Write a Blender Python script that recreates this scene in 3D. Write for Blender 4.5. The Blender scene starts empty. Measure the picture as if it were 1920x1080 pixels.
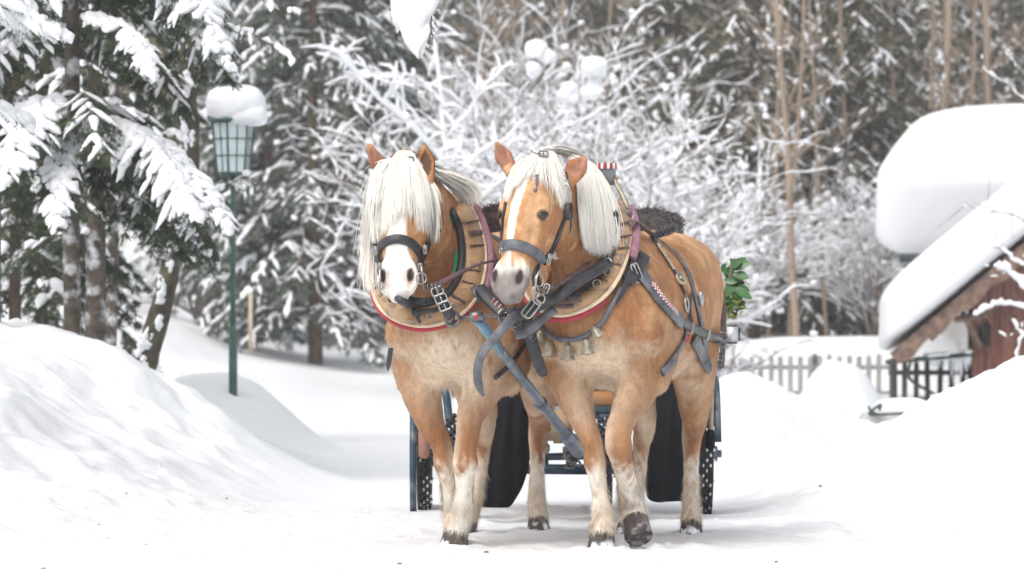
import bpy, bmesh, math, random
import numpy as np
from mathutils import Vector, Matrix
from mathutils.bvhtree import BVHTree

# ------------------------------------------------------------------ camera, world, sun
SC = bpy.context.scene
COL = SC.collection
F, CX, HY, CH = 8113.0, 960.0, 645.0, 0.9      # focal length in photo pixels, centre column, horizon row, eye height
cam_d = bpy.data.cameras.new("camera")
cam = bpy.data.objects.new("camera", cam_d)
COL.objects.link(cam)
cam.location = (0, 0, CH)
cam.rotation_euler = (math.pi / 2, 0, 0)
cam_d.sensor_width = 36
cam_d.lens = F / 1920 * 36
cam_d.shift_y = (HY - 540) / 1920
cam_d.clip_start = 0.5
cam_d.clip_end = 2000
cam_d.dof.use_dof = True
cam_d.dof.focus_distance = 18.8
cam_d.dof.aperture_fstop = 5.6
SC.camera = cam

SUN_EL, SUN_ROT = 54.0, 215.0
world = bpy.data.worlds.new("World")
SC.world = world
world.use_nodes = True
wn = world.node_tree.nodes
sky = wn.new("ShaderNodeTexSky")
sky.sky_type = 'NISHITA'
sky.sun_disc = False
sky.sun_elevation = math.radians(SUN_EL)
sky.sun_rotation = math.radians(SUN_ROT)
sky.air_density = 1.0
sky.dust_density = 4.0
sky.ozone_density = 0.6
bg = wn["Background"]
hs = wn.new('ShaderNodeHueSaturation')      # thin high cloud: a paler sky
hs.inputs['Saturation'].default_value = .30
world.node_tree.links.new(sky.outputs[0], hs.inputs['Color'])
world.node_tree.links.new(hs.outputs[0], bg.inputs[0])
bg.inputs[1].default_value = 0.15
sun_d = bpy.data.lights.new("sun", 'SUN')
sun_d.energy = 0.8
sun_d.angle = math.radians(50)
sun_d.color = (1.0, 0.965, 0.91)
sun = bpy.data.objects.new("sun", sun_d)
COL.objects.link(sun)
# towards the sun: (sin rot, cos rot) of the sky texture
_sd = Vector((math.sin(math.radians(SUN_ROT)) * math.cos(math.radians(SUN_EL)),
              math.cos(math.radians(SUN_ROT)) * math.cos(math.radians(SUN_EL)),
              math.sin(math.radians(SUN_EL))))
sun.rotation_euler = _sd.to_track_quat('Z', 'Y').to_euler()
SC.view_settings.view_transform = 'Standard'
SC.view_settings.look = 'None'
SC.view_settings.exposure = 0.52
SC.view_settings.gamma = 1.0
SC.cycles.use_denoising = True
SC.cycles.max_bounces = 8
SC.cycles.diffuse_bounces = 4
SC.cycles.transparent_max_bounces = 8
SC.cycles.volume_bounces = 0
SC.cycles.caustics_reflective = False
SC.cycles.caustics_refractive = False
SC.cycles.sample_clamp_indirect = 6

R = random.Random(11)
NR = np.random.default_rng(7)


def P(px, py, D):
    """world point at distance D that the photo shows at pixel (px, py)"""
    return np.array([(px - CX) / F * D, D, CH + (HY - py) / F * D])


def nrm(v):
    v = np.asarray(v, float)
    return v / (np.linalg.norm(v) + 1e-12)


# ------------------------------------------------------------------ naming
def tag(o, label=None, cat=None, group=None, kind=None):
    if label: o['label'] = label
    if cat: o['category'] = cat
    if group: o['group'] = group
    if kind: o['kind'] = kind
    return o


def thing(name, label, cat, loc=(0, 0, 0), group=None):
    o = bpy.data.objects.new(name, None)
    o.empty_display_size = 0.1
    COL.objects.link(o)
    o.location = tuple(loc)
    return tag(o, label, cat, group)


def root_loc(o):
    p = np.zeros(3)
    while o is not None:
        p += np.array(o.location); o = o.parent
    return p


def obj(name, verts, faces, mats, parent=None, smooth=True, mi=None, cols=None, normal_smooth=None):
    """link verts (WORLD coordinates) as one mesh object; parent keeps them in place"""
    off = root_loc(parent) if parent is not None else np.zeros(3)
    V = np.asarray(verts, float).reshape(-1, 3) - off
    me = bpy.data.meshes.new(name)
    if isinstance(faces, np.ndarray) and faces.ndim == 2:
        n, k = faces.shape
        me.vertices.add(len(V)); me.vertices.foreach_set('co', V.astype(np.float32).ravel())
        me.loops.add(n * k); me.loops.foreach_set('vertex_index', faces.astype(np.int32).ravel())
        me.polygons.add(n)
        me.polygons.foreach_set('loop_start', np.arange(0, n * k, k, dtype=np.int32))
        me.update(calc_edges=True)
        me.validate()
    else:
        me.from_pydata([tuple(v) for v in V], [], [tuple(int(i) for i in f) for f in faces])
    if not isinstance(mats, (list, tuple)): mats = [mats]
    for m in mats: me.materials.append(m)
    np_ = len(me.polygons)
    if np_:
        me.polygons.foreach_set('use_smooth', np.full(np_, bool(smooth)))
        if mi is not None and len(mi) == np_:
            me.polygons.foreach_set('material_index', np.asarray(mi, dtype=np.int32))
    if cols is not None:
        c = np.ones((len(me.vertices), 4), np.float32); c[:, :3] = cols
        a = me.color_attributes.new('Col', 'FLOAT_COLOR', 'POINT')
        a.data.foreach_set('color', c.ravel())
    me.update()
    o = bpy.data.objects.new(name, me)
    COL.objects.link(o)
    if parent is not None: o.parent = parent
    return o


class MB:
    """collects faces, built as ONE mesh"""
    def __init__(s): s.v = []; s.f = []; s.mi = []; s.n = 0
    def add(s, V, Fc, mi=0):
        V = np.asarray(V, float).reshape(-1, 3)
        s.v.append(V)
        for f in Fc: s.f.append(tuple(int(i) + s.n for i in f)); s.mi.append(mi)
        s.n += len(V)
    def build(s, name, mats, parent=None, smooth=True):
        return obj(name, np.vstack(s.v), s.f, mats, parent, smooth, s.mi)
    def box(s, c, size, rot=None, mi=0, bev=0.0):
        hx, hy, hz = [q / 2 for q in size]
        if bev > 0:
            b = min(bev, hx * .9, hy * .9, hz * .9)
            bm = bmesh.new(); bmesh.ops.create_cube(bm, size=1)
            for v in bm.verts: v.co = Vector((v.co.x * 2 * hx, v.co.y * 2 * hy, v.co.z * 2 * hz))
            bmesh.ops.bevel(bm, geom=bm.edges[:], offset=b, segments=2, affect='EDGES')
            V = np.array([v.co[:] for v in bm.verts]); Fc = [[v.index for v in f.verts] for f in bm.faces]; bm.free()
        else:
            V = np.array([[x, y, z] for x in (-hx, hx) for y in (-hy, hy) for z in (-hz, hz)])
            Fc = [(0, 1, 3, 2), (4, 6, 7, 5), (0, 4, 5, 1), (2, 3, 7, 6), (0, 2, 6, 4), (1, 5, 7, 3)]
        if rot is not None: V = V @ np.asarray(rot).T
        s.add(V + np.asarray(c), Fc, mi)
    def tube(s, pts, rad, n=8, mi=0, cap=True, flat=None, up=None):
        V, Fc = tube_mesh(pts, rad, n, cap, flat, up)
        s.add(V, Fc, mi)
    def strap(s, pts, nor, w, th, mi=0):
        V, Fc = strap_mesh(pts, nor, w, th)
        s.add(V, Fc, mi)
    def ring(s, c, n, r, tr, seg=20, k=6, mi=0, sx=1.0, up=(0, 0, 1)):
        n = nrm(n); u = np.cross(up, n)
        if np.linalg.norm(u) < 1e-3: u = np.cross((0, 1, 0), n)
        u = nrm(u); v = np.cross(n, u)
        pts = [np.asarray(c) + r * (sx * math.cos(a) * u + math.sin(a) * v) for a in np.linspace(0, 2 * math.pi, seg, endpoint=False)]
        V = []; Fc = []
        for i, p in enumerate(pts):
            t = nrm(pts[(i + 1) % seg] - pts[i - 1]); b = np.cross(t, n)
            for j in range(k):
                a = 2 * math.pi * j / k
                V.append(p + tr * (math.cos(a) * n + math.sin(a) * b))
        for i in range(seg):
            for j in range(k):
                i2 = (i + 1) % seg; j2 = (j + 1) % k
                Fc.append((i * k + j, i * k + j2, i2 * k + j2, i2 * k + j))
        s.add(V, Fc, mi)
    def ball(s, c, r, mi=0, seg=10, rot=None):
        r = np.asarray([r, r, r] if np.isscalar(r) else r, float)
        V = [(0, 0, 1)]; 
        for i in range(1, seg // 2):
            th = math.pi * i / (seg // 2)
            for j in range(seg):
                ph = 2 * math.pi * j / seg
                V.append((math.sin(th) * math.cos(ph), math.sin(th) * math.sin(ph), math.cos(th)))
        V.append((0, 0, -1)); Fc = []
        for j in range(seg): Fc.append((0, 1 + j, 1 + (j + 1) % seg))
        m = seg // 2 - 1
        for i in range(m - 1):
            for j in range(seg):
                a = 1 + i * seg + j; b = 1 + i * seg + (j + 1) % seg
                Fc.append((a, a + seg, b + seg, b))
        L = len(V) - 1
        for j in range(seg): Fc.append((L, 1 + (m - 1) * seg + (j + 1) % seg, 1 + (m - 1) * seg + j))
        V = np.array(V) * r
        if rot is not None: V = V @ np.asarray(rot).T
        s.add(V + np.asarray(c), Fc, mi)


def frames(pts, up=None):
    pts = np.asarray(pts, float); n = len(pts)
    T = np.zeros_like(pts)
    T[1:-1] = pts[2:] - pts[:-2]; T[0] = pts[1] - pts[0]; T[-1] = pts[-1] - pts[-2]
    T /= (np.linalg.norm(T, axis=1)[:, None] + 1e-12)
    U = np.zeros_like(pts)
    u = np.array(up if up is not None else ((0, 0, 1) if abs(T[0][2]) < .9 else (1, 0, 0)), float)
    for i in range(n):
        if up is not None: u = np.array(up, float)
        u = u - T[i] * (u @ T[i])
        if np.linalg.norm(u) < 1e-4: u = np.cross(T[i], (.3, .5, .8))
        u = nrm(u); U[i] = u
    return pts, T, U, np.cross(T, U)


def tube_mesh(pts, rad, n=8, cap=True, flat=None, up=None):
    pts, T, U, W = frames(pts, up)
    m = len(pts)
    rad = np.broadcast_to(np.asarray(rad, float), (m,)) if np.ndim(rad) <= 1 else np.asarray(rad)
    fl = 1.0 if flat is None else flat
    a = np.arange(n) * 2 * math.pi / n
    V = pts[:, None] + rad[:, None, None] * (np.cos(a)[None, :, None] * U[:, None] * fl + np.sin(a)[None, :, None] * W[:, None])
    V = V.reshape(-1, 3); Fc = []
    for i in range(m - 1):
        for j in range(n):
            j2 = (j + 1) % n
            Fc.append((i * n + j, i * n + j2, (i + 1) * n + j2, (i + 1) * n + j))
    if cap:
        Fc.append(tuple(range(n - 1, -1, -1))); Fc.append(tuple((m - 1) * n + j for j in range(n)))
    return V, Fc


def strap_mesh(pts, nor, w, th):
    """flat leather strap: pts along it, nor = outward direction, w width, th thickness"""
    pts = np.asarray(pts, float); m = len(pts)
    nor = np.asarray(nor, float)
    if nor.ndim == 1: nor = np.tile(nor, (m, 1))
    w = np.broadcast_to(np.asarray(w, float), (m,))
    T = np.zeros_like(pts); T[1:-1] = pts[2:] - pts[:-2]; T[0] = pts[1] - pts[0]; T[-1] = pts[-1] - pts[-2]
    T /= np.linalg.norm(T, axis=1)[:, None] + 1e-12
    N = nor - T * (nor * T).sum(1)[:, None]; N /= np.linalg.norm(N, axis=1)[:, None] + 1e-12
    S = np.cross(T, N)
    prof = [(-.5, 0), (-.5, .7), (-.42, 1), (0, 1.12), (.42, 1), (.5, .7), (.5, 0)]
    k = len(prof); V = []
    for i in range(m):
        for a, b in prof: V.append(pts[i] + S[i] * a * w[i] + N[i] * b * th)
    Fc = []
    for i in range(m - 1):
        for j in range(k):
            j2 = (j + 1) % k
            Fc.append((i * k + j, i * k + j2, (i + 1) * k + j2, (i + 1) * k + j))
    Fc.append(tuple(range(k - 1, -1, -1))); Fc.append(tuple((m - 1) * k + j for j in range(k)))
    return V, Fc


def spline(pts, n=6):
    """Catmull-Rom through rows of pts (any width)"""
    pts = np.asarray(pts, float)
    if len(pts) < 3:
        t = np.linspace(0, 1, n + 1)[:, None]
        return pts[0] * (1 - t) + pts[-1] * t
    Q = np.vstack([2 * pts[0] - pts[1], pts, 2 * pts[-1] - pts[-2]])
    out = []
    for i in range(1, len(Q) - 2):
        for t in np.linspace(0, 1, n, endpoint=False):
            a, b, c, d = Q[i - 1], Q[i], Q[i + 1], Q[i + 2]
            out.append(.5 * ((2 * b) + (-a + c) * t + (2 * a - 5 * b + 4 * c - d) * t * t + (-a + 3 * b - 3 * c + d) * t ** 3))
    out.append(pts[-1])
    return np.array(out)


# ------------------------------------------------------------------ noise for numpy
_PERM = NR.random((32, 32, 32)).astype(np.float32)
def vnoise(p, s=1.0, seed=0):
    p = np.asarray(p, np.float32) * s + seed * 7.31 + 100
    i = np.floor(p).astype(int); f = p - i; f = f * f * (3 - 2 * f)
    r = 0
    for dx in (0, 1):
        for dy in (0, 1):
            for dz in (0, 1):
                w = (f[:, 0] if dx else 1 - f[:, 0]) * (f[:, 1] if dy else 1 - f[:, 1]) * (f[:, 2] if dz else 1 - f[:, 2])
                r = r + w * _PERM[(i[:, 0] + dx) % 32, (i[:, 1] + dy) % 32, (i[:, 2] + dz) % 32]
    return r
def fbm(p, s=1.0, o=4, seed=0):
    r = 0; a = .5; t = 0
    for k in range(o):
        r = r + a * vnoise(p, s * 2 ** k, seed + k); t += a; a *= .5
    return r / t
def sstep(a, b, x):
    t = np.clip((x - a) / (b - a), 0, 1); return t * t * (3 - 2 * t)


# ------------------------------------------------------------------ materials
def mat(name, col, rough=.6, metal=0.0, spec=.5, bump=0.0, bscale=40.0, var=0.0, vscale=8.0, stretch=None, sheen=0.0,
        attr=False, sss=0.0, trans=0.0, col2=None, dirt=None, dscale=3.0):
    m = bpy.data.materials.new(name); m.use_nodes = True
    nt = m.node_tree; b = nt.nodes["Principled BSDF"]; L = nt.links.new
    b.inputs['Roughness'].default_value = rough
    b.inputs['Metallic'].default_value = metal
    b.inputs['Specular IOR Level'].default_value = spec
    if sheen: b.inputs['Sheen Weight'].default_value = sheen
    if sss:
        b.inputs['Subsurface Weight'].default_value = sss
        b.inputs['Subsurface Radius'].default_value = (.02, .02, .02)
    tc = nt.nodes.new('ShaderNodeTexCoord'); mp = nt.nodes.new('ShaderNodeMapping')
    L(tc.outputs['Object'], mp.inputs[0])
    if stretch: mp.inputs['Scale'].default_value = stretch
    base = None
    if attr:
        a = nt.nodes.new('ShaderNodeAttribute'); a.attribute_name = 'Col'; base = a.outputs['Color']
    if var > 0 or col2:
        nz = nt.nodes.new('ShaderNodeTexNoise'); nz.inputs['Scale'].default_value = vscale
        nz.inputs['Detail'].default_value = 5; L(mp.outputs[0], nz.inputs['Vector'])
        mx = nt.nodes.new('ShaderNodeMix'); mx.data_type = 'RGBA'
        if attr:
            mx.blend_type = 'MULTIPLY'; mx.inputs[0].default_value = 1
            rp = nt.nodes.new('ShaderNodeMapRange'); rp.inputs[1].default_value = .25; rp.inputs[2].default_value = .75
            rp.inputs[3].default_value = 1 - var; rp.inputs[4].default_value = 1 + var
            L(nz.outputs[0], rp.inputs[0]); L(base, mx.inputs[6]); L(rp.outputs[0], mx.inputs[7])
        else:
            rp = nt.nodes.new('ShaderNodeMapRange'); rp.inputs[1].default_value = .35; rp.inputs[2].default_value = .65
            L(nz.outputs[0], rp.inputs[0]); L(rp.outputs[0], mx.inputs[0])
            c2 = col2 if col2 else tuple(max(0, c * (1 - var)) for c in col)
            c1 = col if col2 else tuple(min(1, c * (1 + var)) for c in col)
            mx.inputs[6].default_value = (*c1, 1); mx.inputs[7].default_value = (*c2, 1)
        base = mx.outputs[2]
    if dirt:
        nz = nt.nodes.new('ShaderNodeTexNoise'); nz.inputs['Scale'].default_value = dscale; nz.inputs['Detail'].default_value = 6
        L(mp.outputs[0], nz.inputs['Vector'])
        rp = nt.nodes.new('ShaderNodeMapRange'); rp.inputs[1].default_value = .52; rp.inputs[2].default_value = .68
        L(nz.outputs[0], rp.inputs[0])
        mx = nt.nodes.new('ShaderNodeMix'); mx.data_type = 'RGBA'; L(rp.outputs[0], mx.inputs[0])
        if base is not None: L(base, mx.inputs[6])
        else: mx.inputs[6].default_value = (*col, 1)
        mx.inputs[7].default_value = (*dirt, 1); base = mx.outputs[2]
    if base is not None: L(base, b.inputs['Base Color'])
    else: b.inputs['Base Color'].default_value = (*col, 1)
    if bump > 0:
        nz = nt.nodes.new('ShaderNodeTexNoise'); nz.inputs['Scale'].default_value = bscale; nz.inputs['Detail'].default_value = 4
        L(mp.outputs[0], nz.inputs['Vector'])
        bp = nt.nodes.new('ShaderNodeBump'); bp.inputs['Strength'].default_value = 1; bp.inputs['Distance'].default_value = bump
        L(nz.outputs[0], bp.inputs['Height']); L(bp.outputs[0], b.inputs['Normal'])
    if trans:
        b.inputs['Transmission Weight'].default_value = trans
    return m


M = {}
M['leather'] = mat('black_leather', (.035, .035, .04), .42, bump=.0015, bscale=120, var=.4, vscale=25)
M['leather_grey'] = mat('worn_leather', (.10, .105, .12), .5, bump=.0015, bscale=90, var=.35, vscale=20, dirt=(.2, .2, .21), dscale=14)
M['leather_brown'] = mat('brown_leather', (.12, .075, .07), .5, bump=.001, bscale=90, var=.3, vscale=30)
M['steel'] = mat('tack_steel', (.42, .41, .39), .32, metal=1, var=.15, vscale=60)
M['dark_steel'] = mat('dark_steel', (.22, .21, .21), .4, metal=.9, var=.3, vscale=50)
M['brass'] = mat('dull_brass', (.40, .36, .27), .5, metal=.6, var=.3, vscale=40)
M['felt_red'] = mat('red_felt', (.42, .05, .07), .9, bump=.001, bscale=200, var=.2)
M['felt_pink'] = mat('faded_pink_felt', (.34, .17, .215), .9, bump=.001, bscale=200, var=.15, vscale=30)
M['felt_green'] = mat('green_felt', (.03, .30, .12), .85, bump=.001, bscale=200)
M['hame'] = mat('varnished_wood', (.46, .28, .145), .42, bump=.0006, bscale=30, stretch=(1.5, 1.5, 4), var=.14, vscale=7, dirt=(.21, .135, .085), dscale=6)
M['hame_edge'] = mat('pale_wood_edge', (.74, .60, .42), .5, var=.12, vscale=20)
M['white'] = mat('white_paint', (.8, .8, .8), .5)
M['eye'] = mat('dark_eye', (.012, .008, .006), .06, spec=.8)
M['twig'] = mat('twig_wood', (.20, .14, .10), .85, var=.3, vscale=4)
# ------------------------------------------------------------------ snow
def snow_mat(name, bump=.01, bscale=9, col=(.86, .875, .90), dirt=0.0, fine=.0015, litter=False):
    m = bpy.data.materials.new(name); m.use_nodes = True
    nt = m.node_tree; b = nt.nodes["Principled BSDF"]; L = nt.links.new
    b.inputs['Roughness'].default_value = .65; b.inputs['Specular IOR Level'].default_value = .25
    b.inputs['Subsurface Weight'].default_value = 0
    g = nt.nodes.new('ShaderNodeNewGeometry')
    n1 = nt.nodes.new('ShaderNodeTexNoise'); n1.inputs['Scale'].default_value = bscale; n1.inputs['Detail'].default_value = 7
    n1.inputs['Roughness'].default_value = .55
    n2 = nt.nodes.new('ShaderNodeTexNoise'); n2.inputs['Scale'].default_value = 90; n2.inputs['Detail'].default_value = 3
    L(g.outputs['Position'], n1.inputs['Vector']); L(g.outputs['Position'], n2.inputs['Vector'])
    b1 = nt.nodes.new('ShaderNodeBump'); b1.inputs['Distance'].default_value = bump; L(n1.outputs[0], b1.inputs['Height'])
    b2 = nt.nodes.new('ShaderNodeBump'); b2.inputs['Distance'].default_value = fine; L(n2.outputs[0], b2.inputs['Height'])
    L(b1.outputs[0], b2.inputs['Normal']); L(b2.outputs[0], b.inputs['Normal'])
    mx = nt.nodes.new('ShaderNodeMix'); mx.data_type = 'RGBA'
    mx.inputs[6].default_value = (*col, 1); mx.inputs[7].default_value = (.50, .44, .38, 1)
    if dirt:
        n3 = nt.nodes.new('ShaderNodeTexNoise'); n3.inputs['Scale'].default_value = 14; n3.inputs['Detail'].default_value = 9
        n3.inputs['Roughness'].default_value = .75
        L(g.outputs['Position'], n3.inputs['Vector'])
        r = nt.nodes.new('ShaderNodeMapRange'); r.inputs[1].default_value = .66; r.inputs[2].default_value = .76; r.inputs[4].default_value = dirt
        L(n3.outputs[0], r.inputs[0]); L(r.outputs[0], mx.inputs[0])
    else: mx.inputs[0].default_value = 0
    out = mx.outputs[2]
    if litter:
        sx = nt.nodes.new('ShaderNodeSeparateXYZ'); L(g.outputs['Position'], sx.inputs[0])
        ry = nt.nodes.new('ShaderNodeMapRange'); ry.inputs[1].default_value = 93; ry.inputs[2].default_value = 99; 
        cx_ = nt.nodes.new('ShaderNodeMapRange'); cx_.inputs[1].default_value = .5; cx_.inputs[2].default_value = 3.5; cx_.inputs[4].default_value = 22; L(sx.outputs[0], cx_.inputs[0])
        ad = nt.nodes.new('ShaderNodeMath'); L(sx.outputs[1], ad.inputs[0]); L(cx_.outputs[0], ad.inputs[1]); L(ad.outputs[0], ry.inputs[0])
        n4 = nt.nodes.new('ShaderNodeTexNoise'); n4.inputs['Scale'].default_value = .9; n4.inputs['Detail'].default_value = 8; n4.inputs['Roughness'].default_value = .7
        L(g.outputs['Position'], n4.inputs['Vector'])
        r4 = nt.nodes.new('ShaderNodeMapRange'); r4.inputs[1].default_value = .60; r4.inputs[2].default_value = .50; L(n4.outputs[0], r4.inputs[0])
        mu = nt.nodes.new('ShaderNodeMath'); mu.operation = 'MULTIPLY'; L(ry.outputs[0], mu.inputs[0]); L(r4.outputs[0], mu.inputs[1])
        m2 = nt.nodes.new('ShaderNodeMix'); m2.data_type = 'RGBA'; L(mu.outputs[0], m2.inputs[0]); L(out, m2.inputs[6]); m2.inputs[7].default_value = (.13, .10, .075, 1); out = m2.outputs[2]
    L(out, b.inputs['Base Color'])
    return m


M['ground'] = snow_mat('packed_snow', .014, 6, col=(.79, .805, .815), dirt=.8, litter=True, fine=.003)
M['snow'] = snow_mat('fresh_snow', .006, 12)
M['snow_far'] = snow_mat('branch_snow', .004, 20, fine=.0)


def G2(x, y, s, o=3, seed=0):
    x = np.asarray(x, float)
    return fbm(np.stack([x.ravel(), np.asarray(y, float).ravel(), np.full(x.size, .37)], 1), s, o, seed).reshape(x.shape)


def bump2(x, y, cx, cy, rx, ry, h, p=1.0):
    d = ((x - cx) / rx) ** 2 + ((y - cy) / ry) ** 2
    return h * np.exp(-d ** p)


def terrain(x, y):
    x = np.asarray(x, float); y = np.asarray(y, float)
    z = np.zeros_like(x * y)
    n1 = G2(x, y, .9, 4, 3); n2 = G2(x, y, .25, 3, 12); n3 = G2(x, y, 3.2, 3, 21)
    # road fairly flat
    z = z + (n1 - .5) * .03 * 1 + (n3 - .5) * .018
    z = z + np.clip(y - 24, 0, 40) * .004  # gentle rise added so the far road tilts up and looks lighter
    # left bank: its foot runs from left of the horses towards the lamp
    foot = np.interp(y, [10, 17, 21, 27, 36, 50, 60, 80], [-2.5, -2.1, -1.62, -1.35, -2.0, -3.2, -4.4, -6.0]) + (n2 - .5) * .3
    t = foot - x
    near = np.interp(y, [15, 18, 22, 27, 34, 45, 70], [.15, .3, .75, 1.28, .80, .75, .9])
    tw = np.interp(y, [16, 27, 40], [3.4, 2.3, 2.0]); tq = np.clip((t + .45) / tw, 0, 1.4)
    lb = near * (1 - np.exp(-tq ** 1.7 * 1.7))
    rid = np.abs(G2(x, y, 1.7, 3, 33) - .5) * 2; cl2 = G2(x, y, 6, 3, 41)
    amt = sstep(-.2, .7, t) * sstep(60, 40, y)
    lb = lb * (1 + (n1 - .5) * .55) + amt * ((.22 - rid) * .16 + (n3 - .5) * .10 + (cl2 - .5) * .05)
    z = z + lb
    z = np.maximum(z, bump2(x, y, -2.45, 35.2, .75, 2.2, .68, 1.4) * (1 + (n1 - .5) * .3))
    z = z + bump2(x, y, -3.0, 50, .9, 5, .35) + bump2(x, y, -4.2, 58, 1.0, 5, .35)
    # right mounds
    rm = .80 * sstep(1.05, 3.4, x - (24 - y) * .02) * np.exp(-((y - 24.5) / 3.2) ** 4)
    rm2 = bump2(x, y, 1.42, 32.5, .75, 2.2, .50, 1.2) + bump2(x, y, 2.35, 32.5, .75, 2.4, .26, 1.3)
    rm3 = bump2(x, y, 3.35, 44, .42, 1.2, .62, 1.6) + bump2(x, y, 3.0, 46, .5, 1.4, .28, 1.5)
    z = z + (rm + rm2 + rm3) * (1 + (n1 - .5) * .30 + (n3 - .5) * .10)
    z = z + sstep(1.1, 1.8, x) * sstep(16, 20, y) * sstep(50, 36, y) * ((.2 - np.abs(G2(x, y, 1.5, 3, 37) - .5) * 2) * .20 + (G2(x, y, 6, 3, 43) - .5) * .09)
    z = z + sstep(2.3, 4, x) * sstep(46, 54, y) * .10
    # snowed heap behind the fence
    z = z + .72 * sstep(58.2, 60, y) * (x > 0) * sstep(2.6, 3.2, x) * (1 - sstep(7.0, 12, x)) * (1 + (n2 - .5) * .35)
    # far floor rises into the wooded slope
    far = np.where(x < .8, sstep(46, 70, y) * 1.0, sstep(66, 90, y) * .45)
    far = far + np.maximum(y - 92, 0) * .30 + np.maximum(y - 100, 0) * .12
    far = far + sstep(70, 80, y) * (n2 - .5) * np.where(x < .8, 1.3, .2)
    z = z + far
    z = z + sstep(55, 75, y) * sstep(-1.5, -3.0, x + (y - 75) * .08) * .25 * (n1)
    z = z + np.maximum(-x - 14, 0) * .15 + np.maximum(x - 16, 0) * .12
    return z


def gz(x, y): return float(terrain(np.array([x]), np.array([y]))[0])


xs = np.unique(np.concatenate([np.linspace(-160, -30, 14), np.linspace(-30, -8, 45), np.linspace(-8, -3.6, 60), np.linspace(-3.6, 4, 260), np.linspace(4, 9, 60), np.linspace(9, 30, 45), np.linspace(30, 160, 14)]))
ys = np.unique(np.concatenate([np.linspace(-60, 10, 24), np.linspace(10, 16, 40), np.linspace(16, 34, 420), np.linspace(34, 64, 240), np.linspace(64, 110, 120), np.linspace(110, 260, 50)]))
XX, YY = np.meshgrid(xs, ys, indexing='ij')
ZZ = terrain(XX, YY)
# trodden prints and crumbs near the horses
rp = np.random.default_rng(5)
for k in range(420):
    cx = rp.uniform(-3.2, 2.2); cy = rp.uniform(16.5, 24)
    a = rp.uniform(0, 3.14); r0 = rp.uniform(.04, .09)
    ix = np.searchsorted(xs, [cx - .2, cx + .2]); iy = np.searchsorted(ys, [cy - .25, cy + .25])
    X = XX[ix[0]:ix[1], iy[0]:iy[1]] - cx; Y = YY[ix[0]:ix[1], iy[0]:iy[1]] - cy
    d = np.sqrt(X ** 2 + (Y * .7) ** 2) / r0
    ZZ[ix[0]:ix[1], iy[0]:iy[1]] += rp.uniform(.4, 1) * (-.028 * np.exp(-d ** 4) + .012 * np.exp(-(d - 1.3) ** 2 * 6))
for (px, D, r0) in ((851, 19.12, .075), (1128, 18.86, .075), (1296, 20.29, .07), (1010, 20.72, .07), (1174, 20.17, .07), (872, 20.41, .07), (853, 19.32, .07)):
    cx = (px - CX) / F * D; ix = np.searchsorted(xs, [cx - .3, cx + .3]); iy = np.searchsorted(ys, [D - .35, D + .35])
    X = XX[ix[0]:ix[1], iy[0]:iy[1]] - cx; Y = YY[ix[0]:ix[1], iy[0]:iy[1]] - D
    d = np.sqrt(X ** 2 + Y ** 2) / r0; w = np.exp(-(d / 1.9) ** 4); Z = ZZ[ix[0]:ix[1], iy[0]:iy[1]]
    rim = .020 * np.exp(-((d - 1.45) / .35) ** 2) * (.4 + 1.2 * G2(X + cx, Y + D, 22, 2, 51))
    ZZ[ix[0]:ix[1], iy[0]:iy[1]] = Z * (1 - w) + w * .004 + rim
nx, ny = len(xs), len(ys)
ii, jj = np.meshgrid(np.arange(nx - 1), np.arange(ny - 1), indexing='ij')
q = (ii * ny + jj).ravel()
gr = obj('ground', np.stack([XX.ravel(), YY.ravel(), ZZ.ravel()], 1), np.stack([q, q + ny, q + ny + 1, q + 1], 1), M['ground'])
tag(gr, kind='structure')

# small crumbs of snow and grit on the road
mb = MB()
for k in range(260):
    x = rp.uniform(-2.4, 2.6) if k % 3 else rp.uniform(-2.2, -1.0); y = rp.uniform(16.8, 23.5); r0 = rp.uniform(.003, .009)
    mb.ball((x, y, gz(x, y) + r0 * .3), (r0 * rp.uniform(.8, 1.6), r0, r0 * .7), 0 if rp.random() < .9 else 1, seg=6)
o = mb.build('snow_crumbs', [M['snow'], mat('grit', (.16, .12, .09), .9)])
tag(o, kind='stuff')
# ------------------------------------------------------------------ lamp, fence, shed, house
M['green_paint'] = mat('green_paint', (.045, .11, .095), .45, var=.25, vscale=10)
M['frost_glass'] = mat('frosted_glass', (.60, .68, .70), .35, spec=.5, var=.08, vscale=8)
M['board_red'] = mat('red_stained_boards', (.26, .10, .065), .7, bump=.004, bscale=14, stretch=(4, 4, .5), col2=(.11, .035, .025), vscale=6)
M['board_brown'] = mat('weathered_boards', (.26, .17, .12), .8, bump=.004, bscale=14, col2=(.09, .05, .04), vscale=9)
M['picket'] = mat('weathered_pickets', (.40, .39, .385), .85, bump=.002, bscale=30, stretch=(1, 1, .2), col2=(.27, .26, .26), vscale=14)
M['picket_dark'] = mat('dark_pickets', (.13, .11, .10), .85, var=.3, vscale=14)
M['gutter'] = mat('dark_gutter', (.035, .05, .05), .5)
M['plaster'] = mat('grey_plaster', (.55, .54, .52), .9, bump=.003, bscale=30, var=.1)
M['stone'] = mat('pale_stone', (.50, .49, .48), .9, bump=.006, bscale=14, var=.2)
M['ice'] = mat('ice', (.78, .84, .88), .12, spec=.6)
M['stake'] = mat('stake_wood', (.50, .41, .30), .8, var=.15)


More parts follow.
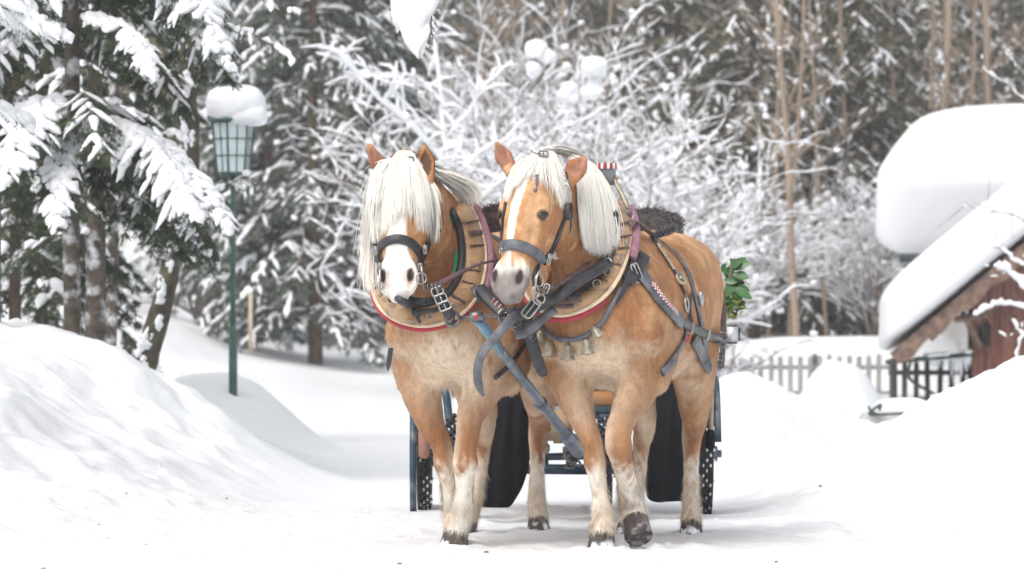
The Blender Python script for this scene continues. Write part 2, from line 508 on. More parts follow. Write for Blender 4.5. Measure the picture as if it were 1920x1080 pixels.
def superbox(c, ax, half, e=.28, nu=40, nv=24, noise=.02, ns=2.0, seed=0):
    """rounded block: centre c, axes rows ax (3x3), half sizes; noise in metres"""
    u = np.linspace(-math.pi, math.pi, nu, endpoint=False); v = np.linspace(-math.pi / 2, math.pi / 2, nv)
    f = lambda t, p: np.sign(t) * np.abs(t) ** p
    U, Vv = np.meshgrid(u, v, indexing='ij')
    X = f(np.cos(Vv), e) * f(np.cos(U), e); Y = f(np.cos(Vv), e) * f(np.sin(U), e); Z = f(np.sin(Vv), e)
    L = np.stack([X.ravel() * half[0], Y.ravel() * half[1], Z.ravel() * half[2]], 1)
    W = np.asarray(c) + L @ np.asarray(ax, float)
    n = L / (np.linalg.norm(L, axis=1)[:, None] + 1e-9)
    W = W + (n @ np.asarray(ax, float)) * (fbm(W, ns, 3, seed)[:, None] - .5) * 2 * noise
    Fc = []
    for i in range(nu):
        for j in range(nv - 1):
            i2 = (i + 1) % nu; Fc.append((i * nv + j, i2 * nv + j, i2 * nv + j + 1, i * nv + j + 1))
    return W, Fc


# lamp
D_ = 34.0
lp = P(437, 712, D_)
lamp = thing('street_lamp', 'green lamp post with frosted glass lantern under a tall snow cap, left of the horses', 'street lamp', tuple(lp))
mb = MB()
px_ = lambda y: np.array([lp[0] + (0 if y > 300 else 0), D_, CH + (HY - y) / F * D_])
mb.tube([px_(760), px_(640), px_(628), px_(618), px_(612)], [.034, .034, .033, .027, .024], 14)
mb.tube([px_(614), px_(345), px_(330)], [.022, .020, .026], 12); mb.ball(px_(330), (.04, .04, .012), seg=12)
mb.build('post', M['green_paint'], lamp)
zt, zb = px_(229)[2], px_(325)[2]; c0 = np.array([lp[0], D_])
def hexpt(r, k, z, rot=.30): a = rot + k * math.pi / 3; return np.array([c0[0] + r * math.cos(a), c0[1] + r * math.sin(a), z])
RT, RB = .168, .128
lant = MB()
for k in range(6):
    lant.tube([hexpt(RT, k, zt), hexpt(RB, k, zb)], .0085, 6)
    for (ra, z) in ((RT, zt), (RB, zb)): lant.tube([hexpt(ra, k, z), hexpt(ra, k + 1, z)], .009, 6)
lf = lant.build('lantern_frame', M['green_paint'], lamp)
for k in range(6):
    a, b, c, d = hexpt(RT, k, zt) , hexpt(RT, k + 1, zt), hexpt(RB, k + 1, zb), hexpt(RB, k, zb)
    mid = (a + b + c + d) / 4; inn = np.array([c0[0], c0[1], mid[2]]) - mid; inn = nrm(inn) * .004
    p = MB(); p.add([a + inn, b + inn, c + inn, d + inn, a + 2 * inn, b + 2 * inn, c + 2 * inn, d + 2 * inn], [(0, 1, 2, 3), (7, 6, 5, 4), (0, 4, 5, 1), (2, 6, 7, 3), (1, 5, 6, 2), (3, 7, 4, 0)])
    p.build('pane', M['frost_glass'], lamp, False)
    g = MB()
    for f in (.33, .66):
        g.tube([a + (d - a) * f, b + (c - b) * f], .0042, 5)
    g.tube([(a + b) / 2, (c + d) / 2], .0042, 5)
    for f in (.33, .66): g.ball(((a + b) / 2) * (1 - f) + ((c + d) / 2) * f, .011, seg=8)
    g.build('glazing_bar', M['green_paint'], lamp)
r = MB(); V = [hexpt(.205, k, zt + .004) for k in range(6)] + [hexpt(.205, k, zt + .020) for k in range(6)] + [[c0[0], c0[1], zt + .12]]
r.add(V, [tuple(range(5, -1, -1))] + [(k, (k + 1) % 6, 6 + (k + 1) % 6, 6 + k) for k in range(6)] + [(6 + k, 6 + (k + 1) % 6, 12) for k in range(6)])
r.build('lantern_roof', M['green_paint'], lamp, False)
W, Fc = superbox([c0[0] + .02, D_, zt + .135], np.eye(3), (.235, .225, .155), .80, 40, 24, .045, 5, 3)
mb = MB(); mb.add(W, Fc); W, Fc = superbox([c0[0] + .10, D_ - .02, zt + .05], np.eye(3), (.17, .19, .09), .7, 24, 14, .02, 6, 4); mb.add(W, Fc)
mb.build('snow_cap', M['snow'], lamp)

# stake and small green sign
mb = MB(); a = P(470, 660, 45); b = P(470, 546, 45); mb.tube([a, b], [.022, .02], 8); mb.ball(b + [0, 0, .01], (.028, .028, .03), 1, seg=8)
tag(mb.build('marker_stake', [M['stake'], M['snow']]), 'pale wooden marker stake with a dab of snow on top right of the lamp post', 'stake')
sg = thing('direction_sign', 'small pale green sign board on a post seen low between leaning trunk and lamp', 'sign', tuple(P(410, 690, 70)))
mb = MB(); mb.tube([P(410, 700, 70), P(410, 548, 70)], .015, 8); mb.build('sign_post', M['green_paint'], sg)
mb = MB(); mb.box(P(414, 560, 69.96), (.28, .02, .12), bev=.008); mb.build('sign_board', mat('pale_green_enamel', (.30, .52, .44), .5), sg)

# picket fence: each length of it a thing
def fence(px0, D0, px1, D1, top0, top1, step, w, label, m, ptop='picket', depth=.025, post_at=None):
    a, b = P(px0, top0, D0), P(px1, top1, D1); L = np.linalg.norm((b - a)[:2]); d = (b - a) / L
    root = thing('picket_fence', label, 'fence', (a[0], a[1], gz(a[0], a[1])))
    rg = np.random.default_rng(int(px0)); n = int(L / step)
    ang = math.atan2(d[1], d[0]); rot = np.array([[math.cos(ang), -math.sin(ang), 0], [math.sin(ang), math.cos(ang), 0], [0, 0, 1]])
    for i in range(n + 1):
        p = a + d * i * step; zb = gz(p[0], p[1]) - .15; zt = p[2] + rg.normal(0, .006)
        mb = MB(); hw = w / 2
        tl = rg.normal(0, .006)
        V = []
        for dy in (0, depth):
            V += [(-hw, dy, zb), (hw, dy, zb), (hw + tl, dy, zt - .03), (tl, dy, zt), (-hw + tl, dy, zt - .03)]
        V = np.array(V); V = V @ rot.T + [p[0], p[1], 0]
        mb.add(V, [(0, 1, 2, 3, 4), (9, 8, 7, 6, 5), (0, 5, 6, 1), (1, 6, 7, 2), (2, 7, 8, 3), (3, 8, 9, 4), (4, 9, 5, 0)])
        mb.build('picket', m, root, False)
        if rg.random() < .9:
            s = MB(); s.ball([p[0] + tl, p[1] + .012, zt - .004], (w * .5, .02, .022 * rg.uniform(.7, 1.5)), seg=8); s.build('snow_tip', M['snow'], root)
    for hgt in (-.16, -.50):
        mb = MB(); mb.box((a + b) / 2 + [0, depth + .025, hgt], (L + .1, .04, .06), rot); mb.build('rail', m, root, False)
    for q in (post_at or []):
        p = P(q, top0, D0 + (D1 - D0) * (q - px0) / (px1 - px0)); mb = MB()
        zb = gz(p[0], p[1]) - .2; mb.box([p[0], p[1] + .08, (zb + p[2] + .03) / 2], (.09, .09, p[2] + .03 - zb), bev=.01); mb.build('post', M['picket_dark'], root)
    return root
fence(1262, 57, 1664, 57, 668, 664, .129, .067, 'weathered grey picket fence between the right horse and the shed, snow at its foot', M['picket'], post_at=[1350, 1527])
fence(1674, 52.5, 1822, 52.5, 676, 672, .142, .062, 'dark brown picket fence under the gutter of the shed', M['picket_dark'], post_at=[1676])

# shed with gable towards us
def shed():
    D0 = 50.0
    E = P(1668, 662, D0); Rr = P(2066, 334, D0)
    dx = Rr - E; L = np.linalg.norm(dx); dx = dx / L; dn = np.array([-dx[2], 0, dx[0]])
    Em = np.array([2 * Rr[0] - E[0], D0, E[2]]); dx2 = nrm(Rr - Em); dn2 = np.array([-dx2[2], 0, dx2[0]]) * -1
    dep = 5.5; yb = D0 + dep
    xw = P(1822, 660, D0 + .7)[0]; xe = 2 * Rr[0] - xw
    gz0 = gz(xw, D0 + 2)
    root = thing('shed', 'dark red wooden shed with deep snow on its gable roof, at the right edge', 'shed', (Rr[0], D0 + dep / 2, gz0))
    Y = nrm((.105, 1, 0))
    # roof slabs
    for (a, u, n) in ((E, dx, dn), (Em, dx2, dn2)):
        mb = MB(); c = a + u * (L / 2) + Y * dep / 2 - n * .04 * (1 if n[2] > 0 else -1)
        rot = np.stack([u, Y, n], 1); mb.box(c, (L, dep, .07), rot); mb.build('roof', M['board_brown'], root, False)
    # barge boards with a wavy lower edge
    for (a, u, n) in ((E, dx, dn), (Em, dx2, dn2)):
        nn = n if n[2] > 0 else -n
        mb = MB(); N_ = 60; V = []
        for i in range(N_ + 1):
            s = L * i / N_; low = -.16 - .035 * abs(math.sin(s * 6.5)) - .02 * math.sin(s * 13)
            for dy in (-.035, -.005):
                V += [a + u * s + nn * .0 + Y * dy, a + u * s + nn * low + Y * dy]
        Fc = []
        for i in range(N_):
            o = i * 4; q = o + 4
            Fc += [(o, o + 1, q + 1, q), (o + 2, q + 2, q + 3, o + 3), (o, q, q + 2, o + 2), (o + 1, o + 3, q + 3, q + 1)]
        mb.add(V, Fc); mb.build('barge_board', M['board_brown'], root, False)
    # boards under the overhang, purlin ends and the brace
    mb = MB()
    for f in (.16, .34, .52, .75):
        c = E + dx * L * f - dn * .15 + Y * .35; mb.box(c, (.09, .7, .11), np.stack([dx, Y, dn], 1))
    mb.build('purlin', M['board_brown'], root, False)
    mb = MB(); a = P(1806, 588, D0 + .25); b = P(1836, 648, D0 + .62); mb.tube([a, b], .045, 4); mb.tube([P(1790, 600, D0 + .2), P(1850, 590, D0 + .25)], .04, 4)
    mb.build('brace', M['board_brown'], root, False)
    # gable wall of vertical boards
    yf = D0 + .7; x = xw; k = 0; rg = np.random.default_rng(3)
    wl = MB(); bw = .165
    while x < xe - .01:
        b_ = min(bw, xe - x); xm = x + b_ / 2
        zt = (E[2] + (xm - E[0]) * dx[2] / dx[0] if xm < Rr[0] else E[2] + (Em[0] - xm) * dx[2] / dx[0]) - .14
        hole = 1846 <= CX + xm * F / yf + 8 <= 1862
        wl.box([xm, yf + (k % 2) * .006, (gz0 - .3 + zt) / 2], (b_ - .008, .03, zt - gz0 + .3)); x += b_; k += 1
    wl.build('gable_wall', M['board_red'], root, False)
    rw = np.array([[math.cos(-.105), -math.sin(-.105), 0], [math.sin(-.105), math.cos(-.105), 0], [0, 0, 1]])
    mb = MB(); mb.box([xw + .02 + .105 * (yb - yf) / 2, (yf + yb) / 2, (gz0 - .3 + E[2] + .45) / 2], (.03, yb - yf - .2, E[2] + .6 - gz0 + .15), rw); mb.box([xe - .015, (yf + yb) / 2, (gz0 - .3 + E[2] + .45) / 2], (.03, yb - yf - .2, E[2] + .6 - gz0 + .15))
    mb.box([(xw + xe) / 2 + .3, yb - .1, gz0 + .45], (xe - xw - .3, .03, 1.5)); mb.build('wall', M['board_red'], root, False)
    mb = MB(); mb.box(P(1846, 628, yf - .03), (.13, .03, .26), bev=.004); mb.build('dark_opening', mat('opening_darkness', (.02, .015, .012), .8), root)  # near-black panel stands in for the darkness of a small opening
    # gutter, icicles and downpipe
    mb = MB(); g0, g1 = P(1662, 679, D0 + .1), P(1826, 664, D0 + .6); mb.tube([g0, g1], .028, 8); gt = mb.build('gutter', M['gutter'], root)
    mb = MB(); mb.tube(spline([P(1707, 680, D0 + .2), P(1703, 700, D0 + .3), P(1712, 716, D0 + .4), P(1745, 735, D0 + .5), P(1765, 748, D0 + .5)], 5), .020, 8); mb.build('downpipe', M['gutter'], root)
    mb = MB()
    for i in range(26):
        f = rg.uniform(.45, .97); p = g0 + (g1 - g0) * f; ln = rg.uniform(.06, .34) * (1 if f > .7 else .5)
        mb.tube([p, p - [0, 0, ln * .6], p - [rg.normal(0, .003), 0, ln]], [.016, .009, .001], 6)
    mb.build('icicles', M['ice'], root)
    mb = MB()
    for i in range(12):
        p = g0 + (g1 - g0) * rg.uniform(.05, .95); mb.ball(p + [0, 0, .035], (rg.uniform(.04, .09), .04, .03), seg=8)
    mb.build('gutter_snow', M['snow'], root)
    # deep snow
    T = .42
    mb = MB()
    c = E + dx * (L / 2 - .06) + np.array([0, 0, T + .03]) + Y * (dep / 2 - .06)
    W, Fc = superbox(c, np.stack([dx, Y, np.array([0, 0, 1.])]), (L / 2 + .14, dep / 2 + .12, T), .30, 60, 30, .05, .9, 8); mb.add(W, Fc)
    nn = dn2 if dn2[2] > 0 else -dn2
    c = Em + dx2 * (L / 2 - .10) + nn * (T + .005) + Y * (dep / 2 - .06)
    W, Fc = superbox(c, np.stack([dx2, Y, nn]), (L / 2 + .14, dep / 2 + .12, T), .36, 60, 30, .05, .9, 9); mb.add(W, Fc)
    mb.build('roof_snow', M['snow'], root)
shed()

# the house behind, only its snowed roof in view
def house():
    D0 = 58.0; xa = P(1690, 466, D0)[0]; xb = xa + 9; z = P(1690, 468, D0)[2]
    root = thing('house', 'larger house behind the shed, only its huge smooth snow covered roof and dark eave showing', 'house', ((xa + xb) / 2, D0 + 4, gz(xa + 2, D0 + 4)))
    sl = math.radians(20); u = nrm((.30, math.cos(sl), math.sin(sl))); n = np.array([0, -math.sin(sl), math.cos(sl)]); X = np.array([1, 0, 0])
    L = 3.0
    for s in (1, -1):
        uu = u * [1, s, 1]; nn = n * [1, s, 1]; st = np.array([0, D0 if s > 0 else D0 + 2 * L * math.cos(sl), z])
        mb = MB(); c = st + X * ((xa + xb) / 2 + .0 + (.5 if s < 0 else 0)) + uu * L / 2; mb.box(c + X * .35, (xb - xa - 1.1, L, .10), np.stack([X, uu, nn], 1)); mb.build('roof', M['board_brown'], root, False)
        mb = MB(); c = c + nn * .52 + X * -.15 + (X * .4 if s < 0 else 0)
        W, Fc = superbox(c - X * .02 - uu * .02, np.stack([X, uu, nn]), ((xb - xa) / 2 + (.30 if s > 0 else -.1), L / 2 + .20, .72), .28, 70, 34, .06, .7, 12); mb.add(W, Fc); mb.build('roof_snow', M['snow'], root)
    gb = gz(xa + 2, D0 + 3) - .3
    mb = MB(); mb.box(((xa + xb) / 2 + .45, D0 + L * math.cos(sl), (gb + z + .3) / 2), (xb - xa - .9, 2 * L * math.cos(sl) - 1.4, z + .25 - gb)); mb.build('wall', M['plaster'], root, False)
    mb = MB(); mb.tube([[xa - .05, D0 - .30, z - .12], [xb, D0 - .30, z - .12]], .065, 8); mb.build('gutter', M['gutter'], root)
house()

# pale stone trough half buried
root = thing('stone_trough', 'low pale stone wall block with dark iron fitting, buried in snow below the fence', 'stone block', tuple(P(1668, 815, 41)))
mb = MB(); c = P(1672, 800, 41.2); mb.box(c, (.58, .5, .26), bev=.02); mb.build('block', M['stone'], root)
mb = MB(); mb.tube([P(1630, 778, 40.9), P(1700, 775, 40.9)], .012, 6); mb.tube(spline([P(1628, 776, 40.9), P(1640, 766, 40.9), P(1652, 758, 40.9), P(1648, 770, 40.9)], 4), .014, 6); mb.tube(spline([P(1628, 762, 40.9), P(1634, 772, 40.9), P(1645, 776, 40.9)], 4), .012, 6)
mb.build('iron_fitting', M['gutter'], root)
W, Fc = superbox(P(1690, 765, 41.2), np.eye(3), (.26, .24, .10), .7, 30, 16, .03, 3, 2); mb = MB(); mb.add(W, Fc); mb.build('snow_cap', M['snow'], root)
# ------------------------------------------------------------------ plants
M['bark'] = mat('bark', (.16, .115, .08), .9, bump=.006, bscale=22, stretch=(1, 1, .35), col2=(.07, .05, .038), vscale=18, dirt=(.10, .12, .05), dscale=7)
M['bark_dark'] = mat('dark_mossy_bark', (.11, .085, .06), .9, bump=.008, bscale=24, col2=(.035, .028, .022), vscale=16, dirt=(.15, .17, .07), dscale=8)
M['bark_snowy'] = mat('snow_plastered_bark', (.14, .11, .085), .9, bump=.008, bscale=26, col2=(.05, .04, .03), vscale=14, dirt=(.82, .84, .88), dscale=6.5)
M['twig_far'] = mat('far_twigs', (.40, .31, .235), .9, col2=(.27, .205, .15), vscale=.6)
M['needle'] = mat('fir_needles', (.060, .088, .034), .6, col2=(.028, .048, .024), vscale=5)
M['needle_far'] = mat('spruce_needles', (.155, .175, .135), .7, col2=(.085, .105, .08), vscale=1.2)
M['needle_olive'] = mat('olive_needles', (.135, .135, .070), .7, col2=(.065, .072, .038), vscale=1.0)


M['snow_bough'] = snow_mat('bough_snow', .018, 22, fine=.003)


class Soup:
    """fast collection of loose quads"""
    def __init__(s): s.q = []
    def quads(s, A): s.q.append(np.asarray(A, float).reshape(-1, 4, 3))
    def build(s, name, m, parent=None, smooth=False):
        if not s.q: return None
        A = np.concatenate(s.q); n = len(A)
        return obj(name, A.reshape(-1, 3), np.arange(4 * n).reshape(n, 4), m, parent, smooth)


class Tubes:
    """many short tubes as one mesh (grid strips)"""
    def __init__(s): s.V = []; s.F = []; s.n = 0
    def add(s, pts, rad, k=5, sq=1.0):
        pts, T, U, W = frames(pts)
        m = len(pts); a = np.arange(k) * 2 * math.pi / k
        rad = np.broadcast_to(np.asarray(rad, float), (m,))
        V = (pts[:, None] + rad[:, None, None] * (np.cos(a)[None, :, None] * U[:, None] * sq + np.sin(a)[None, :, None] * W[:, None])).reshape(-1, 3)
        i, j = np.meshgrid(np.arange(m - 1), np.arange(k), indexing='ij'); j2 = (j + 1) % k
        Fc = np.stack([i * k + j, i * k + j2, (i + 1) * k + j2, (i + 1) * k + j], -1).reshape(-1, 4)
        s.V.append(V); s.F.append(Fc + s.n); s.n += len(V)
    def build(s, name, m, parent=None, smooth=True):
        if not s.V: return None
        return obj(name, np.vstack(s.V), np.vstack(s.F), m, parent, smooth)


def needles(soup, p, d, n, rng, L=.022, w=.0013, droop=.3):
    """n needles round the twig p -> p+d"""
    t = rng.random((n, 1)); ax = nrm(d)
    r = rng.normal(0, 1, (n, 3)); r -= ax * (r @ ax)[:, None]; r /= np.linalg.norm(r, axis=1)[:, None]
    r[:, 2] *= .6
    dd = r + ax * rng.uniform(.4, .9, (n, 1)); dd[:, 2] -= droop
    dd /= np.linalg.norm(dd, axis=1)[:, None]
    b = p + d * t; e = b + dd * rng.uniform(.6, 1.1, (n, 1)) * L
    s = np.cross(dd, rng.normal(0, 1, (n, 3))); s /= np.linalg.norm(s, axis=1)[:, None]
    s *= w
    soup.quads(np.stack([b - s, b + s, e + s * .4, e - s * .4], 1))


def lump(tb, p, d, r, rng, k=6, seg=5, up=.55):
    """snow lying along a twig p -> p+d"""
    t = np.linspace(0, 1, seg)
    rad = r * np.array([.15] + list(rng.uniform(.65, 1.25, seg - 2)) + [.12])
    pts = p + d * t[:, None]; pts[:, 2] += rad * up
    pts[:, :2] += rng.normal(0, r * .12, (seg, 2))
    tb.add(pts, rad, k, .72)


def spray(wood, green, snow, p0, p1, rng, arch=.12, width=.32, step=.05, nper=34, nl=.022, nw=.0013, sn=.8, sr=.022, sag=.25, tw=.0025, wr=.012, flat=None, droop=.3, slab=0):
    """a flat fir branch: axis p0->p1 with twigs to both sides, snow on top"""
    p0 = np.asarray(p0, float); p1 = np.asarray(p1, float)
    L = np.linalg.norm(p1 - p0); n = max(3, int(L / step))
    t = np.linspace(0, 1, n)
    ax = p0 + (p1 - p0) * t[:, None]; ax[:, 2] += arch * L * np.sin(t * math.pi) * .9
    ax += np.cumsum(rng.normal(0, .004, (n, 3)), 0)
    wood.add(ax[::max(1, n // 10)], np.linspace(wr, .003, len(ax[::max(1, n // 10)])), 5)
    T = np.gradient(ax, axis=0); T /= np.linalg.norm(T, axis=1)[:, None]
    for i in range(1, n):
        f = t[i]
        if f < .08: continue
        env = width * (math.sin(min(1, f * 1.25) * math.pi * .62 + .25)) * (1 if f < .85 else (1.03 - f) / .18 + .05)
        env = max(env, .05)
        lat = nrm(np.cross(T[i], (0, 0, 1)))
        if flat is not None: lat = nrm(lat + np.asarray(flat))
        for q in (-1, 1):
            l = env * rng.uniform(.65, 1.12)
            d = nrm(T[i] * rng.uniform(.55, 1.0) + lat * q + rng.normal(0, .10, 3)) * l
            d[2] -= sag * l * rng.uniform(.4, 1.4)
            p = ax[i]
            m = max(1, int(l / .13))
            prev = p
            for k in range(m):
                a = p + d * (k / m); a[2] -= sag * l * .35 * (k / m) ** 2
                b = p + d * ((k + 1) / m); b[2] -= sag * l * .35 * ((k + 1) / m) ** 2
                if nper: needles(green, a, b - a, nper, rng, nl, nw, droop)
                if k < m - 0 and l > .16 and nper:      # secondary twiglets
                    for qq in (-1, 1):
                        dd = nrm(nrm(d) + np.cross(nrm(d), (0, 0, 1)) * qq * .9 + rng.normal(0, .1, 3)) * rng.uniform(.04, .09); dd[2] -= .015
                        needles(green, (a + b) / 2, dd, nper // 2, rng, nl, nw, droop)
                if rng.random() < sn:
                    lump(snow, a + np.array([0, 0, .006]), (b - a) * rng.uniform(.8, 1.15), sr * rng.uniform(.6, 1.35) * (1.15 - .5 * k / m), rng)
            wood.add(np.array([p, p + d * .5, p + d + np.array([0, 0, -sag * l * .35])]), [tw, tw * .8, tw * .3], 4)
        if slab and f > .12 and rng.random() < .9:
            for q in (-1, 1):
                e = lat * q * env * rng.uniform(.30, .80) * slab + T[i] * rng.uniform(.02, .10); e[2] -= sag * np.linalg.norm(e) * .8
                lump(snow, ax[i] + [0, 0, .008], e, sr * rng.uniform(1.8, 3.0) * slab, rng, 7, 6, .25)
        if rng.random() < sn: lump(snow, ax[i - 1], (ax[i] - ax[i - 1]) * 1.6, sr * rng.uniform(.9, 1.9), rng, 7)
    needles(green, ax[-1], T[-1] * .06, nper or 8, rng, nl, nw, droop)


def conifer_mesh(seed, H=9, z0=.8, zt=None, Lb=1.9, nw=6, dz=.32, detail=1.0, sn=.75, sr=.05, mneed='needle_far', trunk_r=.11, nl=.07, nwid=.006):
    rng = np.random.default_rng(seed)
    wood, green, snow = Tubes(), Soup(), Tubes()
    zt = zt or H
    n = 14
    tz = np.linspace(-.6, H, n)
    tp = np.stack([np.cumsum(rng.normal(0, .012, n)), np.cumsum(rng.normal(0, .012, n)), tz], 1)
    trunk = Tubes(); trunk.add(tp, np.linspace(trunk_r, .02, n), 9)
    z = z0
    while z < zt:
        f = 1 - z / H
        for k in range(nw):
            a = rng.uniform(0, 6.283); L = Lb * (f ** .7) * rng.uniform(.6, 1.1)
            if L < .2: continue
            c = np.array([np.interp(z, tz, tp[:, 0]), np.interp(z, tz, tp[:, 1]), z + rng.uniform(-.12, .12)])
            tip = c + np.array([math.cos(a), math.sin(a), -rng.uniform(.25, .6)]) * L
            spray(wood, green, snow, c, tip, rng, arch=.14, width=.34 * min(1, L), step=.14 / detail, nper=int(11 * detail), nl=nl, nw=nwid, sn=sn, sr=sr, sag=.35, tw=.006, wr=.02)
        z += dz * rng.uniform(.8, 1.2)
    return trunk, wood, green, snow


def build_tree(name, label, cat, group, loc, parts, mats, scale=1.0, rot=0.0):
    """parts: (name, Tubes/Soup, material) built round the origin; first the thing is linked, later copies share data"""
    r = thing(name, label, cat, (0, 0, 0), group)
    for nm, src, m in parts: src.build(nm, m, r)
    r.location = loc; r.scale = (scale,) * 3; r.rotation_euler = (0, 0, rot)
    return r


def dup(root, loc, rot, scale, label):
    r = root.copy(); COL.objects.link(r)
    r.location = loc; r.rotation_euler = (0, 0, rot); r.scale = (scale,) * 3
    if label: r['label'] = label
    for ch in root.children:
        c = ch.copy(); COL.objects.link(c); c.parent = r
    return r


def at(px, D, dz=0.0):
    x = (px - CX) / F * D
    return (x, D, gz(x, D) + dz)


# ---- near fir on the left (its trunks and the drooping snowy boughs in front of them)
def place_near_fir():
    rng = np.random.default_rng(21)
    x, y, z = at(133, 28.6)
    root = thing('fir_tree', 'tall dark green fir on the left with long drooping snow laden boughs', 'tree', (x, y, z))
    tr = Tubes()
    zz = np.linspace(-.3, 6.2, 14)
    tp = np.stack([x + np.cumsum(rng.normal(0, .006, 14)), np.full(14, y), z + zz], 1)
    tr.add(tp, np.linspace(.062, .025, 14), 12)
    tr.build('trunk', M['bark_snowy'], root)
    def tk(h): return np.array([np.interp(h, tp[:, 2], tp[:, 0]), y, h])
    wood, green, snow = Tubes(), Soup(), Tubes()
    def br(px0, py0, px1, py1, D0=28.6, D1=27.6, **kw):
        spray(wood, green, snow, P(px0, py0, D0), P(px1, py1, D1), rng, **kw)
    heavy = dict(sn=.36, sr=.018, sag=.42, nper=60, nl=.036, nw=.0026)
    # the boughs the photo shows
    br(150, -80, 428, 130, 28.6, 27.2, arch=.26, width=.30, slab=1.0, **heavy)
    br(150, -60, 380, 60, 28.7, 27.4, arch=.20, width=.28, slab=.8, **heavy)
    br(150, 40, 278, 130, 28.5, 27.0, arch=.10, width=.20, slab=.8, **heavy)
    br(180, -10, 425, 140, 28.8, 27.9, arch=.18, width=.30, sn=.25, sr=.018, sag=.5, nper=64, nl=.038, nw=.003)
    br(150, 60, 350, 200, 28.9, 28.2, arch=.18, width=.34, sn=.14, sr=.016, sag=.5, nper=64, nl=.038, nw=.003)
    br(300, -20, 560, 30, 28.4, 27.8, arch=.10, width=.16, sn=.35, sr=.016, sag=.3)
    br(330, 60, 548, 120, 28.4, 27.8, arch=.12, width=.16, sn=.45, sr=.018, sag=.35)
    br(140, 235, 425, 425, 28.6, 27.0, arch=.14, width=.30, slab=.8, **heavy)
    br(140, 245, 365, 400, 28.6, 26.9, arch=.14, width=.30, slab=.5, sn=.8, sr=.025, sag=.5)
    br(150, 260, 400, 470, 28.8, 27.6, arch=.18, width=.32, sn=.14, sr=.016, sag=.5, nper=64, nl=.038, nw=.003)
    br(130, 300, 330, 470, 28.9, 27.9, arch=.14, width=.34, sn=.12, sr=.016, sag=.5, nper=64, nl=.038, nw=.003)
    br(140, 215, 20, 350, 28.5, 27.0, arch=.18, width=.28, slab=1.0, **heavy)
    br(125, 250, 105, 420, 28.4, 27.0, arch=.10, width=.22, slab=.8, **heavy)
    br(130, 200, 190, 300, 28.4, 27.0, arch=.16, width=.24, **heavy)
    br(130, 60, -30, 130, 28.6, 27.6, arch=.12, width=.30, sn=.6, sr=.022, sag=.4)
    br(130, -30, 20, 60, 28.7, 27.9, arch=.12, width=.34, sn=.5, sr=.022, sag=.4)
    for k in range(36):        # the rest of the crown, all round
        h = rng.uniform(1.3, 4.4) + z; a = rng.uniform(-.2, 3.4); L = rng.uniform(.5, 1.25); L = min(L, .80) if math.cos(a) > .2 else L
        c = tk(h); tip = c + np.array([math.cos(a) * L, math.sin(a) * L, -.45 * L])
        spray(wood, green, snow, c, tip, rng, arch=.16, width=.30, step=.06, nper=56, nl=.038, nw=.003, sn=.12, sr=.02, sag=.4)
    for k in range(12):        # above the frame
        h = rng.uniform(4.0, 6.0) + z; a = rng.uniform(0, 6.3); L = rng.uniform(.3, .9)
        c = tk(h); tip = c + np.array([math.cos(a) * L, math.sin(a) * L, -.3 * L])
        spray(wood, green, snow, c, tip, rng, arch=.16, width=.28, step=.08, nper=14, nl=.03, nw=.002, sn=.7, sr=.028, sag=.4)
    wood.build('bough', M['bark'], root); green.build('foliage', M['needle'], root); snow.build('snow_load', M['snow_bough'], root)
place_near_fir()


def simple_fir(px, D, H, seed, label, z0=1.0, name='fir_tree', Lb=1.1, n=34, sn=.55, tr_r=.05, zmax=None, scale_needle=1.0, a0=0, a1=6.283, lean=(0, 0), mb_='bark_snowy', kind='needle', sr=.026):
    rng = np.random.default_rng(seed)
    x, y, z = at(px, D)
    root = thing(name, label, 'tree', (x, y, z))
    zz = np.linspace(-.3, H, 12)
    tp = np.stack([x + lean[0] * zz + np.cumsum(rng.normal(0, .008, 12)), y + lean[1] * zz, z + zz], 1)
    t = Tubes(); t.add(tp, np.linspace(tr_r, .02, 12), 10); t.build('trunk', M[mb_], root)
    wood, green, snow = Tubes(), Soup(), Tubes()
    for k in range(n):
        h = rng.uniform(z0, zmax or H * .97); a = rng.uniform(a0, a1); L = Lb * (1 - .75 * h / H) * rng.uniform(.6, 1.15)
        c = np.array([np.interp(h, zz, tp[:, 0]), np.interp(h, zz, tp[:, 1]), z + h])
        tip = c + np.array([math.cos(a) * L, math.sin(a) * L, -rng.uniform(.3, .6) * L])
        spray(wood, green, snow, c, tip, rng, arch=.15, width=.32, step=.065 * scale_needle, nper=40, nl=.038 * scale_needle, nw=.0032 * scale_needle, sn=sn, sr=sr * scale_needle, sag=.4)
    wood.build('bough', M['bark'], root); green.build('foliage', M[kind], root); snow.build('snow_load', M['snow_far'], root)
    return root


simple_fir(-12, 27.5, 5.5, 31, 'fir cut by the left edge, its brown trunk left of the tall fir', z0=2.2, Lb=.9, n=22, sn=.4, tr_r=.05, mb_='bark')
simple_fir(176, 31.5, 5.2, 32, 'fir with thick snow plastered trunk just right of the tall fir trunk', z0=.9, Lb=1.0, n=34, sn=.25, tr_r=.085)
simple_fir(28, 33, 6.0, 33, 'dark fir behind the left boughs, between the edge trunk and the tall fir trunk', z0=.2, Lb=1.3, n=60, sn=.14, tr_r=.05, mb_='bark', scale_needle=1.2)
simple_fir(210, 36, 6.0, 34, 'dark fir standing behind the leaning trunk and the snowy boughs', z0=2.2, Lb=1.2, n=50, sn=.2, tr_r=.05, scale_needle=1.2)
simple_fir(78, 37, 6.2, 35, 'rearmost dark fir of the left thicket, mostly hidden behind the tall fir', z0=.2, Lb=1.4, n=60, sn=.16, tr_r=.06, mb_='bark', scale_needle=1.3)

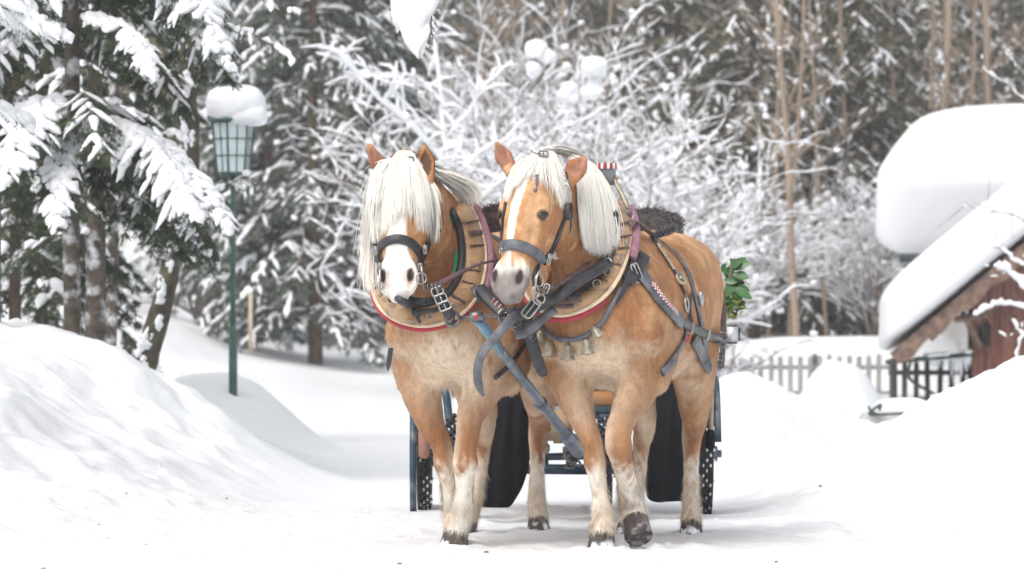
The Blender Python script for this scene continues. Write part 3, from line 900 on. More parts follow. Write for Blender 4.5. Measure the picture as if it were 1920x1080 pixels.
# leaning trunk with snow and moss
rng = np.random.default_rng(40)
D_ = 31.0
root = thing('leaning_tree', 'curved mossy trunk with snow plastered on it leaning right in front of the lamp', 'tree', tuple(P(262, 712, D_)))
t = Tubes()
row = spline([P(*q, D_) for q in ((248, 740), (262, 708), (290, 620), (312, 540), (325, 470), (352, 350), (358, 250), (352, 150), (345, 60), (340, -60), (335, -200))], 5)
rr = np.interp(np.linspace(0, 1, len(row)), [0, .1, .25, .4, .6, 1], [.13, .095, .078, .068, .062, .040])
t.add(row, rr * (1 + rng.normal(0, .05, len(row))), 14); t.build('trunk', M['bark_dark'], root)
t = Tubes()
for k in range(70):
    i = rng.integers(2, len(row) - 4); 
    side = np.array([rng.uniform(-1, .35), -.75, rng.uniform(-.2, .2)]); p = row[i] + nrm(side) * rr[i] * .86
    lump(t, p, (row[i + 2] - row[i]) * rng.uniform(.4, 1.1) + rng.normal(0, .012, 3), rng.uniform(.018, .042), rng, 8, 7, .05)
t.build('snow_load', M['snow_far'], root)
w_, g_, s_ = Tubes(), Soup(), Tubes()
for q in ((20, 470, 330, 0), (28, 300, 250, 1), (34, 296, 150, 0), (40, 280, 60, 1), (44, 400, 10, 0), (47, 250, -50, 1)):
    spray(w_, g_, s_, row[min(q[0], len(row) - 1)], P(q[1], q[2], D_ + (q[3] - .5) * 1.2), rng, arch=.12, width=.22, step=.07, nper=14, nl=.026, nw=.0018, sn=.6, sr=.022, sag=.4)
w_.build('bough', M['bark'], root); g_.build('foliage', M['needle'], root); s_.build('snow_load', M['snow_far'], root)

# near bough entering at the top left corner and the twig hanging in at the top
def corner():
    rng = np.random.default_rng(44)
    x, y = -4.1, 21.5
    root = thing('fir_tree', 'fir outside the left edge whose snowy bough tips reach into the top left corner', 'tree', (x, y, gz(x, y)))
    t = Tubes(); t.add(np.array([[x, y, gz(x, y) - .2], [x, y, 2.0], [x, y, 4.4]]), [.08, .06, .03], 10); t.build('trunk', M['bark'], root)
    w, g, s = Tubes(), Soup(), Tubes()
    for (px, py, D, z0) in ((92, 62, 22.5, 3.2), (60, 20, 22.8, 3.3), (118, 96, 22.4, 2.95), (40, 236, 22.6, 2.5)):
        spray(w, g, s, np.array([x, y, z0]), P(px, py, D), rng, arch=.10, width=.22, step=.06, nper=26, sn=.95, sr=.030, sag=.5)
    for k in range(10):
        a = rng.uniform(1.5, 5.5); h = rng.uniform(1.5, 4)
        spray(w, g, s, np.array([x, y, h]), np.array([x + math.cos(a) * .8, y + math.sin(a) * .8, h - .4]), rng, arch=.1, width=.25, step=.09, nper=12, nl=.03, nw=.002, sn=.8, sr=.03, sag=.4)
    w.build('bough', M['bark'], root); g.build('foliage', M['needle'], root); s.build('snow_load', M['snow_far'], root)
corner()

def hanging():
    rng = np.random.default_rng(46)
    root = thing('hanging_bough', 'snow covered fir bough tip hanging in from the top edge above the left horse', 'fir bough', tuple(P(790, -140, 23.0)))
    w, g, s = Tubes(), Soup(), Tubes()
    for (a, b, wd) in (((800, -150), (783, 100), .12), ((800, -120), (760, 55), .09), ((800, -120), (800, 60), .08), ((790, -150), (742, 20), .08)):
        p0, p1 = P(*a, 23.0), P(*b, 22.8)
        spray(w, g, s, p0, p1, rng, arch=.0, width=wd, step=.035, nper=14, nl=.020, nw=.0014, sn=.0, sr=.024, sag=.3)
    # the thick pointed snow slab on it
    rows = spline([[*P(778, -150, 22.85), .13, .05], [*P(778, -60, 22.8), .125, .05], [*P(778, 0, 22.78), .105, .045], [*P(772, 40, 22.76), .085, .04], [*P(782, 75, 22.75), .055, .03], [*P(786, 104, 22.75), .008, .008]], 8)
    V = []; Fc = []; K = 22
    for i, r in enumerate(rows):
        for j in range(K):
            a = j / K * 2 * math.pi
            lob = 1 + .16 * math.sin(a * 3 + i * .5) * (i > 14) + .10 * vnoise(np.array([[i * .35, j * .7 * 1.0, .3]]))[0]
            V.append([r[0] + math.cos(a) * r[3] * lob, r[1] + math.sin(a) * r[4] * lob, r[2] + .02 * math.sin(a * 4 + i * .3)])
    for i in range(len(rows) - 1):
        for j in range(K): Fc.append((i * K + j, i * K + (j + 1) % K, (i + 1) * K + (j + 1) % K, (i + 1) * K + j))
    w.build('bough', M['bark'], root); g.build('foliage', M['needle'], root)
    Fc = np.array(Fc)
    for (a, b, r0) in (((748, -40), (738, 46), .035), ((752, 0), (745, 62), .03), ((800, -20), (803, 52), .03), ((770, 40), (762, 84), .028), ((796, 40), (797, 80), .024)):
        s.add(spline([P(*a, 22.8), (P(*a, 22.8) + P(*b, 22.8)) / 2 + [0, -.01, 0], P(*b, 22.8)], 4), np.array([.9, 1.1, 1.1, 1, .9, .7, .5, .3, .1]) * r0, 8)
    s.V.append(np.array(V)); s.F.append(Fc + s.n); s.n += len(V)
    s.build('snow_load', M['snow_far'], root)
hanging()


# ---- snow laden bare shrubs and trees behind the horses
def snow_shrub(seed, H, n=5, spread=.5, snow_p=.62, levels=4, r0=.030, sr=.021, lean=0, kids=(3, 4), seg=.0):
    rng = np.random.default_rng(seed)
    wood, snow = Tubes(), Tubes()
    def grow(p, d, L, r, lv):
        m = 6; pts = [p]; dd = d
        for i in range(m):
            dd = nrm(dd + rng.normal(0, .10 + .02 * lv, 3) + np.array([0, 0, .06 if lv == 0 else .0]))
            pts.append(pts[-1] + dd * L / m)
        pts = np.array(pts)
        wood.add(pts, np.linspace(r, r * .45, m + 1), 5 if lv < 2 else 4)
        if rng.random() < snow_p or lv < 2:
            sp = pts.copy(); rr = np.maximum(sr * (1.2 - .2 * lv), r * 1.05) * rng.uniform(.35, 1.6, m + 1); rr[-1] *= .5
            hor = np.linalg.norm(np.gradient(pts, axis=0)[:, :2], axis=1) / (L / m)
            rr = rr * (.45 + .65 * np.clip(hor, 0, 1)); sp[:, 2] += rr * .6
            snow.add(sp, rr, 5, .8)
        if lv < levels:
            k = rng.integers(*kids) + (2 if lv == 0 else 0)
            for j in range(k):
                i = rng.integers(1, m + 1); t_ = rng.normal(0, 1, 3); t_[2] = abs(t_[2]) * .35
                nd = nrm(nrm(pts[i] - pts[i - 1]) * .7 + nrm(t_) * .9)
                grow(pts[i], nd, L * rng.uniform(.45, .75), r * .55, lv + 1)
        elif rng.random() < .18:
            lump(snow, pts[-1] - [0, 0, .01], nrm(rng.normal(0, 1, 3) * [1, 1, .2]) * .08, rng.uniform(.03, .05), rng, 6, 5)
    for k in range(n):
        a = rng.uniform(0, 6.28)
        d = nrm(np.array([math.cos(a) * spread * rng.uniform(.3, 1.2) + lean, math.sin(a) * spread, 1]))
        grow(np.array([math.cos(a) * .06, math.sin(a) * .06, -.1]), d, H * rng.uniform(.45, .62), r0, 0)
    return wood, snow


GS = 'snow laden bare shrubs behind the horses'
protos = []
for i, (sd, H, n) in enumerate(((51, 3.4, 8), (52, 4.9, 6), (53, 2.8, 9))):
    w, s = snow_shrub(sd, H, n)
    protos.append((w, s, H))
spots = [(385, 62, 2, .95, 'low snow laden bush seen between the leaning trunk and the lamp post'),
         (1545, 68, 2, 1.1, 'snow laden bush directly behind the middle of the fence'),
         (1640, 64, 2, 1.0, 'snow laden bush behind the right end of the pale fence'),
         (1420, 76, 0, .9, 'rear snow laden bush behind the left end of the fence'),
         (1500, 79, 0, .9, 'rear snow laden bush behind the fence post, below the olive spruces'),
         (1590, 77, 0, .85, 'rear snow laden bush between fence and shed, below the olive spruces'),
         (725, 62, 2, .8, 'low snow laden bush just left of the left horse, in front of the grey spruces'),
         (865, 52, 1, .95, 'snowy tree whose thick white limb slants up to the left above the left horse'),
         (955, 53, 0, 1.2, 'lacy snow laden bush between the two horse heads'),
         (1060, 48, 1, .95, 'snow laden bush with two round snow caps above the right horse ears'),
         (1165, 52, 0, 1.2, 'dense white bush behind the mane of the right horse'),
         (1250, 48, 2, 1.1, 'low dense snow laden bush above the back of the right horse'),
         (1375, 62, 2, 1.05, 'snow laden bush with arching twigs right of the leafy sprig'),
         (1460, 72, 2, 1.25, 'low snow laden bush in front of the bare brown stems, left part of the fence'),
         (1010, 64, 1, 1.2, 'rear snowy tree filling the gap high above both horses'),
         (900, 66, 0, 1.5, 'rear wide snowy bush high between the left horse and the hanging bough'),
         ]
first = {}
for (px, D, k, sc_, lb) in spots:
    loc = at(px, D)
    if k not in first:
        w, s, H = protos[k]
        first[k] = build_tree('snowy_shrub', lb, 'shrub', GS, loc, [('branch', w, M['twig']), ('snow_load', s, M['snow_far'])], None, sc_, 0.4)
    else:
        dup(first[k], loc, (px * .37) % 6.28, sc_, lb)
# the thick slanting limb
rt = thing('snowy_tree', 'bare tree with one thick snow covered limb slanting up left between lamp and horses', 'tree', at(862, 47))
w, s = Tubes(), Tubes(); rng = np.random.default_rng(61)
b0 = np.array(at(862, 47))
for pth, r in (([b0, P(858, 420, 47), P(838, 318, 47), P(770, 235, 46.8), P(700, 175, 46.6), P(640, 105, 46.4), P(596, 88, 46.3)], .035),
               ([P(858, 420, 47), P(832, 250, 47), P(822, 130, 47.2), P(812, 40, 47.3), P(806, -60, 47.4)], .022),
               ([P(846, 330, 47), P(868, 240, 46.9), P(905, 170, 46.8), P(960, 115, 46.8)], .018),
               ([P(838, 318, 47), P(880, 300, 46.7), P(930, 268, 46.5), P(985, 262, 46.4)], .02),
               ([P(858, 440, 47), P(905, 370, 46.7), P(960, 330, 46.5), P(1040, 318, 46.4)], .018),
               ([P(770, 235, 46.8), P(740, 170, 46.8), P(690, 140, 46.6), P(655, 150, 46.5)], .014),
               ([P(825, 190, 47), P(790, 150, 47), P(745, 138, 46.9), P(700, 145, 46.9)], .014)):
    q = spline(np.array(pth), 6); q += rng.normal(0, .006, q.shape)
    w.add(q, np.linspace(r, r * .4, len(q)), 7)
    rr = np.linspace(r * 1.45, r * .9, len(q)) * rng.uniform(.75, 1.25, len(q)); q2 = q.copy(); q2[:, 2] += rr * .45; q2[:, 1] -= r * .3
    s.add(q2, rr, 7, .85)
    for i in range(2, len(q) - 1, 2):
        for kk in range(2):
            d = nrm(rng.normal(0, 1, 3) * [1, .6, .7]) * rng.uniform(.15, .45); e = np.array([q[i], q[i] + d * .5 + [0, 0, .03], q[i] + d])
            w.add(e, [.007, .005, .003], 4); e2 = e.copy(); e2[:, 2] += .012; s.add(e2, np.array([.014, .018, .008]) * rng.uniform(.8, 1.5), 5)
w.build('branch', M['twig'], rt); s.build('snow_load', M['snow_far'], rt)
# round snow caps lying on the bush
for (px, py, D, r, lb) in ((1005, 92, 46.6, .165, 'round snow cap on a branch tip above the right horse left ear'), (1114, 124, 46.8, .19, 'larger round snow cap on a branch tip above the right horse mane'), (1066, 165, 46.8, .12, 'small snow cap below and left of the larger round cap')):
    mb = MB(); c = P(px, py, D); rg = np.random.default_rng(px)
    for kk in range(7):
        o_ = np.array([rg.normal(0, .42), rg.normal(0, .3), -abs(rg.normal(0, .75)) + .1]) * r if kk else np.zeros(3)
        rr = r * (.78 if not kk else rg.uniform(.35, .65))
        W, Fc = superbox(c + o_, np.eye(3), (rr, rr * .9, rr * rg.uniform(.6, .95)), .9, 20, 12, rr * .5, 8, px + kk); mb.add(W, Fc)
    o = mb.build('snow_cap', M['snow_far']); tag(o, lb, 'snow cap', 'snow caps on the bush tips')

# ---- grey green spruces beyond the lamp, darker ones on the right
GC = 'snowy spruces at the edge of the wood'
cp = {}
for k, (sd, H, kind) in enumerate(((71, 9.5, 'needle_far'), (72, 8.5, 'needle_far'), (73, 10, 'needle_olive'))):
    tr_, w, g, s = conifer_mesh(sd, H=H, z0=.9, zt=H * .93, Lb=2.0, nw=7, dz=.34, detail=1.1, sn=.5 if k < 2 else .26, sr=.022, nl=.085, nwid=.0095)
    cp[k] = (tr_, w, g, s, kind)
spots = [(500, 61, 0, .95, 'grey green snowy spruce directly right of the lamp post'),
         (592, 57, 1, 1.0, 'snowy spruce with long pale boughs between the lamp and the left horse'),
         (668, 64, 0, 1.0, 'snowy spruce half hidden behind the left horse mane'),
         (455, 94, 1, 1.15, 'spruce behind the lamp lantern, further back than its neighbours'),
         (545, 98, 0, 1.3, 'taller rear spruce between the two front spruces right of the lamp'),
         (700, 100, 1, 1.2, 'rear spruce above the left ear of the left horse'),
         (395, 88, 1, 1.0, 'snowy spruce seen between the leaning trunk and the lamp'),
         (1415, 67, 2, .95, 'olive spruce with snow tufts, leftmost of those on the right'),
         (1552, 69, 2, 1.0, 'olive spruce behind the pairs of bare stems'),
         (1628, 72, 2, 1.0, 'dark olive spruce left of the snowy roof'),
         (1745, 84, 2, 1.2, 'dark olive spruce rising just over the snowy roof edge'),
         (1850, 90, 2, 1.1, 'dark olive spruce above the roof near the right edge'),
         (1930, 97, 2, 1.2, 'dark olive spruce cut by the right edge of the photo'),
         (790, 96, 1, 1.25, 'rear spruce behind the slanting white limb above the left horse'),
         (1080, 98, 2, 1.2, 'olive spruce far behind the round snow caps'),
         (1268, 72, 2, 1.05, 'olive spruce behind the bushes over the right horse back')]
first = {}
for (px, D, k, sc_, lb) in spots:
    loc = at(px, D, -.1)
    if k not in first:
        tr_, w, g, s, kind = cp[k]
        first[k] = build_tree('spruce_tree', lb, 'tree', GC, loc, [('trunk', tr_, M['bark']), ('bough', w, M['bark']), ('foliage', g, M[kind]), ('snow_load', s, M['snow_far'])], None, sc_, 0.4)
    else: dup(first[k], loc, (px * .73) % 6.28, sc_, lb)


# ---- thin bare stems on the right and in the middle
def bare_stem(seed, H=9, r=.035, nb=26, snow_p=.3):
    rng = np.random.default_rng(seed); w, s = Tubes(), Tubes(); n = 16
    z = np.linspace(-.3, H, n); ln = rng.normal(0, .035, 2)
    tp = np.stack([ln[0] * z + np.cumsum(rng.normal(0, .018, n)), ln[1] * z + np.cumsum(rng.normal(0, .018, n)), z], 1)
    t = Tubes(); t.add(tp, np.linspace(r, r * .35, n), 7)
    for k in range(nb):
        i = rng.integers(3, n - 1); a = rng.uniform(0, 6.28); L = rng.uniform(.4, 1.6)
        d = np.array([math.cos(a) * .6, math.sin(a) * .6, rng.uniform(.3, 1.1)]); d = nrm(d) * L
        e = np.array([tp[i], tp[i] + d * .5 + rng.normal(0, .04, 3), tp[i] + d + [0, 0, .06 * L]])
        w.add(e, [r * .3, r * .22, r * .1], 4)
        for j in range(4):
            f = rng.random(); p = tp[i] + d * f; dd = nrm(d / L + rng.normal(0, .7, 3)) * rng.uniform(.15, .5)
            w.add(np.array([p, p + dd]), [.005, .003], 3)
            if rng.random() < snow_p: lump(s, p, dd * .5, rng.uniform(.015, .035), rng, 5, 4)
    return t, w, s
GB = 'thin bare stems at the edge of the wood'
st = []
for i, sd in enumerate((81, 82, 83, 84)):
    st.append(bare_stem(sd, H=8 + i, r=.03 + .012 * i, nb=30))
spots = [(1441, 62), (1478, 66), (1492, 60), (1511, 70), (1548, 63), (1575, 75), (1604, 68), (1625, 80), (1652, 72), (1690, 70), (1722, 76), (1763, 66), (1772, 78), (1808, 70),
         (1845, 80), (1880, 68), (1905, 77), (1405, 76), (1362, 80), (1320, 75), (1268, 82), (1215, 78), (1130, 86), (1050, 84), (985, 88), (930, 83), (880, 90), (820, 84), (770, 88), (725, 82), (1590, 84), (1530, 86), (1458, 82)]
STEMS = ['thin bare stem ' + q for q in ('above the left end of the fence', 'close right of the first stem over the fence', 'front stem of the close pair over the fence post', 'rear thicker stem right of the close pair', 'nearest stem over the middle of the fence', 'far stem over the middle of the fence', 'behind the right half of the fence', 'far stem behind the right half of the fence', 'directly left of the snowy shed roof', 'above the gap between house roof and fence', 'rising over the left corner of the house roof', 'front stem over the house roof, left part', 'rear stem over the house roof, left part', 'over the middle of the house roof', 'far stem over the middle of the house roof', 'front stem over the right part of the house roof', 'far stem near the right edge above the house roof', 'right of the leafy sprig', 'straight above the leafy sprig', 'above the rump of the right horse', 'far stem above the back of the right horse', 'far stem above the fur rug behind the right horse', 'far stem above the badge of the right collar', 'far stem above the right ear of the right horse', 'far stem above the left ear of the right horse', 'far stem above the gap between the two heads', 'far stem above the left horse collar', 'far stem above the right ear of the left horse', 'far stem right below the hanging bough', 'far stem above the left ear of the left horse', 'rearmost stem behind the fence, right part', 'rearmost stem behind the fence, middle', 'rearmost stem behind the fence, left part')]
first = {}
for j, (px, D) in enumerate(spots):
    k = j % 4; loc = at(px, D)
    lb = STEMS[j]
    if k not in first:
        t_, w, s = st[k]
        first[k] = build_tree('bare_tree', lb, 'tree', GB, loc, [('trunk', t_, M['twig_far']), ('branch', w, M['twig_far']), ('snow_load', s, M['snow_far'])], None, 1.0, 0)
    else: dup(first[k], loc, (px * 1.73) % 6.28, 1.0, lb)

# ---- the wood on the slope: one mass
def far_wood():
    rng = np.random.default_rng(90)
    g, t, s = Soup(), Soup(), Soup()
    n = 66000
    y = 78 + 62 * rng.random(n) ** 1.1; x = rng.uniform(-1, 1, n) * (y * .14 + 5)
    k = (y > 96) | (x > .2 + .02 * y); x, y = x[k], y[k]; n = len(x)
    z = terrain(x, y) + rng.uniform(-.1, 3.6, n)
    p = np.stack([x, y, z], 1)
    d = rng.normal(0, .35, (n, 3)); d[:, 2] = rng.uniform(.3, 1.3, n)
    L = rng.uniform(.4, 1.5, (n, 1)); sd = np.stack([np.ones(n), rng.normal(0, .3, n), rng.normal(0, .2, n)], 1) * rng.uniform(.006, .02, (n, 1))
    e = p + d * L
    t.quads(np.stack([p - sd, p + sd, e + sd * .3, e - sd * .3], 1))
    n = 80000
    y = 78 + 62 * rng.random(n); x = rng.uniform(-1, 1, n) * (y * .14 + 5)
    k = (y > 98) | (x > .2 + .02 * y); x, y = x[k], y[k]; n = len(x)
    cl = fbm(np.stack([x, y, np.zeros(n)], 1), .35, 3, 5); k = cl > .42
    x, y = x[k], y[k]; n = len(x); z = terrain(x, y) + rng.uniform(0, 4, n); p = np.stack([x, y, z], 1)
    a = rng.normal(0, 1, (n, 3)); a[:, 2] *= .35; a /= np.linalg.norm(a, axis=1)[:, None]; b = np.cross(a, rng.normal(0, 1, (n, 3))); b /= np.linalg.norm(b, axis=1)[:, None]
    L = rng.uniform(.12, .34, (n, 1)); W = L * rng.uniform(.15, .4, (n, 1))
    g.quads(np.stack([p - a * L, p + b * W, p + a * L, p - b * W], 1))
    n = 2600
    y = 95 + 42 * rng.random(n); x = rng.uniform(-1, 1, n) * (y * .14 + 5); z = terrain(x, y) + rng.uniform(0, 3.8, n)
    sn = Tubes()
    for i in range(n):
        p = np.array([x[i], y[i], z[i]]); lump(sn, p, np.array([rng.normal(0, .22), rng.normal(0, .1), rng.normal(0, .05)]), rng.uniform(.02, .065), rng, 5, 4)
    A = np.concatenate(t.q); B = np.concatenate(g.q); V = np.vstack([A.reshape(-1, 3), B.reshape(-1, 3), np.vstack(sn.V)])
    nA, nB = len(A), len(B)
    Fc = np.vstack([np.arange(4 * nA).reshape(-1, 4), 4 * nA + np.arange(4 * nB).reshape(-1, 4), np.vstack(sn.F) + 4 * (nA + nB)])
    mi = np.concatenate([np.zeros(nA), np.ones(nB), np.full(len(Fc) - nA - nB, 2)])
    o = obj('far_wood', V, Fc, [M['twig_far'], M['needle_olive'], M['snow_far']], None, True, mi)
    tag(o, kind='stuff')
far_wood()
# snowy twigs in front of the shed, from a young tree just outside the right edge
def right_twigs():
    rng = np.random.default_rng(101); w, s = Tubes(), Tubes()
    b = np.array(at(1990, 41)); root = thing('young_tree', 'young bare tree at the right edge, its thin snow clotted twigs crossing the shed gable', 'tree', tuple(b))
    t = Tubes(); t.add(np.array([b - [0, 0, .2], P(1985, 560, 41), P(1965, 400, 41), P(1950, 200, 41), P(1940, 60, 41)]), [.035, .028, .02, .014, .008], 7); t.build('trunk', M['twig'], root)
    for pth, sn in ((((1985, 600), (1930, 580), (1885, 570), (1850, 578), (1826, 592)), .030), (((1985, 560), (1950, 560), (1915, 530), (1890, 508), (1862, 500)), .045),
                (((1980, 640), (1950, 640), (1915, 625), (1900, 600)), .02), (((1975, 480), (1940, 500), (1905, 490), (1880, 465), (1868, 450)), .022),
                (((1960, 300), (1930, 200), (1895, 165), (1860, 140), (1840, 122)), .010), (((1962, 260), (1925, 150), (1905, 120), (1885, 100)), .009),
                (((1975, 460), (1930, 420), (1890, 400), (1850, 395), (1800, 385)), .008), (((1985, 620), (1940, 605), (1912, 640), (1905, 680)), .016)):
        q = spline(np.array([P(*p, 41) for p in pth]), 5); q += rng.normal(0, .006, q.shape); w.add(q, np.linspace(.012, .004, len(q)), 5)
        i0 = 3; rr = np.full(len(q) - i0, sn) * rng.uniform(.5, 1.4, len(q) - i0); rr[0] *= .3; rr[-1] *= .4; q2 = q[i0:].copy(); q2[:, 2] += rr * .5
        s.add(q2, rr, 7, .85)
        for i in range(3, len(q) - 1, 2):
            d = nrm(rng.normal(0, 1, 3) * [1, .5, .9]) * rng.uniform(.1, .35); w.add(np.array([q[i], q[i] + d * .5, q[i] + d]), [.004, .003, .0015], 4)
            if rng.random() < .35: lump(s, q[i] + d * .6, d * .35, rng.uniform(.008, .018), rng, 6, 5)
    w.build('branch', M['twig'], root); s.build('snow_load', M['snow_far'], root)
right_twigs()
# ------------------------------------------------------------------ horses: one continuous surface each, from blended muscle volumes
ET = .258          # how far down the head the eye sits


class Field:
    def __init__(s, lo, hi, h):
        s.lo = np.array(lo, float); s.h = h
        s.n = np.ceil((np.array(hi) - s.lo) / h).astype(int) + 1
        s.a = np.full(s.n, 1.0, np.float32)
        s.ax = [(s.lo[i] + h * np.arange(s.n[i])).astype(np.float32) for i in range(3)]
    def sub(s, lo, hi):
        i0 = np.clip(np.floor((np.asarray(lo) - s.lo) / s.h).astype(int), 0, s.n - 1)
        i1 = np.clip(np.ceil((np.asarray(hi) - s.lo) / s.h).astype(int) + 1, 1, s.n)
        sl = tuple(slice(a, b) for a, b in zip(i0, i1))
        X, Y, Z = np.meshgrid(*[s.ax[k][sl[k]] for k in range(3)], indexing='ij', sparse=True)
        return sl, X, Y, Z
    @staticmethod
    def seg(X, Y, Z, a, b, ra, rb, u):
        w = b - a; L = np.linalg.norm(w); w = w / (L + 1e-9)
        u = u - w * (u @ w); u = u / (np.linalg.norm(u) + 1e-9); v = np.cross(w, u)
        dx, dy, dz = X - a[0], Y - a[1], Z - a[2]
        tw = dx * w[0] + dy * w[1] + dz * w[2]
        t = np.clip(tw / (L + 1e-9), 0, 1)
        qw = tw - t * L
        qu = dx * u[0] + dy * u[1] + dz * u[2]
        qv = dx * v[0] + dy * v[1] + dz * v[2]
        ru = ra[0] + (rb[0] - ra[0]) * t; rv = ra[1] + (rb[1] - ra[1]) * t
        rw = np.minimum(ru, rv)
        k0 = np.sqrt((qu / ru) ** 2 + (qv / rv) ** 2 + (qw / rw) ** 2)
        k1 = np.sqrt((qu / ru ** 2) ** 2 + (qv / rv ** 2) ** 2 + (qw / rw ** 2) ** 2)
        return (k0 * (k0 - 1) / (k1 + 1e-4) - 1e-4).astype(np.float32)
    def chain(s, rows, u, k=.03, n=4, subtract=False, clip=None):
        """rows: x y z ru rv"""
        rows = spline(rows, n) if len(rows) > 2 else np.asarray(rows, float)
        rows[:, 3:] = np.maximum(rows[:, 3:], .003)
        m = rows[:, 3:].max() + k * 1.5 + .02
        sl, X, Y, Z = s.sub(rows[:, :3].min(0) - m, rows[:, :3].max(0) + m)
        d = np.full(s.a[sl].shape, 1.0, np.float32)
        for i in range(len(rows) - 1):
            r0, r1 = rows[i], rows[i + 1]
            mm = max(r0[3:].max(), r1[3:].max()) + k * 1.5 + .02
            lo = np.minimum(r0[:3], r1[:3]) - mm; hi = np.maximum(r0[:3], r1[:3]) + mm
            sl2, X2, Y2, Z2 = s.sub(lo, hi)
            rel = tuple(slice(max(0, b.start - a.start), max(0, b.stop - a.start)) for a, b in zip(sl, sl2))
            v = d[rel]
            e = s.seg(X2, Y2, Z2, r0[:3], r1[:3], r0[3:], r1[3:], np.asarray(u, float))
            e = e[tuple(slice(0, q) for q in v.shape)]
            np.minimum(v, e, out=v)
        if clip is not None:
            (c, nn) = clip
            d = np.maximum(d, (X - c[0]) * nn[0] + (Y - c[1]) * nn[1] + (Z - c[2]) * nn[2])
        A = s.a[sl]
        if subtract:
            h = np.maximum(k - np.abs(A + d), 0) / k
            A[...] = np.maximum(A, -d) + h * h * k * .25
        else:
            h = np.maximum(k - np.abs(A - d), 0) / k
            A[...] = np.minimum(A, d) - h * h * k * .25
    def mesh(s, smooth=3):
        f = s.a; ins = f < 0
        n = np.array(f.shape)
        cs = np.zeros(n - 1, np.int8)
        for dx in (0, 1):
            for dy in (0, 1):
                for dz in (0, 1):
                    cs += ins[dx:n[0] - 1 + dx, dy:n[1] - 1 + dy, dz:n[2] - 1 + dz]
        act = np.argwhere((cs > 0) & (cs < 8))
        idx = np.full(n - 1, -1, np.int32); idx[tuple(act.T)] = np.arange(len(act))
        pos = np.zeros((len(act), 3)); cnt = np.zeros(len(act))
        C = [(a, b, c) for a in (0, 1) for b in (0, 1) for c in (0, 1)]
        val = {c: f[act[:, 0] + c[0], act[:, 1] + c[1], act[:, 2] + c[2]] for c in C}
        for c in C:
            for k in range(3):
                if c[k] == 0:
                    e = list(c); e[k] = 1; e = tuple(e)
                    a, b = val[c], val[e]; m = (a < 0) != (b < 0)
                    t = np.where(m, a / np.where(m, a - b, 1), 0)
                    p = np.tile(np.array(c, float), (len(act), 1)); p[:, k] += t
                    pos += p * m[:, None]; cnt += m
        V = (act + pos / cnt[:, None]) * s.h + s.lo
        Fs = []
        for k in range(3):
            sl0 = [slice(None)] * 3; sl1 = [slice(None)] * 3
            sl0[k] = slice(0, -1); sl1[k] = slice(1, None)
            a = ins[tuple(sl0)]; b = ins[tuple(sl1)]
            e = np.argwhere(a != b)
            o = [i for i in range(3) if i != k]
            ok = (e[:, o[0]] > 0) & (e[:, o[1]] > 0) & (e[:, o[0]] < n[o[0]] - 1) & (e[:, o[1]] < n[o[1]] - 1)
            e = e[ok]
            sg = ins[tuple(e.T)]
            q = []
            for d0, d1 in ((-1, -1), (0, -1), (0, 0), (-1, 0)):
                g = e.copy(); g[:, o[0]] += d0; g[:, o[1]] += d1
                q.append(idx[tuple(g.T)])
            q = np.stack(q, 1)
            flip = sg if k != 1 else ~sg
            q[~flip] = q[~flip][:, ::-1]
            Fs.append(q)
        Fc = np.vstack(Fs)
        E = np.vstack([Fc[:, [0, 1]], Fc[:, [1, 2]], Fc[:, [2, 3]], Fc[:, [3, 0]]])
        for it in range(smooth):
            acc = np.zeros_like(V); c = np.bincount(E[:, 0], minlength=len(V)) + np.bincount(E[:, 1], minlength=len(V))
            for k in range(3):
                acc[:, k] = np.bincount(E[:, 0], V[E[:, 1], k], len(V)) + np.bincount(E[:, 1], V[E[:, 0], k], len(V))
            lam = .55 if it % 2 == 0 else -.35
            V = V + lam * (acc / c[:, None] - V)
        return V, Fc


def vnormals(V, Fc):
    a = V[Fc[:, 2]] - V[Fc[:, 0]]; b = V[Fc[:, 3]] - V[Fc[:, 1]]
    fn = np.cross(a, b); N = np.zeros_like(V)
    for j in range(4):
        for k in range(3):
            N[:, k] += np.bincount(Fc[:, j], fn[:, k], len(V))
    return N / (np.linalg.norm(N, axis=1)[:, None] + 1e-12)


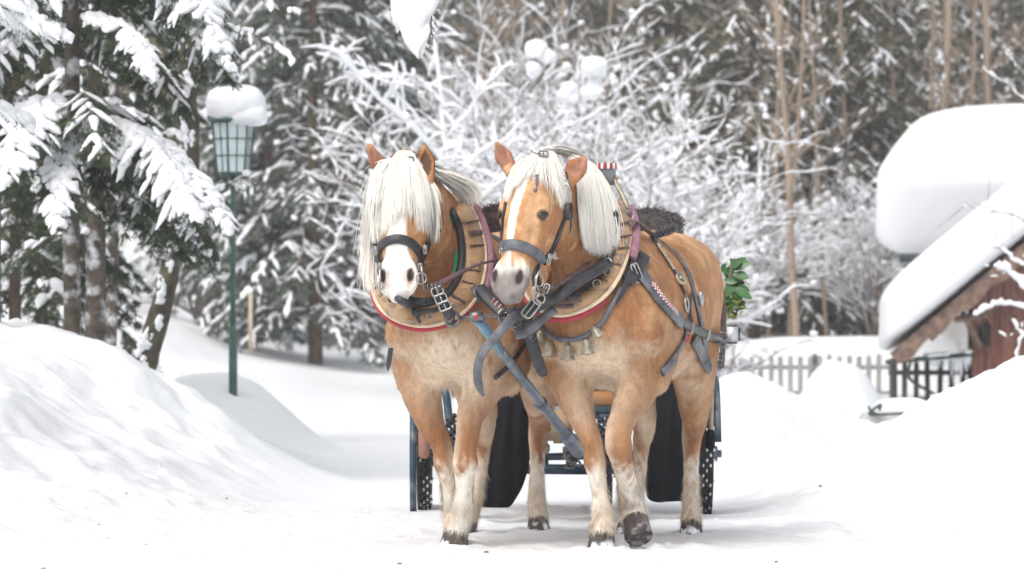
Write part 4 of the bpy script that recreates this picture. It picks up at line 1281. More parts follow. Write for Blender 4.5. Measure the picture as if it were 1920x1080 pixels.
class Horse:
    def __init__(s, chest_x, chest_D, yaw, poll, muzzle, head_yaw, h=.0085):
        yw = math.radians(yaw)
        s.f = np.array([-math.sin(yw), -math.cos(yw), 0]); s.l = np.array([math.cos(yw), -math.sin(yw), 0])
        s.o = np.array([chest_x, chest_D, 0]) - .62 * s.f; s.o[2] = 0
        s.poll = P(*poll); s.muz = P(*muzzle)
        s.a = nrm(s.muz - s.poll); s.HL = np.linalg.norm(s.muz - s.poll)
        hy = math.radians(head_yaw)
        g = np.array([-math.sin(hy), -math.cos(hy), 0])
        sd = np.array([math.cos(hy), -math.sin(hy), 0]); sd = nrm(sd - s.a * (sd @ s.a))
        s.s = sd; s.n = nrm(np.cross(s.a, sd))
        pts = [s.H(-1.25, -.45, 0), s.H(-1.25, .45, 0), s.H(.9, -.45, 0), s.H(.9, .45, 0), s.poll + [.2, .1, .25], s.poll + [-.25, -.2, .25], s.muz + [-.15, -.2, -.1], s.muz + [.15, 0, 0]]
        lo = np.min(pts, 0); hi = np.max(pts, 0); lo[2] = -.03
        s.F = Field(lo, hi, h)
    def H(s, f, l, z): return s.o + s.f * f + s.l * l + np.array([0, 0, z])
    def Hd(s, t, sd, n):  # head point: t metres from poll to muzzle
        return s.poll + s.a * t + s.s * sd + s.n * n
    def R(s, p, ru, rv): return [*p, ru, rv]
    def trunk(s):
        T = [(-1.02, 1.10, .17, .17), (-.93, 1.12, .25, .25), (-.76, 1.11, .31, .305), (-.5, 1.075, .335, .31), (-.2, 1.04, .345, .335),
             (.08, 1.05, .345, .315), (.3, 1.06, .32, .275), (.47, 1.01, .25, .25), (.56, .97, .17, .19)]
        s.F.chain([s.R(s.H(f, 0, z), hw, hh) for f, z, hh, hw in T], s.l, k=.03, n=9)
        # withers ridge, croup
        s.F.chain([s.R(s.H(.35, 0, 1.30), .07, .11), s.R(s.H(.15, 0, 1.34), .055, .10), s.R(s.H(-.15, 0, 1.30), .07, .09)], s.l, k=.10)
        for q in (-1, 1):
            s.F.chain([s.R(s.H(-.52, q * .12, 1.24), .12, .14), s.R(s.H(-.78, q * .14, 1.20), .14, .17), s.R(s.H(-.96, q * .12, 1.05), .11, .14)], s.l, k=.08)
            # shoulder blade and pectorals
            s.F.chain([s.R(s.H(.22, q * .12, 1.25), .07, .12), s.R(s.H(.40, q * .18, 1.08), .098, .13), s.R(s.H(.49, q * .205, .94), .094, .11)], s.l, k=.045)
            s.F.chain([s.R(s.H(.16, q * .225, 1.02), .07, .12), s.R(s.H(.22, q * .235, .86), .075, .10), s.R(s.H(.27, q * .215, .74), .06, .09)], s.l, k=.04)   # triceps
            s.F.chain([s.R(s.H(.50, q * .10, 1.0), .10, .10), s.R(s.H(.52, q * .09, .88), .095, .09), s.R(s.H(.42, q * .08, .79), .08, .08)], s.l, k=.032)
        # belly
        s.F.chain([s.R(s.H(.35, 0, .84), .17, .10), s.R(s.H(0, 0, .80), .2, .09), s.R(s.H(-.35, 0, .84), .17, .09)], s.l, k=.08)
    def neck(s):
        hb = s.poll + s.a * .10 - s.n * .09
        b = s.H(.26, 0, 1.12)
        m1 = b * .72 + hb * .28 + np.array([0, 0, .04]); m2 = b * .4 + hb * .6 + np.array([0, 0, .05])
        s.neckline = [b, m1, m2, hb]
        s.F.chain([s.R(b, .19, .29), s.R(m1, .155, .265), s.R(m2, .12, .21), s.R(hb, .088, .15)], s.s * .5 + s.l * .5, k=.06, n=9)
    def fore(s, side, J):
        q = side
        top = [s.R(s.H(.36, q * .17, 1.0), .125, .15), s.R(s.H(.33, q * .19, .84), .108, .14)]
        s.F.chain(top + [s.R(P(*j[:3]), j[3], j[4]) for j in J[:3]], s.l, k=.05, n=5)
        s.lower(J[2:])
    def hind(s, side, J):
        q = side
        top = [s.R(s.H(-.80, q * .15, 1.05), .14, .22), s.R(s.H(-.74, q * .17, .88), .125, .19)]
        s.F.chain(top + [s.R(P(*j[:3]), j[3], j[4]) for j in J[:3]], s.l, k=.05, n=5)
        s.lower(J[2:])
    def lower(s, J):
        # J: ... fetlock, coronet, sole as the last rows
        s.F.chain([s.R(P(*j[:3]), j[3], j[4]) for j in J[:-1]], s.l, k=.015, n=4)
        c = P(*J[-2][:3]); b = P(*J[-1][:3]); ax = nrm(b - c)
        rb = J[-1][3]
        s.feet = getattr(s, 'feet', []) + [(c, b, rb, P(*J[0][:3]))]
        s.F.chain([s.R(c + ax * .005, J[-2][3] * .98, J[-2][3] * 1.0), s.R(b + ax * .03, rb * 1.08, rb * 1.14)], s.l, k=.006, clip=(b, ax if abs(ax[2]) < .9 else np.array([0, 0, -1.])))
    def head(s):
        k = s.HL / .63
        T = [(0.0, .045, .10, .07), (.07, .080, .13, .092), (.16, .098, .155, .108), (.235, .100, .17, .113), (.30, .088, .165, .104), (.37, .073, .125, .088),
             (.44, .060, .088, .073), (.51, .056, .070, .070), (.575, .050, .058, .062), (.62, .032, .042, .038)]
        s.F.chain([s.R(s.Hd(t * k, 0, (fr - bk) / 2), hw, (fr + bk) / 2) for t, fr, bk, hw in T], s.s, k=.03, n=6)
        s.F.chain([s.R(s.Hd(.12 * k, 0, .055), .075, .045), s.R(s.Hd(.3 * k, 0, .056), .056, .036), s.R(s.Hd(.46 * k, 0, .035), .044, .03)], s.s, k=.03)
        for q in (-1, 1):
            s.F.chain([s.R(s.Hd(.20 * k, q * .072, -.07), .036, .075), s.R(s.Hd(.30 * k, q * .066, -.075), .034, .085)], s.s, k=.03)   # jaw
            s.F.chain([s.R(s.Hd(.19 * k, q * .090, .044), .026, .028), s.R(s.Hd(.240 * k, q * .098, .044), .024, .024), s.R(s.Hd(.285 * k, q * .092, .030), .018, .022)], s.s, k=.02)  # brow
            s.F.chain([s.R(s.Hd(.29 * k, q * .085, .002), .020, .016), s.R(s.Hd(.42 * k, q * .062, .0), .016, .013)], s.s, k=.03)  # facial crest
            s.F.chain([s.R(s.Hd(.49 * k, q * .046, .028), .028, .026), s.R(s.Hd(.55 * k, q * .056, .022), .036, .036), s.R(s.Hd(.59 * k, q * .046, .012), .032, .032)], s.s, k=.02)   # nostril wing
            s.F.chain([s.R(s.Hd(.515 * k, q * .052, .066), .010, .013), s.R(s.Hd(.548 * k, q * .064, .064), .014, .022), s.R(s.Hd(.580 * k, q * .068, .048), .013, .020)], s.s, k=.008, subtract=True)
        s.F.chain([s.R(s.Hd(.58 * k, 0, .012), .052, .040), s.R(s.Hd(.625 * k, 0, .008), .036, .024)], s.s, k=.02)
        s.F.chain([s.R(s.Hd(.56 * k, 0, -.055), .042, .028), s.R(s.Hd(.61 * k, 0, -.050), .036, .022)], s.s, k=.010)   # chin
        s.F.chain([s.R(s.Hd(.64 * k, 0, .042), .005, .008), s.R(s.Hd(.60 * k, 0, .058), .004, .005)], s.s, k=.012, subtract=True)
        s.F.chain([s.R(s.Hd(.66 * k, 0, -.026), .07, .005), s.R(s.Hd(.58 * k, 0, -.024), .09, .004)], s.s, k=.006, subtract=True)   # mouth line
        s.k = k
    def ear(s, base, tip, wide, face, dep=.020):
        """face = direction the open side points"""
        b = P(*base); t = P(*tip); w = nrm(t - b); L = np.linalg.norm(t - b)
        face = nrm(np.asarray(face, float)); face = nrm(face - w * (face @ w)); u = np.cross(w, face)
        rows = [s.R(b - w * .03, .030, .028), s.R(b + w * .02, wide * .9, dep), s.R(b + w * L * .45, wide, dep), s.R(b + w * L * .75, wide * .66, dep * .7), s.R(t, .006, .006)]
        s.F.chain(rows, u, k=.02, n=5)
        o = face * dep * 1.0
        rows = [s.R(b + w * .012 + o, wide * .45, dep * .6), s.R(b + w * L * .45 + o, wide * .60, dep * .85), s.R(b + w * L * .8 + o * .7, wide * .25, dep * .4)]
        s.F.chain(rows, u, k=.008, n=4, subtract=True)
        s.ears = getattr(s, 'ears', []) + [(b, t, face)]
    def finish(s, smooth=4):
        s.F.a[:, :, :] = np.maximum(s.F.a, (.003 - s.F.ax[2])[None, None, :])
        s.V, s.Fc = s.F.mesh(smooth)
        s.F.a = None
        s.N = vnormals(s.V, s.Fc)
        t_ = (s.V - s.poll) @ s.a; hm = np.where((t_ > -.03) & (s.V[:, 2] > .98) & (((s.V - s.poll) @ s.n) > -.28), .22, 1.0)
        lg = np.where(s.V[:, 2] < .55, .35, 1.0) * np.where(s.V[:, 2] < .12, .2, 1.0)
        d = (fbm(s.V, 7, 3, 60) - .5) * .022 + (fbm(s.V * [1, 1, .5], 22, 2, 66) - .5) * .009
        rid = np.abs(fbm(s.V * [1, 1, .45], 9, 2, 70) - .5); d -= sstep(.035, .0, rid) * .0035
        s.V = s.V + s.N * (d * hm * lg)[:, None] * (1 if (s.N * (s.V - s.V.mean(0))).sum() > 0 else -1)
        s.N = vnormals(s.V, s.Fc)
        fn = np.cross(s.V[s.Fc[:, 2]] - s.V[s.Fc[:, 0]], s.V[s.Fc[:, 3]] - s.V[s.Fc[:, 1]])
        if (fn * (s.V[s.Fc].mean(1) - s.V.mean(0))).sum() < 0:
            s.Fc = s.Fc[:, ::-1].copy(); s.N = -s.N
        s.bvh = BVHTree.FromPolygons([tuple(v) for v in s.V], [tuple(int(i) for i in q) for q in s.Fc])
    def hit(s, px, py, off=.004):
        """point on the coat seen at this pixel, lifted off along the normal"""
        o = Vector((0, 0, CH)); d = (Vector(P(px, py, 10)) - o).normalized()
        loc, nor, _, _ = s.bvh.ray_cast(o, d)
        if loc is None: return None, None
        return np.array(loc) + np.array(nor) * off, np.array(nor)
    def eye(s, q):
        if not hasattr(s, 'ec'): s.ec = {}
        if q not in s.ec:
            en = nrm(s.s * q + s.n * .75); o = s.Hd(ET * s.k, q * .084, .036) + en * .25; loc, _, _, _ = s.bvh.ray_cast(Vector(o), Vector(-en)); s.ec[q] = np.array(loc)
        return s.ec[q]
    def local(s, V):
        d = V - s.o
        return d @ s.f, d @ s.l, V[:, 2]
    def headl(s, V):
        d = V - s.poll
        return (d @ s.a) / s.k, (d @ s.s), (d @ s.n)
def make_left():
    h = Horse(-.29, 19.02, 10, (757, 306, 18.80), (747, 558, 18.58), 12)
    h.trunk(); h.neck()
    h.fore(-1, [(802, 780, 19.30, .068, .085), (826, 830, 19.30, .048, .06), (834, 866, 19.28, .047, .055), (843, 915, 19.32, .033, .04), (850, 960, 19.36, .043, .048), (852, 978, 19.34, .046, .052), (853, 1004, 19.33, .060, .06)])
    h.fore(1, [(888, 760, 19.14, .066, .085), (874, 830, 19.06, .049, .06), (872, 868, 19.04, .051, .056), (870, 915, 19.08, .037, .042), (866, 962, 19.12, .047, .05), (857, 985, 19.13, .050, .055), (851, 1024, 19.14, .064, .066)])
    h.hind(-1, [(905, 780, 20.55, .065, .10), (905, 830, 20.72, .042, .06), (898, 880, 20.62, .036, .045), (884, 950, 20.48, .045, .05), (876, 972, 20.44, .048, .055), (872, 1002, 20.42, .062, .065)])
    h.hind(1, [(1014, 765, 20.72, .062, .11), (1009, 815, 20.88, .046, .06), (1007, 870, 20.84, .031, .042), (1007, 940, 20.78, .044, .048), (1009, 966, 20.75, .046, .052), (1010, 996, 20.73, .058, .062)])
    h.head()
    h.ear((716, 322, 18.78), (692, 272, 18.78), .034, (-.15, -1, -.05))
    h.ear((799, 332, 18.78), (795, 273, 18.80), .046, (.25, -.9, .1), .026)
    h.finish(); return h
def make_right():
    h = Horse(.345, 18.87, 14, (1012, 312, 18.62), (953, 560, 18.42), 30)
    h.trunk(); h.neck()
    h.fore(-1, [(1088, 775, 18.98, .062, .085), (1110, 830, 18.90, .047, .058), (1115, 866, 18.88, .046, .055), (1124, 920, 18.90, .034, .04), (1130, 966, 18.90, .045, .05), (1129, 990, 18.88, .050, .054), (1128, 1031, 18.87, .064, .066)])
    h.fore(1, [(1176, 765, 18.92, .062, .085), (1160, 810, 18.80, .055, .064), (1160, 838, 18.78, .053, .06), (1172, 890, 18.92, .042, .048), (1184, 942, 19.05, .052, .055), (1190, 966, 19.05, .055, .056), (1198, 1008, 18.97, .062, .062)])
    h.hind(-1, [(1206, 780, 20.35, .062, .10), (1203, 830, 20.5, .042, .06), (1198, 880, 20.42, .034, .042), (1186, 955, 20.26, .042, .046), (1178, 978, 20.2, .046, .05), (1174, 1004, 20.18, .058, .06)])
    h.hind(1, [(1304, 765, 20.35, .070, .11), (1297, 820, 20.52, .047, .06), (1296, 870, 20.46, .034, .042), (1296, 945, 20.36, .040, .044), (1296, 972, 20.32, .046, .05), (1296, 1003, 20.30, .056, .06)])
    h.head()
    h.ear((954, 312, 18.68), (930, 266, 18.70), .038, (-.1, -1, -.05))
    h.ear((1068, 335, 18.62), (1099, 292, 18.64), .045, (-.1, -1, .1))
    h.finish(); return h
# ------------------------------------------------------------------ coat colours (coat pattern, nostril hollows darkened as if shaded), fur, eyes, hair
def mixc(a, b, t):
    return a * (1 - t[:, None]) + np.asarray(b) * t[:, None]


def coat_colour(h, kind):
    V, N = h.V, h.N
    f, l, z = h.local(V); t, sd, n = h.headl(V)
    n1 = fbm(V, 5, 4, 1); n2 = fbm(V, 16, 3, 5); n3 = fbm(V * [1, 1, .35], 60, 3, 9)
    light = np.array([.61, .36, .19]); mid = np.array([.43, .205, .090]); dark = np.array([.21, .080, .028])
    cream = np.array([.80, .66, .50]); white = np.array([.86, .82, .75])
    c = np.tile(mid, (len(V), 1))
    c = mixc(c, light, sstep(.40, .62, n1 * .6 + n2 * .4))
    c = mixc(c, dark, sstep(.50, .70, n1 * .5 + n3 * .5) * .45)
    head = sstep(-.05, .02, t) * (np.abs(sd) < .2) * (n > -.3) * (t < .8) * (z > .95)
    isneck = sstep(.25, .45, f) * sstep(1.0, 1.2, z) * (1 - head)
    c = mixc(c, dark * 1.1, isneck * .60 * sstep(.3, .6, n2 * .5 + n3 * .5))
    c = mixc(c, dark, sstep(.52, .66, fbm(V * [1, 1, .25], 26, 3, 44)) * .35)
    # breast and belly pale, with tufts
    chest = np.exp(-((l - .02) / (.20 if kind == 'L' else .15)) ** 2) * sstep(1.06 if kind == 'L' else 1.0, .80, z + (n2 - .5) * .25) * sstep(.05, .4, f) * sstep(.45, .62, z)
    c = mixc(c, cream, np.clip(chest * (1.0 if kind == 'L' else .85) + 0, 0, 1) * sstep(.20, .48, n2 * .6 + n3 * .4 + .1))
    belly = sstep(-.25, -.8, N[:, 2]) * sstep(.56, .72, z) * (z < 1.0)
    c = mixc(c, cream, belly * .6)
    sh = np.exp(-((np.abs(l) - .22) / .07) ** 2 - ((z - .82) / .13) ** 2) * (f > .1)
    c = mixc(c, mid * .6 + dark * .4, sh * .5 * sstep(.35, .6, n2))
    rump = sstep(-.3, -.7, f) * sstep(.8, 1.1, z)
    c = mixc(c, light * 1.1, rump * .4)
    # legs
    best = np.full(len(V), 1e9); knee = np.zeros(len(V)); side = np.zeros(len(V))
    for k, (co, so, rb, kn) in enumerate(h.feet):
        a, b = kn, co; ab = b - a; tt = np.clip(((V - a) @ ab) / (ab @ ab), 0, 1)
        d = np.linalg.norm(V - (a + tt[:, None] * ab), axis=1)
        m = d < best; best[m] = d[m]; knee[m] = k; side[m] = ((V - (a + tt[:, None] * ab)) @ h.l)[m]
    leg = sstep(.78, .66, z)
    hindleg = knee >= 2
    c = mixc(c, mid * .62 + dark * .35, leg * sstep(.30, .42, z + (n2 - .5) * .1) * sstep(.74, .56, z) * (.75 if kind == 'L' else .45) * (~hindleg))
    sock0 = .40 + (n2 - .5) * .12 + (n3 - .5) * .10
    sock = sstep(sock0, sock0 - .10, z)
    sockw = np.where(hindleg, .85, 1.0) if kind == 'L' else np.where(hindleg, .8, np.where(knee == 1, 1.0, .9))
    c = mixc(c, cream * .95, sock * sockw)
    c = mixc(c, white, sock * sockw * sstep(.32, .55, n1 * .4 + n3 * .6) * .85)
    inner = np.where(knee % 2 == 0, side, -side)
    c = mixc(c, cream, leg * sstep(-.0, .05, inner) * sstep(.70, .5, z) * .75)
    fet = sstep(.24, .17, z) * sstep(.08, .14, z)
    c = mixc(c, cream * np.array([.8, .72, .6]), fet * .28 * sstep(.4, .6, n3))
    # hooves
    for (co, so, rb, kn) in h.feet:
        ax = nrm(so - co); tt = (V - co) @ ax; d = np.linalg.norm(V - co - tt[:, None] * ax, axis=1)
        L = np.linalg.norm(so - co)
        hm = (tt > L * .18) & (d < rb * 1.7) & (tt < L * 2.4)
        hc = np.array([.075, .06, .055]) * (0.6 + n3[:, None] * 1.1)
        pale = sstep(.55, .65, n2)[:, None]
        hc = hc * (1 - pale * .5) + np.array([.30, .22, .17]) * pale * .5
        sn = (sstep(.52, .60, fbm(V, 45, 3, 3)) * sstep(.45, .85, tt / L) * (.25 if so[2] > .02 else 1))[:, None]
        hc = hc * (1 - sn) + np.array([.85, .86, .9]) * sn
        c = np.where(hm[:, None], hc, c)
    # head
    H = (head > .5)
    nn = (N @ h.n)
    hc = mixc(np.tile(mid * 1.05, (len(V), 1)), light, sstep(.4, .6, n2))
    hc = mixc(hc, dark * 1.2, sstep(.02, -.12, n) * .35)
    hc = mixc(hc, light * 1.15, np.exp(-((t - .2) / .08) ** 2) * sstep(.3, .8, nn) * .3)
    if kind == 'L':
        w = np.interp(t, [0, .1, .2, .35, .43, .47, .55], [.02, .035, .044, .042, .048, .062, .12])
        bl = sstep(w + .006, w - .004, np.abs(sd + .002 + (n3 - .5) * .012)) * (nn > -.15)
        mz = sstep(.47, .53, t + (n3 - .5) * .04)
        g0, g1 = np.array([.60, .44, .38]), np.array([.36, .27, .25])
    else:
        cx = np.interp(t, [0, .1, .2, .3, .38, .46], [.0, .0, -.004, -.012, -.010, -.004])
        w = np.interp(t, [0, .06, .12, .25, .35, .40, .45, .50, .55], [.002, .010, .024, .021, .021, .014, .010, .014, .05])
        bl = sstep(w + .004, w - .004, np.abs(sd - cx + (n3 - .5) * .010)) * (nn > .1)
        mz = sstep(.455, .535, t + (n3 - .5) * .07 + np.abs(sd) * .1 - .03 * (n < 0))
        g0, g1 = np.array([.36, .30, .28]), np.array([.17, .14, .135])
    hc = mixc(hc, white, np.clip(np.maximum(bl, mz), 0, 1))
    nos = np.zeros(len(V))
    for q in (-1, 1):
        e = np.sqrt(((t - .56) / .035) ** 2 + ((sd - q * .055) / .026) ** 2 + ((n - .05) / .05) ** 2)
        nos = np.maximum(nos, sstep(1.5, .8, e + (n3 - .5) * .8))
    hc = mixc(hc, g0, nos * .8)
    lip = sstep(.60, .635, t) * (1 if kind == 'R' else .35)
    hc = mixc(hc, g1, lip * sstep(.35, .55, n2) * .8)
    if kind == 'R': hc = mixc(hc, g1, sstep(.49, .55, t + (n2 - .5) * .08) * .85)
    for q in (-1, 1):
        e = np.sqrt(((t - .550) / .038) ** 2 + ((sd - q * .062) / .018) ** 2 + ((n - .062) / .034) ** 2)
        hc = mixc(hc, [.045, .03, .028], sstep(1.15, .8, e) * (N @ (h.n * .3 + h.s * q * .3 - h.a * .0) < 2))  # nostril hollow painted near-black for the shade inside it
        e = np.linalg.norm(((V - h.eye(q)) @ np.stack([h.a, h.s, h.n], 1)) / np.array([.027, .034, .027]), axis=1)
        hc = mixc(hc, [.10, .06, .045], sstep(1.1, .75, e) * .9)
    c = np.where(H[:, None], hc, c)
    for (b, tp, face) in h.ears:
        ax = nrm(tp - b); tt = (V - b) @ ax; L = np.linalg.norm(tp - b)
        d = np.linalg.norm(V - b - tt[:, None] * ax, axis=1)
        m = (tt > .005) & (d < .06) & (tt < L * 1.15)
        ec = np.tile(mid * [1.05, .85, .8], (len(V), 1))
        inn = (N @ face > .1) & (((V - b) @ face) < .014)
        dk = kind == 'L' and b[0] > h.poll[0]
        ec = np.where(inn[:, None], (np.array([.15, .085, .05]) if dk else np.array([.36, .17, .11])) * (0.75 + .5 * n3[:, None]), ec)
        ec = mixc(ec, light, sstep(L * .7, L, tt) * .5)
        c = np.where(m[:, None], ec, c)
    return np.clip(c * (0.72 + .56 * n3[:, None]), 0, .95)


def fur(h, cols, n, rng):
    V, Fc, N = h.V, h.Fc, h.N
    a = V[Fc]; ar = np.linalg.norm(np.cross(a[:, 2] - a[:, 0], a[:, 3] - a[:, 1]), axis=1)
    z = a[:, 0, 2]
    f, l, zz = h.local(a.mean(1))
    w = ar * np.where(z < .5, 2.4, 1.0) * np.where(f > .2, 1.5, 1.0)
    pick = rng.choice(len(Fc), n, p=w / w.sum())
    q = Fc[pick]; uv = rng.random((n, 2, 1))
    p = (V[q[:, 0]] * (1 - uv[:, 0]) + V[q[:, 1]] * uv[:, 0]) * (1 - uv[:, 1]) + (V[q[:, 3]] * (1 - uv[:, 0]) + V[q[:, 2]] * uv[:, 0]) * uv[:, 1]
    nn = N[q[:, 0]]; c = cols[q[:, 0]]
    f, l, z = h.local(p); t, sd, hn = h.headl(p)
    hd = (t > -.02) & (np.abs(sd) < .2) & (hn > -.3) & (t < .8) & (z > .95)
    flow = np.tile(np.array([0, 0, -1.0]), (n, 1)) - h.f * .5
    flow[hd] = h.a * .8
    lg = z < .7
    flow[lg] = np.array([0, 0, -1.0])
    flow += (np.stack([fbm(p, 9, 2, 31 + k) for k in range(3)], 1) - .5) * 1.6
    L = rng.uniform(.008, .016, n)
    back = (nn @ h.f) < .15
    fe = (z < .30) & (z > .06) & back
    L[fe] = rng.uniform(.02, .055, fe.sum())
    fa = (z < .22) & (z > .05) & ~back; L[fa] = rng.uniform(.015, .040, fa.sum())
    ft = (z < .62) & (z >= .30) & ((nn @ h.f) < -.2); L[ft] = rng.uniform(.012, .03, ft.sum())
    ch = (nn[:, 2] < -.3) & (z > .6) & (z < 1.0); L[ch] = rng.uniform(.012, .028, ch.sum())
    br = (f > .3) & (z > .6) & (z < 1.0); L[br] = rng.uniform(.012, .024, br.sum())
    L[hd] = rng.uniform(.004, .009, hd.sum())
    keep = np.ones(n, bool)
    for (co, so, rb, kn) in h.feet:
        ax = nrm(so - co); tt = (p - co) @ ax
        keep &= ~((tt > np.linalg.norm(so - co) * .18) & (np.linalg.norm(p - co - tt[:, None] * ax, axis=1) < rb * 1.7))
    for q_ in (-1, 1):
        keep &= np.linalg.norm(p - h.eye(q_), axis=1) > .024
        keep &= np.linalg.norm(p - h.Hd(.55 * h.k, q_ * .064, .060), axis=1) > .022
    p, nn, c, flow, L = p[keep], nn[keep], c[keep], flow[keep], L[keep]
    n = len(p)
    flow -= nn * (flow * nn).sum(1)[:, None]; flow /= np.linalg.norm(flow, axis=1)[:, None] + 1e-9
    d = flow + nn * rng.uniform(.15, .45, (n, 1)) + rng.normal(0, .12, (n, 3))
    d /= np.linalg.norm(d, axis=1)[:, None]
    s = np.cross(d, nn); s /= np.linalg.norm(s, axis=1)[:, None] + 1e-9
    w = rng.uniform(.0007, .0015, (n, 1))
    b = p - nn * .002
    tip = b + d * L[:, None]
    HV = np.stack([b - s * w, b + s * w, tip + s * w * .25, tip - s * w * .25], 1).reshape(-1, 3)
    HF = np.arange(4 * n).reshape(n, 4)
    c = np.clip(c * rng.uniform(.78, 1.2, (n, 1)), 0, .93)
    return HV, HF, np.repeat(c, 4, 0), np.repeat(nn, 4, 0)


M['coat'] = mat('horse_coat', (.5, .3, .15), .62, spec=.22, attr=True, var=.14, vscale=120, bump=.0012, bscale=160)


def set_normals(o, N):
    o.data.normals_split_custom_set_from_vertices(N.astype(np.float32))


def add_body(h, root, kind, nf, seed):
    rng = np.random.default_rng(seed)
    c = coat_colour(h, kind)
    HV, HF, HC, HN = fur(h, c, nf, rng)
    V = np.vstack([h.V, HV]); Fc = np.vstack([h.Fc, HF + len(h.V)])
    o = obj('body', V, Fc, M['coat'], root, True, cols=np.vstack([c, HC]))
    set_normals(o, np.vstack([h.N, HN]))
    for q in (-1, 1):
        mb = MB()
        ep = h.eye(q); en = nrm(h.s * q + h.n * .75)
        ax = (h.s * q * .75 - h.n) * .8 - h.a * .60; ax = nrm(ax - en * (ax @ en)); nz = nrm(np.cross(en, ax)); nz = nz if nz @ h.a < 0 else -nz
        rot = np.stack([ax, en, nz], 1)
        mb.ball(ep - en * .0045, (.0245, .0125, .0150), seg=18, rot=rot)
        mb.build('eye', M['eye'], root)
        for up, r0 in ((1, .0040), (-1, .0026)):
            mb = MB()
            pts = [ep + ax * .0250 * math.cos(a) + nz * up * ((.0140 if up > 0 else .0125) * math.sin(a)) + en * (-.003 + .0055 * math.sin(a)) for a in np.linspace(0.0, math.pi, 13)]
            mb.tube(pts, [r0 * .4, r0 * .8] + [r0] * 9 + [r0 * .8, r0 * .4], 6)
            mb.build('eyelid', M['lid'], root)
    return o


M['lid'] = mat('eyelid', (.09, .055, .04), .6)


# ---- hair made of tapered strands
def gmat(name, col, var=.12):
    return mat(name, col, .5, spec=.3, attr=True, var=.05, vscale=50)


M['hair'] = gmat('pale_mane_hair', (.8, .75, .66))


def hair(guides, n, root=None, name='mane', w=(.0009, .0022), col=(.95, .92, .86), seed=1, layer=.02, clump=24, wav=.006, cut=.25, outward=None, seglen=9, tipcol=None, lift=1.0):
    rng = np.random.default_rng(seed)
    G = np.array([spline(np.array(g), 8)[np.round(np.linspace(0, (len(g) - 1) * 8, seglen)).astype(int)] for g in guides])   # (g, seg, 3)
    m = len(G); K = seglen
    cl = rng.random(clump); ck = rng.integers(0, clump, n)
    u = np.where(rng.random(n) < .6, cl[ck] + rng.normal(0, .5 / clump, n), rng.random(n))
    u = np.clip(u, 0, .99999) * (m - 1); i = u.astype(int); fr = (u - i)[:, None, None]
    S = G[i] * (1 - fr) + G[i + 1] * fr
    tt = np.linspace(0, 1, K)[None, :, None]
    L = (1 - rng.random((n, 1)) * cut)
    # resample for shorter strands
    pos = L * np.linspace(0, 1, K)[None] * (K - 1); pi = np.minimum(pos.astype(int), K - 2); pf = (pos - pi)[:, :, None]
    rows = np.arange(n)[:, None]
    S = S[rows, pi] * (1 - pf) + S[rows, pi + 1] * pf
    out = np.asarray(outward if outward is not None else (0, -1, 0), float)
    S = S + out * (rng.random((n, 1, 1)) * layer * np.minimum(tt * 4, 1))
    ph = rng.random((n, 1, 3)) * 6.28; am = rng.normal(0, wav, (n, 1, 3))
    S = S + am * np.sin(tt * rng.uniform(2, 6, (n, 1, 1)) + ph) * tt ** .7
    cj = rng.normal(0, wav * 1.2, (clump, 3))[ck][:, None] * tt + (rng.normal(0, wav * 3, (n, 1, 3)) * (rng.random((n, 1, 1)) < .04)) * tt
    S = S + cj
    T = np.gradient(S, axis=1); T /= np.linalg.norm(T, axis=2)[..., None] + 1e-9
    side = np.cross(T, np.broadcast_to(out, T.shape)); side /= np.linalg.norm(side, axis=2)[..., None] + 1e-9
    tw = rng.uniform(-.9, .9, (n, 1, 1))
    Nn = np.cross(side, T)
    side = side * np.cos(tw) + Nn * np.sin(tw)
    ww = rng.uniform(w[0], w[1], (n, 1, 1)) * np.interp(np.linspace(0, 1, K), [0, .15, .7, 1], [.7, 1, .8, .12])[None, :, None]
    A = S - side * ww; B = S + side * ww
    V = np.stack([A, B], 2).reshape(n, K * 2, 3)
    q = np.array([[2 * k, 2 * k + 1, 2 * k + 3, 2 * k + 2] for k in range(K - 1)])
    Fc = (q[None] + (np.arange(n) * K * 2)[:, None, None]).reshape(-1, 4)
    cc = np.asarray(col) * rng.uniform(.86, 1.05, (n, 1)) * np.where(rng.random((n, 1)) < .10, [.80, .74, .64], [1, 1, 1])
    cc = cc[:, None] * np.ones((1, K * 2, 1))
    N = np.repeat(np.broadcast_to(out, S.shape) + rng.normal(0, .20, (n, 1, 3)) + np.array([0, 0, .6]), 2, axis=1).reshape(-1, 3)
    N /= np.linalg.norm(N, axis=1)[:, None]
    return V.reshape(-1, 3), Fc, np.clip(cc.reshape(-1, 3), 0, .95), N


def add_hair(root, name, sets):
    Vs, Fs, Cs, Ns = [], [], [], []; k = 0
    for s in sets:
        V, Fc, C, N = s
        Vs.append(V); Fs.append(Fc + k); Cs.append(C); Ns.append(N); k += len(V)
    o = obj(name, np.vstack(Vs), np.vstack(Fs), M['hair'], root, True, cols=np.vstack(Cs))
    set_normals(o, np.vstack(Ns))
    return o


